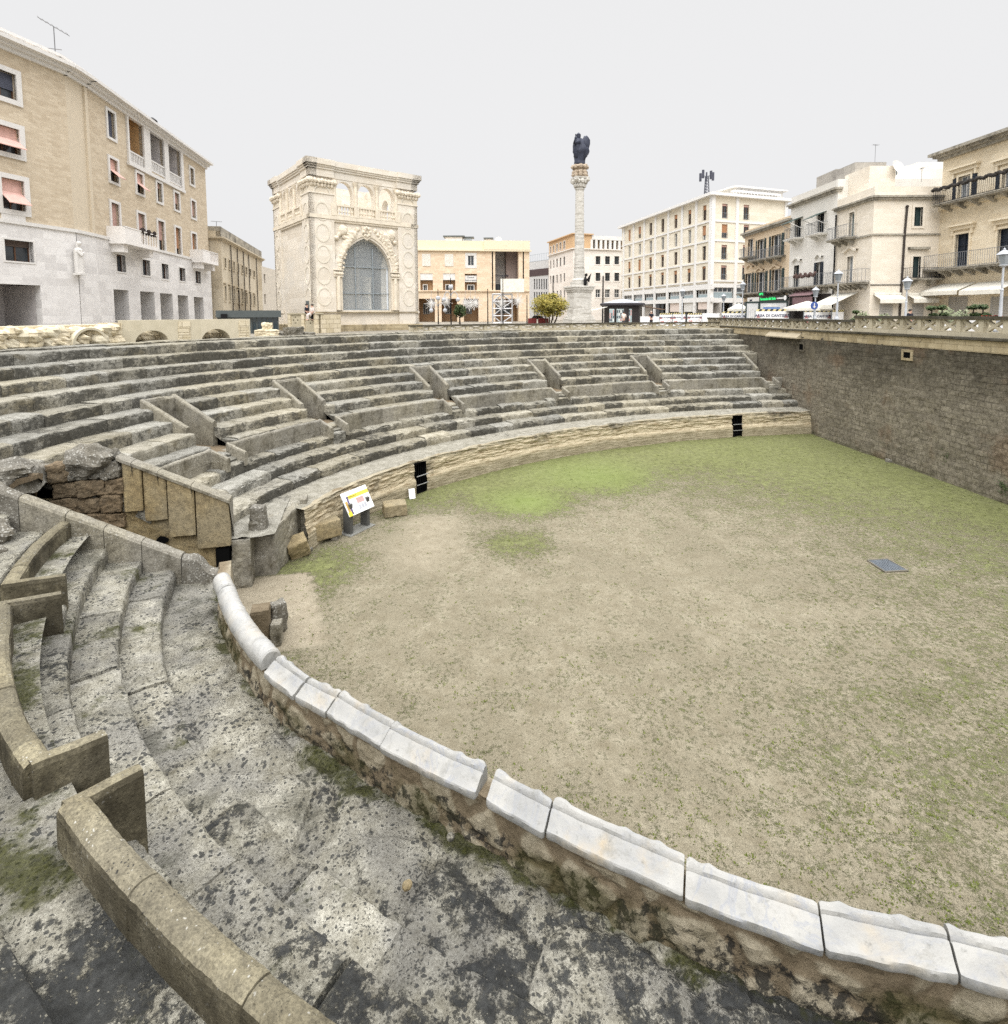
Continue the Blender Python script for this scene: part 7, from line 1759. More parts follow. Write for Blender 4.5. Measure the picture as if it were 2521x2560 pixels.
# pharmacy signs
M_grn = NT('green_led', .5, .2); M_grn.bsdf.inputs['Emission Color'].default_value = (.05, .95, .25, 1); M_grn.bsdf.inputs['Emission Strength'].default_value = 1.0; M_grn = M_grn.color((.02, .3, .08, 1))
M_blk = plain('black_sign', S(26, 40, 36, .5), .4)
s0, s1, z0_, z1_ = F8.rect(*z5(240, 1005, 445, 1042))
ps = thing('pharmacy_sign', 'long black pharmacy sign with glowing green lettering', 'sign', F8.pt(s0, z0_, 1.0)); mb = MB(); fbox(mb, F8, s0, s1, z0_, z1_, .95, 1.1); mb.build('board', M_blk, ps)
text_mesh('Farmacia del Sole', (z1_ - z0_) * .72, M_grn, F8.pt(s0 + (s1 - s0) * .33, (z0_ + z1_) / 2, 1.12), F8.d, Z3, ps, 'lettering', .01, bold=.006, sxs=1.15)
mb = MB(); fbox(mb, F8, s0 + (s1 - s0) * .66, s0 + (s1 - s0) * .93, (z0_ + z1_) / 2 - .06, (z0_ + z1_) / 2 + .06, 1.1, 1.13); mb.build('white_bar', M_white, ps); mb = MB(); c_ = F8.pt(s0 + (s1 - s0) * .94, (z0_ + z1_) / 2, 1.12); mb.prism([c_ + F8.d * (.22 * cos(k * pi / 8)) + Z3 * (.22 * sin(k * pi / 8)) for k in range(16)], F8.n * .03); mb.build('white_disc', M_white, ps)
s0, s1, z0_, z1_ = F8.rect(*z5(244, 978, 292, 1008)); px_ = thing('pharmacy_display', 'small green temperature display above the pharmacy sign', 'sign', F8.pt(s0, z0_, 1.2)); mb = MB(); fbox(mb, F8, s0, s1, z0_, z1_, 1.15, 1.28); mb.build('panel', M_blk, px_); text_mesh('18°C', (z1_ - z0_) * .7, M_grn, F8.pt((s0 + s1) / 2, (z0_ + z1_) / 2, 1.3), F8.d, Z3, px_, 'digits', .01, bold=.012, sxs=1.3)
s0, s1, z0_, z1_ = F8.rect(*z5(148, 1015, 238, 1046)); sg2 = thing('shop_sign', 'white shop sign with dark lettering left of the green pharmacy sign', 'sign', F8.pt(s0, z0_, 1)); mb = MB(); fbox(mb, F8, s0, s1, z0_, z1_, .9, 1.02); mb.build('board', M_white, sg2); text_mesh('MARÌ', (z1_ - z0_) * .5, M_ink, F8.pt(s0 + (s1 - s0) * .3, z0_ + (z1_ - z0_) * .35, 1.03), F8.d, Z3, sg2, 'lettering', .01, bold=.01)
# 9
F9 = fx(1969.5, 2083); zt9 = F9.sz(2075, 456)[1]
b9 = thing('white_palazzo', 'white limewashed palazzo with two striped green window canopies', 'building', (F9.A.x, F9.A.y, GZ))
u9 = [(416, 465, 458, 606), (576, 428, 620, 574)]; l9 = [(408, 792, 445, 950), (568, 770, 592, 940)]
mb = MB(); wall(mb, F9, [(0, GB), (F9.L, GB), (F9.L, zt9), (0, zt9)], [hole(F9, *z5(*r)) for r in u9 + l9], .25); mb.build('wall', M_h9, b9, recalc=False)
M_gaw = plain('green_canopy', S(64, 92, 84, .65), .8)
for i, r in enumerate(u9 + l9):
    s0, s1, z0_, z1_ = F9.rect(*z5(*r)); w_ = window(F9, (s0, s1, z0_, z1_), b9, M_h9, fw=.1, proud=.05, sash=M_iron if i != 3 else M_white, leaves=M_navy if i == 3 else None, lw=(s1 - s0) * .8)
    if i < 2:
        mb = MB(); mb.prism([F9.pt(s0 - .25, z1_ + .05, 0), F9.pt(s1 + .25, z1_ + .05, 0), F9.pt(s1 + .25, z1_ - .5, 1.25), F9.pt(s0 - .25, z1_ - .5, 1.25)], Z3 * .04); mb.build('canopy', M_gaw, w_); mb = MB()
        for s_ in (s0 - .2, s1 + .2): mb = MB(); mb.tube([F9.pt(s_, z1_ - .48, 1.2), F9.pt(s_, z1_ - 1.0, .02)], .03, 5); mb.build('canopy_arm', M_white, w_)
        balcony(F9, s0 - .5, s1 + .5, z0_, .8, b9, M_h9, M_rail, .95, step=.2)
    else: wavy_head(F9, s0 - .1, s1 + .1, z1_ + .35, b9, M_h9)
zz9 = F9.rect(*z5(*l9[0]))[2]; balcony(F9, .1, F9.L - .5, zz9, .9, b9, M_sill, M_rail, 1.0, brackets=8, step=.28)
cornice(F9, 0, F9.L, zt9 - 1.0, b9, M_sill, ((0, .18, .2), (.18, .34, .36))); box_body(F9, 9, GB, zt9, b9, M_h9)
s0, s1, z0_, z1_ = F9.rect(*z5(455, 955, 612, 1005)); mb = MB(); mb.prism([F9.pt(s0, z1_, 0), F9.pt(s1, z1_, 0), F9.pt(s1, z0_, 1.1), F9.pt(s0, z0_, 1.1)], Z3 * .05); fbox(mb, F9, s0 + .5, s1, z0_ - .9, z0_ - .1, .9, 1.0); mb.build('shop_awning', plain('maroon_awning', S(150, 104, 108, .65), .8), b9)
mb = MB(); fbox(mb, F9, .3, F9.L - .3, GB + .2, zz9 - .7, -.3, .03); mb.build('shop_front', plain('dim_shop', S(90, 78, 74, .45), .6), b9)
mb = MB()
for k in range(14): mb.ball(F9.pt(F9.sz(2010, 700)[0] + .25 * k, zz9 + .95 + .1 * sin(k * 2), .85), .16, 6, k, .5, 3)
mb.build('balcony_plants', plain('red_leaf_plants', S(120, 84, 74, .5), .9), b9)
# 10
F10 = fx(2083, 2173.5, XR, 26.9); fp = F10.B; D10 = fp.y
F10b = Face(fp, (ray(2340, 780).x / ray(2340, 780).y * D10, D10)); zt10 = F10b.sz(2250, 466)[1]
b10 = thing('cream_corner_house', 'cream ashlar corner house with dark drainpipes and green shutters', 'building', (fp.x, fp.y, GZ))
h10 = [(794, 422, 832, 598), (780, 730, 822, 918)]; h10b = [(1246, 385, 1305, 518), (1234, 730, 1290, 880)]
mb = MB(); wall(mb, F10, [(0, GB), (F10.L, GB), (F10.L, zt10), (0, zt10)], [hole(F10, *z5(*r)) for r in h10], .25); wall(mb, F10b, [(0, GB), (F10b.L, GB), (F10b.L, zt10), (0, zt10)], [hole(F10b, *z5(*r)) for r in h10b], .25); mb.build('wall', M_h10, b10, recalc=False)
for i, r in enumerate(h10):
    R4 = F10.rect(*z5(*r)); window(F10, R4, b10, M_h10, fw=.14, proud=.06, sash=M_white, pane=plain('green_shutter_pane', S(86, 120, 120, .6), .5) if i == 0 else M_glassl, mull=1)
    if i == 0: balcony(F10, R4[0] - 1.6, R4[1] + .4, R4[2], .85, b10, M_sill, M_rail, .95, brackets=3, step=.2)
    else: wavy_head(F10, R4[0] - .3, R4[1] + .3, R4[3] + .35, b10, M_h10); balcony(F10, .2, F10.L - .15, R4[2], .85, b10, M_sill, M_rail, .95, brackets=7, step=.24)
for i, r in enumerate(h10b):
    R4 = F10b.rect(*z5(*r)); w_ = window(F10b, R4, b10, M_h10, fw=.16, proud=.06, sash=M_green, pane=M_green, mull=1)
    if i == 1: mb = MB(); fbox(mb, F10b, R4[0] - .4, R4[1] + .5, R4[3] + .5, R4[3] + .68, 0, .25); mb.build('lintel', M_sill, b10); balcony(F10b, R4[0] - .6, F10b.L - .1, R4[2] - .05, .7, b10, M_sill, M_raild, .75, brackets=2, step=.16)
zs10 = F10b.sz(2250, 586)[1]; mb = MB()
for F in (F10, F10b): fbox(mb, F, 0, F.L, zs10 - .06, zs10 + .06, -.1, .12)
mb.build('string_course', M_sill, b10, recalc=False)
for F in (F10, F10b): cornice(F, 0, F.L, zt10 - .95, b10, M_sill, ((0, .15, .2), (.15, .28, .34))); 
mb = MB(); zg10 = F10b.sz(2200, 712)[1]; fbox(mb, F10b, 0, F10b.L * .55, zg10 - .03, zg10 + .03, 0, .06); mb.build('cable', M_iron, b10)
p_ = [F10.pt(0, 0), F10.pt(F10.L, 0), F10b.pt(F10b.L, 0), F10b.pt(F10b.L, 0, -9), F10.pt(0, 0, -9)]; mb = MB(); body(mb, [(p.x, p.y) for p in p_], GB, zt10 - .1, skip=(0, 1)); mb.build('side_walls', M_h10, b10, recalc=False)
a = F10b.sz(*z5(1178, 600))[0]; mb = MB(); mb.tube([F10b.pt(a - .12, GB, .1), F10b.pt(a - .04, zs10, .1), F10b.pt(a + .04, zt10 - 1.5, .1)], .07, 6); mb.ball(F10b.pt(a + .04, zt10 - 1.45, .1), .12, 6); mb.build('drainpipe', bpy.data.materials['dark_pipe'], b10)
a = .12; mb = MB(); mb.tube([F10.pt(a, GB, .12), F10.pt(a, zt10 - 1.2, .12)], .06, 6); mb.build('drainpipe', M_iron, b10)
for i, (x0, y0, x1, y1, o_) in enumerate(((960, 998, 1145, 1055, .8), (1190, 998, 1362, 1052, .8))):
    s0, s1, z0_, z1_ = F10b.rect(*z5(x0, y0, x1, y1)); aw = thing('shop_awning', ['small white shop awning left of the dark drainpipe', 'small white shop awning right of the dark drainpipe'][i], 'awning', F10b.pt(s0, z1_, 0), group='white shop awnings')
    mb = MB(); mb.prism([F10b.pt(s0, z1_, .05), F10b.pt(s1, z1_, .05), F10b.pt(s1, z0_ + .25, o_), F10b.pt(s0, z0_ + .25, o_)], Z3 * .03); fbox(mb, F10b, s0, s1, z0_ - .02, z0_ + .25, o_ - .02, o_ + .02); fbox(mb, F10b, s0, s1, z1_, z1_ + .15, 0, .18); mb.build('canvas', M_cream, aw)
    mb = MB(); fbox(mb, F10b, s0 + .5, s1 - .5, GB, z0_ - .1, -.05, .03); n = 14
    for k in range(n): fbox(mb, F10b, s0 + .5, s1 - .5, GB + (z0_ - GB - .1) * k / n, GB + (z0_ - GB - .1) * (k + .8) / n, .03, .05)
    mb.build('roller_shutter', plain('grey_shutter', S(190, 184, 172, .65), .6) if i == 0 else bpy.data.materials['grey_shutter'], b10)
s0, s1, z0_, z1_ = F10.rect(*z5(700, 978, 862, 1090)); aw = thing('shop_awning', 'big white sloping awning at the corner of the cream house', 'awning', F10.pt(s0, z1_, 0), group='white shop awnings')
a0, a1 = F10.sz(*z5(705, 1000))[0], F10.sz(*z5(862, 980))[0]; zA_, zB_ = F10.sz(*z5(800, 985))[1], F10.sz(*z5(720, 1080))[1]
mb = MB(); mb.prism([F10.pt(a0, zA_, .05), F10.pt(a1, zA_, .05), F10.pt(a1, zB_ + .1, 2.0), F10.pt(a0, zB_ + .1, 2.0)], Z3 * .04); fbox(mb, F10, a0, a1, zB_ - .2, zB_ + .1, 1.98, 2.02); mb.build('canvas', M_cream, aw)
# concrete penthouses and the white house behind
rb = thing('roof_rooms', 'grey concrete roof rooms stepped above the white and cream houses', 'roof rooms', F10.pt(0, zt10, -3)); M_con = wall_stone('raw_concrete', S(166, 158, 146, .62), S(196, 188, 172, .64), .5, 2, .2, stain=S(120, 112, 100, .5), stain_amt=.4)
for (x0, x1, yt, dp, zb_) in ((2091, 2145, 422, 3, zt9 - .5), (2138, 2216, 405, 4.5, zt10 - .5), (2175, 2240, 414, 2.2, zt10 - .5)):
    Y = D10 + dp + (6 if x0 == 2091 else 0); q0, q1 = atY(x0, 430, Y), atY(x1, 430, Y); mb = MB(); zt_2 = atY((x0 + x1) / 2, yt, Y).z
    body(mb, [(q0.x, Y), (q1.x, Y), (q1.x, Y + 3), (q0.x, Y + 3)], zb_, zt_2); mb.build('room', M_con if x0 < 2170 else M_h10, rb, recalc=False)
wh = thing('white_rear_house', 'plain white house rising behind the cream corner house', 'building', atY(2280, 470, D10 + 7)); Y = D10 + 6.5; q0, q1, q2 = atY(2225, 440, Y), atY(2297, 405, Y), atY(2352, 405, Y)
mb = MB(); zt_2 = q1.z; mb.add([Vector((q0.x, Y, GB)), Vector((q2.x + 2, Y, GB)), Vector((q2.x + 2, Y, zt_2)), Vector((q1.x, Y, zt_2)), Vector((q0.x, Y, atY(2225, 428, Y).z))], [(0, 1, 2, 3, 4)]); mb.prism([Vector((q0.x, Y + .1, GB)), Vector((q2.x + 2, Y + .1, GB)), Vector((q2.x + 2, Y + .1, zt_2)), Vector((q1.x, Y + .1, zt_2))], (0, 5, 0)); mb.build('wall', M_h9, wh, recalc=False)
q = atY(2243, 420, D10 + 2.0); dish('white satellite dish on the roof of the cream corner house', (q.x, q.y, q.z - .5), .55, .35, .3)
antenna('small aerial on the roof of the cream corner house', atY(2188, 405, D10 + 3), 1.3, 1, .2, .45); antenna('thin pole aerial at the right end of the cream house roof', atY(2304, 455, D10 + 1), 1.0, 1, 1.2, .45)
# 11
A11 = F10b.pt(F10b.L - .05, 0, .0); xb = ray(2521, 780); X11 = A11.x + .4
F11 = Face((A11.x, A11.y), (X11, ray(2640, 780).y / ray(2640, 780).x * X11)); zt11 = F11.sz(2360, 383)[1]
b11 = thing('yellow_palazzo', 'tall yellow ashlar palazzo with dark shutters at the right picture edge', 'building', (A11.x, A11.y, GZ))
h11 = [(1560, 165, 1643, 325), (1868, 110, 1960, 275), (1535, 572, 1630, 810), (1830, 535, 1925, 790)]
mb = MB(); wall(mb, F11, [(0, GB), (F11.L, GB), (F11.L, zt11), (0, zt11)], [hole(F11, *z5(*r)) for r in h11], .25); mb.build('wall', M_h11, b11, recalc=False)
for i, r in enumerate(h11):
    R4 = F11.rect(*z5(*r)); w = R4[1] - R4[0]
    window(F11, R4, b11, M_h11, fw=.14, proud=.08, sash=M_white if i < 2 else M_navy, pane=M_glassl if i < 2 else M_navy, leaves=M_navy if i < 2 else None, lw=w * .5, mull=1, rail=0 if i < 2 else 2)
    mb = MB(); zq_ = R4[3] + .55; e_ = w * .72 if i < 2 else w * .45; fbox(mb, F11, R4[0] - e_, R4[1] + e_, zq_, zq_ + .12, 0, .35); fbox(mb, F11, R4[0] - e_ + .1, R4[1] + e_ - .1, zq_ - .25, zq_, 0, .18)
    for s_ in (R4[0] - e_ + .2, R4[1] + e_ - .35): fbox(mb, F11, s_, s_ + .15, zq_ - .6, zq_ - .25, 0, .15)
    mb.build('window_hood', M_h11, b11, recalc=False)
R4 = F11.rect(*z5(*h11[0])); zz = R4[2] - .15
bl_ = balcony(F11, F11.sz(*z5(1462, 400))[0], F11.L - .3, zz, .95, b11, M_sill, M_raild, 1.05, brackets=7, step=.14)
mb = MB()
for k in range(60): mb.ball(F11.pt(F11.sz(*z5(1462, 400))[0] + .14 * k, zz + 1.02 + .05 * sin(k * 1.3), .95), .13, 6, k, .6, 3)
mb.build('dry_hedge', plain('dark_dry_hedge', S(74, 66, 58, .5), .9), bl_)
mb = MB(); fbox(mb, F11, -.1, F11.L, zz - .35, zz - .1, 0, .2); mb.build('string_course', M_h11, b11)
R4 = F11.rect(*z5(*h11[2])); balcony(F11, F11.sz(*z5(1385, 800))[0] + .05, F11.L - .3, R4[2], 1.1, b11, M_sill, M_rail, 1.0, brackets=9, step=.16)
cornice(F11, 0, F11.L, zt11 - .55, b11, M_sill, ((0, .2, .3), (.2, .35, .55), (.35, .55, .8))); box_body(F11, 10, GB, zt11 - .1, b11, M_h11)
for i, (x0, y0, x1, y1) in enumerate(((1400, 920, 1690, 1005), (1660, 905, 2010, 1000))):
    s0, s1, z0_, z1_ = F11.rect(*z5(x0, y0, x1, y1)); aw = thing('shop_awning', ['long white awning left of the tall lamp post on the yellow palazzo', 'long white awning behind the tall lamp post on the yellow palazzo'][i], 'awning', F11.pt(s0, z1_, 0), group='white shop awnings')
    mb = MB(); s0 += .15 * i; mb.prism([F11.pt(s0 + .3, z1_, .05), F11.pt(s1 - .05, z1_, .05), F11.pt(s1 - .05, z0_ + .3, 1.4), F11.pt(s0 + .3, z0_ + .3, 1.4)], Z3 * .04); fbox(mb, F11, s0 + .3, s1 - .05, z0_ + .05, z0_ + .3, 1.38, 1.42); mb.build('canvas', M_cream, aw)
for (x0, x1) in ((1500, 1620), (1795, 1960)):
    s0, s1 = F11.sz(*z5(x0, 1080))[0], F11.sz(*z5(x1, 1080))[0]; zt_2 = F11.sz(*z5(x0, 1010))[1]; mb = MB(); fbox(mb, F11, s0 - .1, s0, GB, zt_2, 0, .06); n = 18
    for k in range(n): fbox(mb, F11, s0, s1, GB + (zt_2 - GB) * k / n, GB + (zt_2 - GB) * (k + .85) / n, -.1, .03)
    mb.build('roller_shutter', bpy.data.materials['grey_shutter'], b11, recalc=False)

# ================================================================== THINGS ON THE SQUARE
def street_lamp(label, x, ytop, Y, cat='street lamp', group='classic street lamps', double=False):
    p = atY(x, 785, Y); b = Vector((p.x, p.y, GZ)); h = atY(x, ytop, Y).z - GZ
    t = thing('street_lamp', label, cat, b, group=group); mb = MB()
    mb.lathe([(.30, 0), (.30, .15), (.22, .2), (.22, .45), (.26, .5), (.12, .7), (.14, .95), (.07, 1.1), (.055, h * .55), (.075, h * .56), (.045, h * .58), (.04, h - .75)], b, 10); mb.build('post', M_lampw, t)
    mb = MB(); mb.lathe([(.06, h - .78), (.16, h - .72), (.16, h - .68)], b, 8); mb.lathe([(.30, h - .22), (.12, h - .05), (.05, h - .02), (.05, h + .03), (.0, h + .1)], b, 8); mb.build('cap', M_lampw, t)
    mb = MB(); mb.lathe([(.14, h - .68), (.26, h - .24)], b, 6); mb.build('lantern', M_glassl, t); return t
for i, (x, yt, Y) in enumerate([(2502, 624, 25.0), (2265, 694, 34), (2093, 676, 36), (2038, 718, 42), (1856, 705, 52), (1809, 735, 58), (1706, 722, 52)]):
    street_lamp(['big grey white street lamp nearest the right edge', 'grey white street lamp by the cream house drainpipe', 'street lamp in front of the big sloping white awning', 'slim street lamp left of the sloping awning', 'street lamp left of the site hut', 'small street lamp in front of the six storey block corner', 'street lamp in front of the middle of the six storey block'][i], x, yt, Y)
# blue round sign on the slim lamp
q = atY(2036, 764, 41.6); rs = thing('road_sign', 'round blue road sign on a slim pole in front of the parasol', 'sign', (q.x, q.y, GZ)); mb = MB(); mb.tube([(q.x, q.y, GZ), (q.x, q.y, q.z + .3)], .03, 5); mb.build('pole', M_steel, rs); mb = MB(); mb.prism([q + Vector((.3 * cos(k * pi / 10), -.04, .3 * sin(k * pi / 10))) for k in range(20)], (0, .02, 0)); mb.build('disc', plain('sign_blue', S(40, 92, 190, .7), .4), rs)
mb = MB(); mb.prism([q + Vector((a, -.05, b)) for a, b in ((-.04, .18), (.04, .18), (.04, -.05), (.12, -.05), (0, -.2), (-.12, -.05), (-.04, -.05))], (0, .005, 0)); mb.build('arrow', M_white, rs)
# site hoarding
M_ban = plain('white_banner', S(240, 240, 240, .82), .6, var=.03); M_txt = plain('banner_blue', S(74, 86, 130, .55), .7); M_red = plain('banner_red', S(222, 120, 110, .7), .7); M_yb = plain('banner_yellow', S(232, 208, 90, .75), .7); M_bl_ = plain('banner_black', S(60, 60, 60, .5), .7)
def banner(label, x0, x1, y0, Y0, Y1=None, text=True, stripes=True):
    q0, q1 = atY(x0, 780, Y0), atY(x1, 780, Y1 or Y0); F = Face(q0, q1); z1_ = F.sz((x0 + x1) / 2, y0)[1]; z0_ = GZ + .1
    t = thing('site_banner', label, 'banner', F.pt(0, GZ), group='white building site banners'); mb = MB(); fbox(mb, F, 0, F.L, z0_, z1_, -.03, .0); mb.build('sheet', M_ban, t)
    mb = MB(); 
    for k in range(5): fbox(mb, F, F.L * k / 4 - .03, F.L * k / 4 + .03, GZ, z1_ + .02, -.1, -.035)
    mb.build('fence_frame', M_steel, t); h = z1_ - z0_
    if stripes:
        mb = MB(); n = 12
        for k in range(n):
            mb.mi = k % 2; a, b_ = F.L * k / n, F.L * (k + 1) / n; mb.quad(F.pt(a, z1_ - .02, .01), F.pt(b_, z1_ - .02, .01), F.pt(b_ + .1, z1_ + .14, .01), F.pt(a + .1, z1_ + .14, .01))
        mb.build('hazard_tape', [M_yb, M_bl_], t, recalc=False)
    if text:
        text_mesh('AREA DI CANTIERE', min(.42 * h, F.L * .115), M_txt, F.pt(F.L / 2, z0_ + h * .72, .012), F.d, Z3, t, 'lettering', .004, bold=.008)
        mb = MB()
        for c_ in (.08, .92): s_ = F.L * c_; mb.prism([F.pt(s_ - .16, z0_ + h * .60, .01), F.pt(s_ + .16, z0_ + h * .60, .01), F.pt(s_, z0_ + h * .85, .01)], F.n * .005)
        fbox(mb, F, F.L * .08, F.L * .15, z0_ + h * .30, z0_ + h * .45, .005, .012); fbox(mb, F, F.L * .18, F.L * .34, z0_ + h * .30, z0_ + h * .42, .005, .012); mb.build('warning_marks', M_red, t)
        mb = MB(); cs_ = F.L * .74; o_ = [F.pt(cs_ + a, z0_ + h * b_, .01) for a, b_ in ((-.22, .22), (-.22, .38), (0, .5), (.22, .38), (.22, .22))]; mb.tube(o_, .015, 4); mb.build('house_mark', M_red, t)
banner('wide site banner in front of the green framed hut, lettering clearest', 1890, 1973, 777, 44.5)
banner('site banner with blue street lettering right of the parasol posts', 2012, 2080, 779, 43)
banner('short plain site banner piece next to the lamp by the sloping awning', 2082, 2110, 779, 42.5, None, False)
banner('site banner left of the hut with a lamp in front', 1806, 1872, 782, 54)
banner('narrow white site banner right of the small lamp group', 1720, 1756, 786, 58); banner('narrow white site banner left of the middle lamp', 1684, 1714, 785, 53); banner('narrow white site banner beside the person in dark clothes', 1650, 1682, 786, 53.5)
banner('plain white hoarding sheet left of the narrow banners', 1602, 1648, 791, 55, None, False, False); banner('plain white hoarding sheet between the banners and the six storey corner', 1757, 1800, 783, 57, None, False, False)
# site hut
q0, q1 = atY(1864, 780, 51), atY(1970, 780, 49); FH = Face(q0, q1); zh = FH.sz(1915, 754)[1]
hut = thing('site_hut', 'pale grey site hut with a dark green frame behind the banners', 'hut', FH.pt(0, GZ)); mb = MB(); fbox(mb, FH, 0, FH.L, GZ, zh, -2.3, 0); mb.build('walls', plain('hut_grey', S(206, 208, 210, .7), .6), hut)
mb = MB()
for s0, s1, z0_, z1_ in ((0, .12, GZ, zh), (FH.L * .31, FH.L * .36, GZ, zh), (FH.L - .12, FH.L, GZ, zh), (0, FH.L, zh - .12, zh + .04)): fbox(mb, FH, s0, s1, z0_, z1_, -.05, .03)
mb.build('frame', plain('hut_green', S(40, 70, 66, .55), .5), hut); mb = MB(); fbox(mb, FH, FH.L * .43, FH.L * .82, zh - .85, zh - .50, 0, .03); mb.build('window', plain('hut_blue', S(90, 140, 214, .75), .4), hut); mb = MB()
for k in range(4): fbox(mb, FH, FH.L * (.10 + .05 * k), FH.L * (.12 + .05 * k), GZ + .4, zh - .5, 0, .04)
mb.build('door_bars', M_white, hut)
mb = MB(); mb.prism([FH.pt(FH.L * (.43 + .39 * k / 8), zh - .48 + .22 * sin(pi * k / 8), .01) for k in range(9)], FH.n * .02); mb.build('arched_panel', M_white, hut)
# parasols
def parasol(label, x0, x1, ytop, yed, Y):
    c_ = atY((x0 + x1) / 2, yed, Y); w = (atY(x1, yed, Y).x - atY(x0, yed, Y).x) / 2; zt_2 = atY((x0 + x1) / 2, ytop, Y).z
    t = thing('parasol', label, 'parasol', (c_.x, c_.y, GZ), group='cream cafe parasols'); mb = MB(); b = Vector((c_.x, c_.y, 0)); mb.tube([b + Z3 * GZ, b + Z3 * zt_2], .04, 6); mb.build('pole', M_wood, t); mb = MB()
    ed = [b + Vector((w * cos(pi / 4 + k * pi / 2) * 1.35, w * sin(pi / 4 + k * pi / 2) * 1.0, c_.z)) for k in range(4)]
    mids = [(ed[k] + ed[(k + 1) % 4]) / 2 for k in range(4)]; rim = [p for k in range(4) for p in (ed[k], mids[k])]
    for k in range(8): mb.add([b + Z3 * zt_2, rim[k], rim[(k + 1) % 8]], [(0, 1, 2)]); mb.quad(rim[k], rim[(k + 1) % 8], rim[(k + 1) % 8] - Z3 * .22, rim[k] - Z3 * .22)
    mb.build('canopy', M_cream, t, recalc=False)
parasol('wide cream parasol right of the site hut', 1972, 2066, 752, 770, 44); parasol('cream parasol half hidden at the left of the site hut', 1825, 1870, 757, 772, 56)
# news kiosk
DK = 60; kc_ = atY(1557, 780, DK); kz = lambda y: atY(1557, y, DK).z; kw = lambda w: w / F_ * DK / 2
kio = thing('news_kiosk', 'dark octagonal news kiosk with a pale domed roof and lit magazine windows', 'kiosk', (kc_.x, kc_.y, GZ)); b = Vector((kc_.x, kc_.y, 0))
mb = MB(); mb.lathe([(kw(92), GZ), (kw(92), kz(764))], b, 8); mb.build('walls', plain('kiosk_dark', S(64, 56, 58, .5), .5), kio)
mb = MB(); mb.lathe([(kw(100), kz(766)), (kw(113), kz(763)), (kw(113), kz(759)), (kw(104), kz(757))], b, 8); mb.build('fascia', plain('kiosk_fascia', S(70, 66, 76, .5), .5), kio)
mb = MB(); mb.lathe([(kw(108), kz(758)), (kw(52), kz(752)), (kw(50), kz(750)), (kw(30), kz(749)), (kw(6), kz(747.5))], b, 8); mb.build('roof', M_lampw, kio)
FK = Face(b + Vector((-kw(92) * .95, -kw(92) * .93, 0)), b + Vector((kw(92) * .95, -kw(92) * .93, 0)))
for i, (x0, x1) in enumerate(((1524, 1536), (1542, 1560), (1562, 1580))):
    s0, s1, z0_, z1_ = FK.rect(x0, 772, x1, 800); mb = MB(); fbox(mb, FK, s0, s1, GZ + .4, z1_, -.02, .03); w_ = mb.build('display_window', plain('display_pale', S(176, 200, 200, .75), .4) if i == 0 else bpy.data.materials['display_pale'], kio); mb = MB(); rnd = random.Random(i)
    for r_ in range(4):
        for k in range(3 + i): a = s0 + (s1 - s0) * (k + .15) / (3 + i); mb.mi = rnd.randint(0, 3); zz = GZ + .5 + (z1_ - GZ - .6) * r_ / 4; fbox(mb, FK, a, a + (s1 - s0) * .6 / (3 + i), zz, zz + (z1_ - GZ) * .15, .03, .04)
    mb.build('magazines', [M_white, M_teal, M_red, M_ink], w_, recalc=False)
mb = MB(); e = kw(92); mb.prism([b + Vector((-e, -.5, kz(768))), b + Vector((-e, -e * .9, kz(768))), b + Vector((-e - 1.6, -e * 1.1, kz(776))), b + Vector((-e - 1.6, -.5, kz(776)))], Z3 * .05); mb.build('awning', M_cream, kio)
mb = MB(); mb.prism([b + Vector((e, -.5, kz(767))), b + Vector((e, -e * .9, kz(767))), b + Vector((e + 2.0, -e * 1.1, kz(775))), b + Vector((e + 2.0, -.5, kz(775)))], Z3 * .05); mb.build('awning', plain('brown_awning', S(150, 112, 80, .65), .8), kio)
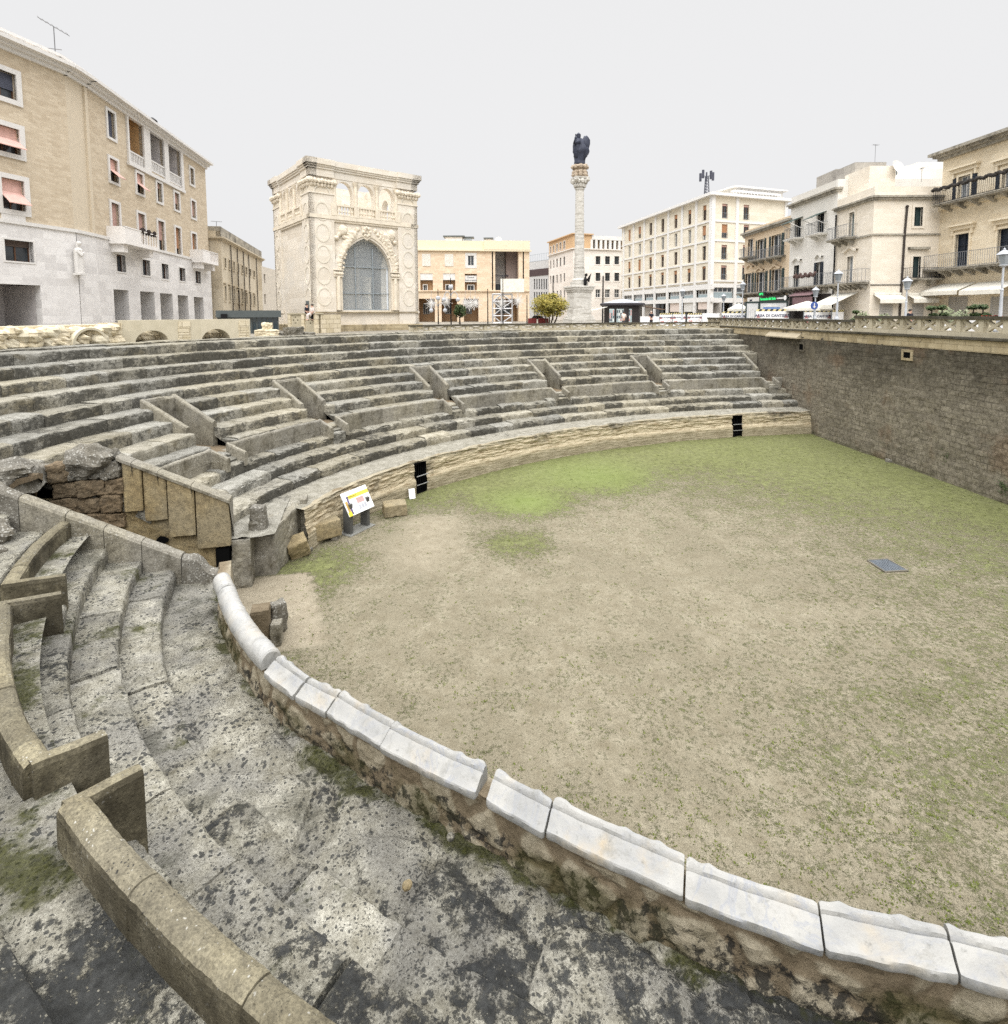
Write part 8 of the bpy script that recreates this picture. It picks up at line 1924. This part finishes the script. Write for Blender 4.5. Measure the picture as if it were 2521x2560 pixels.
# ================================================================== PEOPLE, PLANTS AND SMALL THINGS
def person(label, base, h, top, legs, skin=(.55, .34, .25, 1), hair=(.03, .025, .02, 1), rz=0.0, pose='stand', seed=0):
    """one continuous skinned body with head; hair and clothes as children"""
    t = thing('person', label, 'person', base); k = h / 1.75; R = Matrix.Rotation(rz, 3, 'Z'); b = Vector(base)
    W3 = lambda x, y, z: b + R @ (Vector((x, y, z)) * k)
    sit = pose == 'sit'; hip = .48 if sit else .93
    J = {'pel': (0, 0, hip), 'wa': (0, .0, hip + .18), 'ch': (0, 0, hip + .40), 'ne': (0, -.01, hip + .58), 'hd': (0, -.03, hip + .68), 'tp': (0, -.03, hip + .76),
         'sl': (-.19, 0, hip + .50), 'sr_': (.19, 0, hip + .50), 'el': (-.25, -.02, hip + .22), 'er': (.25, -.02, hip + .22), 'hl': (-.16, -.22, hip + .10), 'hr': (.16, -.22, hip + .10)}
    if sit: J.update({'kl': (-.1, -.42, .48), 'kr': (.1, -.42, .48), 'fl': (-.1, -.42, .06), 'fr': (.1, -.42, .06), 'tl': (-.1, -.56, .03), 'tr': (.1, -.56, .03)})
    else: J.update({'kl': (-.10, -.02, .50), 'kr': (.11, .02, .50), 'fl': (-.11, .02, .07), 'fr': (.12, .05, .07), 'tl': (-.12, -.12, .03), 'tr': (.13, -.09, .03)})
    E_ = [('pel', 'wa'), ('wa', 'ch'), ('ch', 'ne'), ('ne', 'hd'), ('hd', 'tp'), ('ch', 'sl'), ('ch', 'sr_'), ('sl', 'el'), ('sr_', 'er'), ('el', 'hl'), ('er', 'hr'), ('pel', 'kl'), ('pel', 'kr'), ('kl', 'fl'), ('kr', 'fr'), ('fl', 'tl'), ('fr', 'tr')]
    rad = dict(pel=.15, wa=.14, ch=.16, ne=.055, hd=.10, tp=.085, sl=.075, sr_=.075, el=.05, er=.05, hl=.035, hr=.035, kl=.065, kr=.065, fl=.045, fr=.045, tl=.035, tr=.035)
    def skin_mesh(names, name, mat, grow=1.0, sub=1):
        idx = {n: i for i, n in enumerate(names)}; me = bpy.data.meshes.new(name)
        me.from_pydata([W3(*J[n]) - b for n in names], [(idx[a], idx[c]) for a, c in E_ if a in idx and c in idx], [])
        o = bpy.data.objects.new(name, me); COL.objects.link(o); m = o.modifiers.new('skin', 'SKIN'); 
        for i, n in enumerate(names): me.skin_vertices[0].data[i].radius = (rad[n] * grow * k,) * 2
        me.skin_vertices[0].data[0].use_root = True; s_ = o.modifiers.new('sub', 'SUBSURF'); s_.levels = sub; s_.render_levels = sub
        me.materials.append(mat); o.parent = t; return o
    def ensure(me): pass
    try:
        me0 = bpy.data.meshes.new('x')
    except Exception: pass
    def build_skin(names, name, mat, grow=1.0):
        import bmesh
        bm = bmesh.new(); lay = bm.verts.layers.skin.verify(); vs = {}
        for n in names:
            v = bm.verts.new(W3(*J[n]) - b); v[lay].radius = (rad[n] * grow * k,) * 2; v[lay].use_root = (n == names[0]); vs[n] = v
        for a, c in E_:
            if a in vs and c in vs: bm.edges.new((vs[a], vs[c]))
        me = bpy.data.meshes.new(name); bm.to_mesh(me); bm.free(); me.materials.append(mat); o = bpy.data.objects.new(name, me); COL.objects.link(o)
        o.modifiers.new('skin', 'SKIN'); s_ = o.modifiers.new('sub', 'SUBSURF'); s_.levels = 1; s_.render_levels = 1; o.parent = t; return o
    build_skin(list(J), 'body', plain('skin_tone', skin, .6, var=.05))
    build_skin(['pel', 'wa', 'ch', 'sl', 'sr_', 'el', 'er'], 'jacket', top, 1.22); build_skin(['pel', 'kl', 'kr', 'fl', 'fr'], 'trousers', legs, 1.2)
    mb = MB(); c = W3(0, .0, hip + .755); mb.ball(c, .115 * k, 10, seed, .12, 3, 1, 1, .85); mb.build('hair', plain('dark_hair', hair, .7), t, smooth=True)
    return t
M_jk = plain('dark_jacket', S_raw(30, 32, 44, .8), .8); M_jl = plain('light_jacket', S_raw(226, 214, 206, .8), .8); M_tr = plain('dark_trousers', S_raw(36, 36, 46, .8), .8); M_tb = plain('grey_trousers', S_raw(90, 90, 100, .7), .8)
q = atY(2276, 785, 31.5); person('person in a dark jacket standing behind the tall balustrade at right', (q.x, q.y, GZ + .02), 1.50, M_jk, M_tr, rz=.4, seed=1)
q = atY(1629, 785, 54); person('person with light hair in dark clothes beside the white hoarding', (q.x, q.y, GZ), 1.55, M_jk, M_tr, hair=(.5, .4, .34, 1), rz=.2, seed=2)
q = atY(1560, 785, 51); person('person in a pale top in front of the news kiosk windows', (q.x, q.y, GZ), 1.5, M_jl, M_tb, rz=2.8, seed=3)
pp = FL.pt(WS - .9, 0, 1.3); q = atY(767, 772, 39.2)
person('person in a black jacket sitting on the pierced terrace by the gothic pavilion', (q.x, q.y, atY(767, 786, 39.2).z - .42), 1.6, M_jk, M_tr, rz=1.5, pose='sit', seed=4)
q = atY(781, 772, 39.0); person('person in white sitting on the terrace by the gothic pavilion', (q.x, q.y, atY(781, 786, 39).z - .42), 1.55, M_jl, M_jl, rz=-.8, pose='sit', seed=5)
# terrace panels left of the pavilion
tp = thing('terrace_wall', 'old pierced balustrade terrace at the left foot of the gothic pavilion', 'terrace', atY(750, 800, 39.6)); q0, q1 = atY(722, 800, 40.5), atY(795, 800, 39.0); FT = Face(q0, q1); zt_2 = FT.sz(755, 786)[1]
mb = MB(); holes = []
for a in (.12, .62):
    c_ = FT.L * (a + .12); w_ = FT.L * .12
    for dx, dz in ((0, .22), (0, -.22), (-.6, 0), (.6, 0)): holes.append([(c_ + w_ * dx + .10 * cos(u), zt_2 - .42 + dz + .07 * sin(u)) for u in (0, pi / 2, pi, 3 * pi / 2)])
wall(mb, FT, [(0, GB), (FT.L, GB), (FT.L, zt_2), (0, zt_2)], holes, .15); mb.build('pierced_panels', M_bal, tp, recalc=False)
mb = MB(); fbox(mb, FT, -.05, FT.L + .05, zt_2, zt_2 + .1, -.5, .1); mb.build('coping', M_bal, tp); mb = MB(); fbox(mb, FT, 0, FT.L, GB, zt_2, -2.2, -.3); mb.build('core', M_pale, tp)
for a in (0, .48, .9): mb = MB(); fbox(mb, FT, FT.L * a, FT.L * a + .3, GB, zt_2, -.1, .1); mb.build('post', M_pale, tp)
q = atY(769, 760, 40); po = thing('info_totem', 'narrow grey information post against the gothic pavilion', 'sign', (q.x, q.y, GZ)); mb = MB(); mb.box((q.x, q.y, (atY(769, 752, 40).z + GZ) / 2), (.22, .1, atY(769, 752, 40).z - GZ)); mb.build('panel', M_steeld, po)
# trees
def leaf_mat(name, c1, c2, c3):
    n = NT(name, .6, .25); oi = n.t.nodes.new('ShaderNodeObjectInfo'); k = n.noise(1.3, 3); k2 = n.noise(9, 2)
    n.bsdf.inputs['Subsurface Weight'].default_value = 0.0
    return n.color(n.mix(n.step(k2, .35, .7), n.mix(n.step(k, .4, .62), c1, c2), c3))
M_leaf = leaf_mat('yellow_green_leaves', S_raw(96, 104, 40, .62), S_raw(164, 150, 60, .75), S_raw(196, 178, 90, .75)); M_leafd = leaf_mat('dark_green_leaves', S_raw(52, 76, 40, .55), S_raw(78, 100, 52, .6), S_raw(100, 116, 70, .6)); M_bark = plain('grey_bark', S_raw(92, 80, 68, .55), .9)
def tree(label, x, ytop, ybot_crown, wpx, Y, mat, stems=1, seed=0, n=1500, lsz=.16, name='tree'):
    q = atY(x, 785, Y); base = Vector((q.x, q.y, GZ)); zt_2, zb_ = atY(x, ytop, Y).z, atY(x, ybot_crown, Y).z; rw_ = wpx / F_ * Y / 2; rnd = random.Random(seed)
    t = thing(name, label, 'tree', base); c = Vector((q.x, q.y, (zt_2 + zb_) / 2)); rz_ = (zt_2 - zb_) / 2
    mb = MB()
    for s_ in range(stems):
        a = rnd.uniform(-1, 1) * (stems > 1); e = c + Vector((a * rw_ * .5, rnd.uniform(-.3, .3) * rw_, -rz_ * .2)); st0 = base + Vector((a * .5, 0, 0))
        mb.tube([st0, st0.lerp(e, .4) + Vector((rnd.uniform(-.1, .1), 0, 0)), e], .14 if stems < 3 else .10, 7, .05)
        for k in range(6): d = Vector((rnd.gauss(0, 1), rnd.gauss(0, 1), rnd.uniform(.1, 1))).normalized(); m_ = st0.lerp(e, rnd.uniform(.5, .95)); mb.tube([m_, m_ + Vector((d.x * rw_ * .7, d.y * rw_ * .7, d.z * rz_ * .9))], .04, 5, .012)
    mb.build('trunk', M_bark, t); mb = MB()
    clumps = [(c + Vector((rnd.gauss(0, .48) * rw_, rnd.gauss(0, .48) * rw_, rnd.gauss(0, .46) * rz_)), rnd.uniform(.10, .20)) for _ in range(70)]
    cnt = 0
    while cnt < n:
        cc, rr = rnd.choice(clumps); p = cc + Vector((rnd.gauss(0, rr) * rw_, rnd.gauss(0, rr) * rw_, rnd.gauss(0, rr) * rz_)); v = p - c
        if (v.x / rw_) ** 2 + (v.y / rw_) ** 2 + (v.z / rz_) ** 2 > 1.05: continue
        u = Vector((rnd.gauss(0, 1), rnd.gauss(0, 1), rnd.gauss(0, .7))).normalized(); w_ = u.orthogonal().normalized(); l = lsz * rnd.uniform(.6, 1.3)
        mb.add([p - u * l, p + w_ * l * .45, p + u * l, p - w_ * l * .45], [(0, 1, 2, 3)]); cnt += 1
    mb.build('crown', mat, t, recalc=False); return t
tree('broad yellow green multi stemmed tree left of the monument column', 1374, 733, 795, 98, 62, M_leaf, 4, 3, 4200, .15); tree('small dark green round tree in front of the ochre office block', 1150, 760, 795, 31, 70, M_leafd, 1, 4, 1300, .16)
q = atY(1346, 798, 64); rc = thing('red_crate', 'low red box standing under the yellow green tree', 'box', (q.x, q.y, GZ)); 
for i in range(2): mb = MB(); mb.box((q.x - .7 + 1.3 * i, q.y + .1 * i, GZ + .40), (1.0 + .2 * i, .6, .8)); mb.build('box', M_red if False else plain('dull_red', S_raw(150, 58, 56, .55), .7) if i == 0 else bpy.data.materials['dull_red'], rc)
def topiary(label, x, Y, yt, kind):
    q = atY(x, 785, Y); t = thing('potted_shrub', label, 'plant', (q.x, q.y, GZ), group='potted shrubs along the street'); rnd = random.Random(x); z0 = GZ; zt_2 = atY(x, yt, Y).z; h = zt_2 - z0
    mb = MB(); mb.lathe([(.24, 0), (.30, h * .38), (.27, h * .38), (.26, h * .36)], (q.x, q.y, z0), 4 if kind != 2 else 10); mb.build('pot', M_ban, t); mb = MB(); mb.tube([(q.x, q.y, z0 + h * .3), (q.x + .05, q.y, z0 + h * .9)], .03, 5)
    mb.build('stem', M_bark, t); mb = MB()
    cl = [(Vector((.0, 0, .92)), .22), (Vector((.10, 0, .70)), .20), (Vector((-.16, 0, .55)), .2)] if kind == 0 else [(Vector((0, 0, .75)), .34), (Vector((.25, 0, .6)), .3), (Vector((-.3, 0, .6)), .28)]
    for v, r in cl:
        c_ = Vector((q.x + v.x * h * .8, q.y, z0 + h * v.z))
        for k in range(260 if kind == 0 else 130):
            d = Vector((rnd.gauss(0, 1), rnd.gauss(0, 1), rnd.gauss(0, .6))).normalized() * r * h * (rnd.random() ** .4) * .62; d.z *= .6 if kind == 0 else 1.0; u = Vector((rnd.gauss(0, 1), rnd.gauss(0, 1), rnd.gauss(0, 1))).normalized() * .06; w_ = u.orthogonal() * .6
            p = c_ + d; mb.add([p - u, p + w_, p + u, p - w_], [(0, 1, 2, 3)])
    mb.build('foliage', M_leafd if kind == 0 else leaf_mat('pale_leaves', S_raw(120, 136, 90, .6), S_raw(160, 170, 130, .65), S_raw(190, 196, 160, .7)) if 'pale_leaves' not in bpy.data.materials else bpy.data.materials['pale_leaves'], t, recalc=False); return t
for lb, x, Y, yt, k in (('dark rounded shrub in a pot at the foot of the sloping awning', 2140, 35, 775, 0), ('pale bushy plant beside the dark rounded shrub', 2156, 36, 772, 1), ('pale spreading plant in front of the left roller shutter', 2210, 34, 777, 1), ('tiered dark topiary left of the white planter pair', 2328, 30, 764, 0), ('smaller dark topiary with pale plant beside it', 2354, 29.5, 762, 0),
                       ('pale leafy plant between the dark topiaries', 2366, 30, 760, 1), ('dark topiary right of the first white palazzo shutter', 2432, 27, 761, 0), ('tall tiered dark topiary in the long white planter', 2456, 26.5, 760, 0), ('pale leafy plant in front of the roller shutter of the yellow palazzo', 2412, 27.5, 768, 1)):
    topiary(lb, x, Y, yt, k)
q = atY(2449, 785, 26.3); pl_ = thing('planter', 'long white rectangular planter with red flowers by the big street lamp', 'planter', (q.x, q.y, GZ)); mb = MB(); mb.box((q.x, q.y, GZ + .55), (.75, .35, 1.1), .3); mb.build('box', M_ban, pl_); mb = MB(); rnd = random.Random(3)
for k in range(120): p = Vector((q.x + .55 + rnd.uniform(-.5, .5), q.y - .1, GZ + 1.0 + rnd.uniform(0, .16))); u = Vector((rnd.gauss(0, 1), 0, rnd.gauss(0, 1))).normalized() * .05; w_ = u.cross(Vector((0, 1, 0))); mb.add([p - u, p + w_, p + u, p - w_], [(0, 1, 2, 3)])
mb.build('flowers', plain('red_flowers', S_raw(186, 74, 60, .6), .8), pl_, recalc=False); mb = MB(); mb.box((q.x + .55, q.y - .1, GZ + .5), (1.1, .3, 1.0)); mb.build('box', M_bal, pl_)
# scaffold tower, star lights and lamp posts in front of the office block
DS = 78; q0, q1 = atY(1232, 790, DS), atY(1281, 790, DS); ztw = atY(1256, 735, DS).z
M_alu = plain('aluminium_truss', S_raw(206, 206, 208, .8), .4, .4); tw = thing('truss_tower', 'pale aluminium truss stage tower with cross bracing in front of the office block', 'scaffold', (q0.x, q0.y, GZ)); mb = MB(); xs = [q0.x, (q0.x * .55 + q1.x * .45), q1.x]
for yy in (DS, DS + 2.2):
    for x in xs: mb.tube([(x, yy, GZ), (x, yy, ztw)], .10, 5)
    for k in range(5): z = GZ + (ztw - GZ) * (k + .02) / 4; mb.tube([(xs[0], yy, z), (xs[-1], yy, z)], .08, 5)
    for k in range(4):
        z0, z1_ = GZ + (ztw - GZ) * k / 4, GZ + (ztw - GZ) * (k + 1) / 4
        for a, c_ in ((0, 1), (1, 2)): p, r = (xs[a], xs[c_]) if (k + a) % 2 else (xs[c_], xs[a]); mb.tube([(p, yy, z0), (r, yy, z1_)], .07, 5)
mb.build('truss', M_alu, tw); mb = MB(); mb.box(((xs[1] + xs[2]) / 2 + .8, DS - .2, ztw + 1.2), (xs[2] - xs[1] + 1.8, .3, 1.9)); mb.build('cream_banner', M_cream, tw)
def star(label, x, y, Y, r=1.0):
    p = atY(x, y, Y); t = thing('star_light', label, 'star light', p, group='white starburst lights on wires'); mb = MB(); rnd = random.Random(int(x))
    for k in range(18): a = 2 * pi * k / 18; l = r * (1 if k % 2 else .7); mb.tube([p, p + Vector((l * cos(a), rnd.uniform(-.2, .2), l * sin(a)))], .06, 4, .03)
    mb.build('spikes', M_white, t, recalc=False); mb = MB(); mb.tube([p + Vector((0, 0, r * .4)), p + Vector((0, 0, r * 1.8))], .02, 4); mb.build('wire', M_alu, t)
for lb, x, y in (('starburst light left of the small dark tree', 1079, 759), ('starburst light left end of the row on the office block', 1115, 752), ('first starburst of the three right of the small dark tree', 1164, 758), ('middle starburst of the three right of the small dark tree', 1177, 760), ('right starburst of the three right of the small dark tree', 1189, 757), ('starburst light in front of the truss tower', 1255, 757), ('starburst light at the right edge of the office block recess', 1296, 752)): star(lb, x, y, 74)
def pole(label, x, yt, Y, lamp=False):
    p = atY(x, 785, Y); zt_2 = atY(x, yt, Y).z; t = thing('lamp_pole', label, 'pole', (p.x, p.y, GZ), group='thin dark poles before the office block'); mb = MB(); mb.tube([(p.x, p.y, GZ), (p.x, p.y, zt_2)], .09, 6, .05); mb.build('shaft', M_iron, t)
    if lamp:
        mb = MB(); 
        for sg in (-1, 1): mb.tube([Vector((p.x + sg * .9 * (1 - cos(a)) * .5, p.y, zt_2 - 2.6 + .8 * sin(a))) for a in [k * pi / 8 for k in range(9)]], .05, 5); mb.ball((p.x + sg * .9, p.y, zt_2 - 2.8), .28, 8)
        mb.ball((p.x, p.y, zt_2 - 1.2), .32, 8); mb.build('lamps', M_lampw, t)
pole('thin dark lamp pole with round lamps left of the small tree', 1128, 694, 70, True); pole('thin dark flagpole in front of the truss tower', 1258, 692, 72); pole('thin camera pole left of the truss tower', 1220, 722, 70); pole('thin pole left end of the office block with round lamps', 1096, 722, 71, True); pole('thin dark pole in front of the pale block', 1507, 690, 68); pole('thin grey pole right of the truss tower', 1318, 738, 71)
# information board in the arena
bc = atz(935, 1322, -H_); ib = thing('information_board', 'slanted white and yellow information board on two grey legs by the podium wall', 'information board', (bc.x, bc.y, -H_))
pb = [atz(x, y, -H_) for x, y in ((862, 1332), (884, 1341), (934, 1316), (900, 1308))]; xd = (pb[2] - pb[1]).normalized(); nd = Vector((xd.y, -xd.x, 0)); c0b = (pb[1] + pb[2]) / 2 - nd * .32
M_bdg = plain('board_grey', S_raw(112, 112, 110, .6), .5, .2); wB = (pb[2] - pb[1]).length; mb = MB(); mb.box(c0b + Z3 * .02, (wB + .25, .62, .03), math.atan2(xd.y, xd.x)); mb.build('base_plate', plain('plate_grey', S_raw(170, 170, 164, .6), .5, .2), ib)
for sg in (-1, 1): mb = MB(); mb.box(c0b + xd * sg * wB * .42 + Z3 * .55, (.13, .34, 1.1), math.atan2(xd.y, xd.x)); mb.build('leg', M_bdg, ib)
tiltv = (Z3 * .86 - nd * .50).normalized(); bw, bh = wB * 1.22, .86; bo = c0b + nd * .28 + Z3 * .72; pn = xd.cross(tiltv)
P_ = lambda u, v, o=0: bo + xd * (u * bw) + tiltv * (v * bh) + pn * o
mb = MB(); mb.prism([P_(-.5, 0, -.02), P_(.5, 0, -.02), P_(.5, 1, -.02), P_(-.5, 1, -.02)], pn * .03); pan = mb.build('panel', M_ban, ib)
def patch(name, u0, u1, v0, v1, c, o=.013): mb = MB(); mb.quad(P_(u0, v0, o), P_(u1, v0, o), P_(u1, v1, o), P_(u0, v1, o)); mb.build(name, plain(name, c, .5, var=.1), pan, recalc=False)
patch('yellow_band', -.30, .5, .66, .82, S_raw(244, 226, 90, .8)); patch('yellow_corner', -.5, -.36, .0, .18, S_raw(244, 222, 70, .8)); patch('ochre_strip', -.47, -.38, .18, .62, S_raw(206, 170, 96, .75)); patch('purple_strip', -.37, -.31, .05, .8, S_raw(98, 84, 140, .65)); patch('small_picture', -.05, .24, .38, .62, S_raw(206, 172, 168, .75))
for k in range(3): patch('grey_text_block', -.05 + .11 * k, .04 + .11 * k, .12, .32, S_raw(196, 198, 206, .78))
text_mesh('Anfiteatro', .10, M_ink, P_(-.16, .75, .016), xd, tiltv, pan, 'lettering', .001)
lp = atz(1030, 1248, -H_); sp_ = thing('small_plaque', 'small white plaque leaning against the podium wall left of the gate', 'sign', lp); mb = MB(); mb.box(lp + Vector((0, .05, .22)), (.26, .03, .42), .5, Matrix.Rotation(.5, 3, 'Z') @ Matrix.Rotation(-.3, 3, 'X')); mb.build('plate', M_ban, sp_)
# bits on the ground
q = atY(2360, 1130, 26); 
rnd = random.Random(9)
for i, (x, y) in enumerate([(2370, 1140), (2512, 1215)]):
    t_ = ray(x, y); P0 = t_ * (20.2 / t_.x); wp = thing('wall_plant', ['small green weed growing from the dark wall', 'second green weed low on the dark wall at the right edge'][i], 'plant', P0); mb = MB()
    for k in range(140): d = Vector((-abs(rnd.gauss(0, .07)), rnd.gauss(0, .12), rnd.gauss(-.05, .14))); u = Vector((rnd.gauss(0, 1), rnd.gauss(0, 1), rnd.gauss(0, 1))).normalized() * .03; w_ = u.orthogonal() * .6; p = P0 + d; mb.add([p - u, p + w_, p + u, p - w_], [(0, 1, 2, 3)])
    mb.build('leaves', M_leafd, wp, recalc=False)
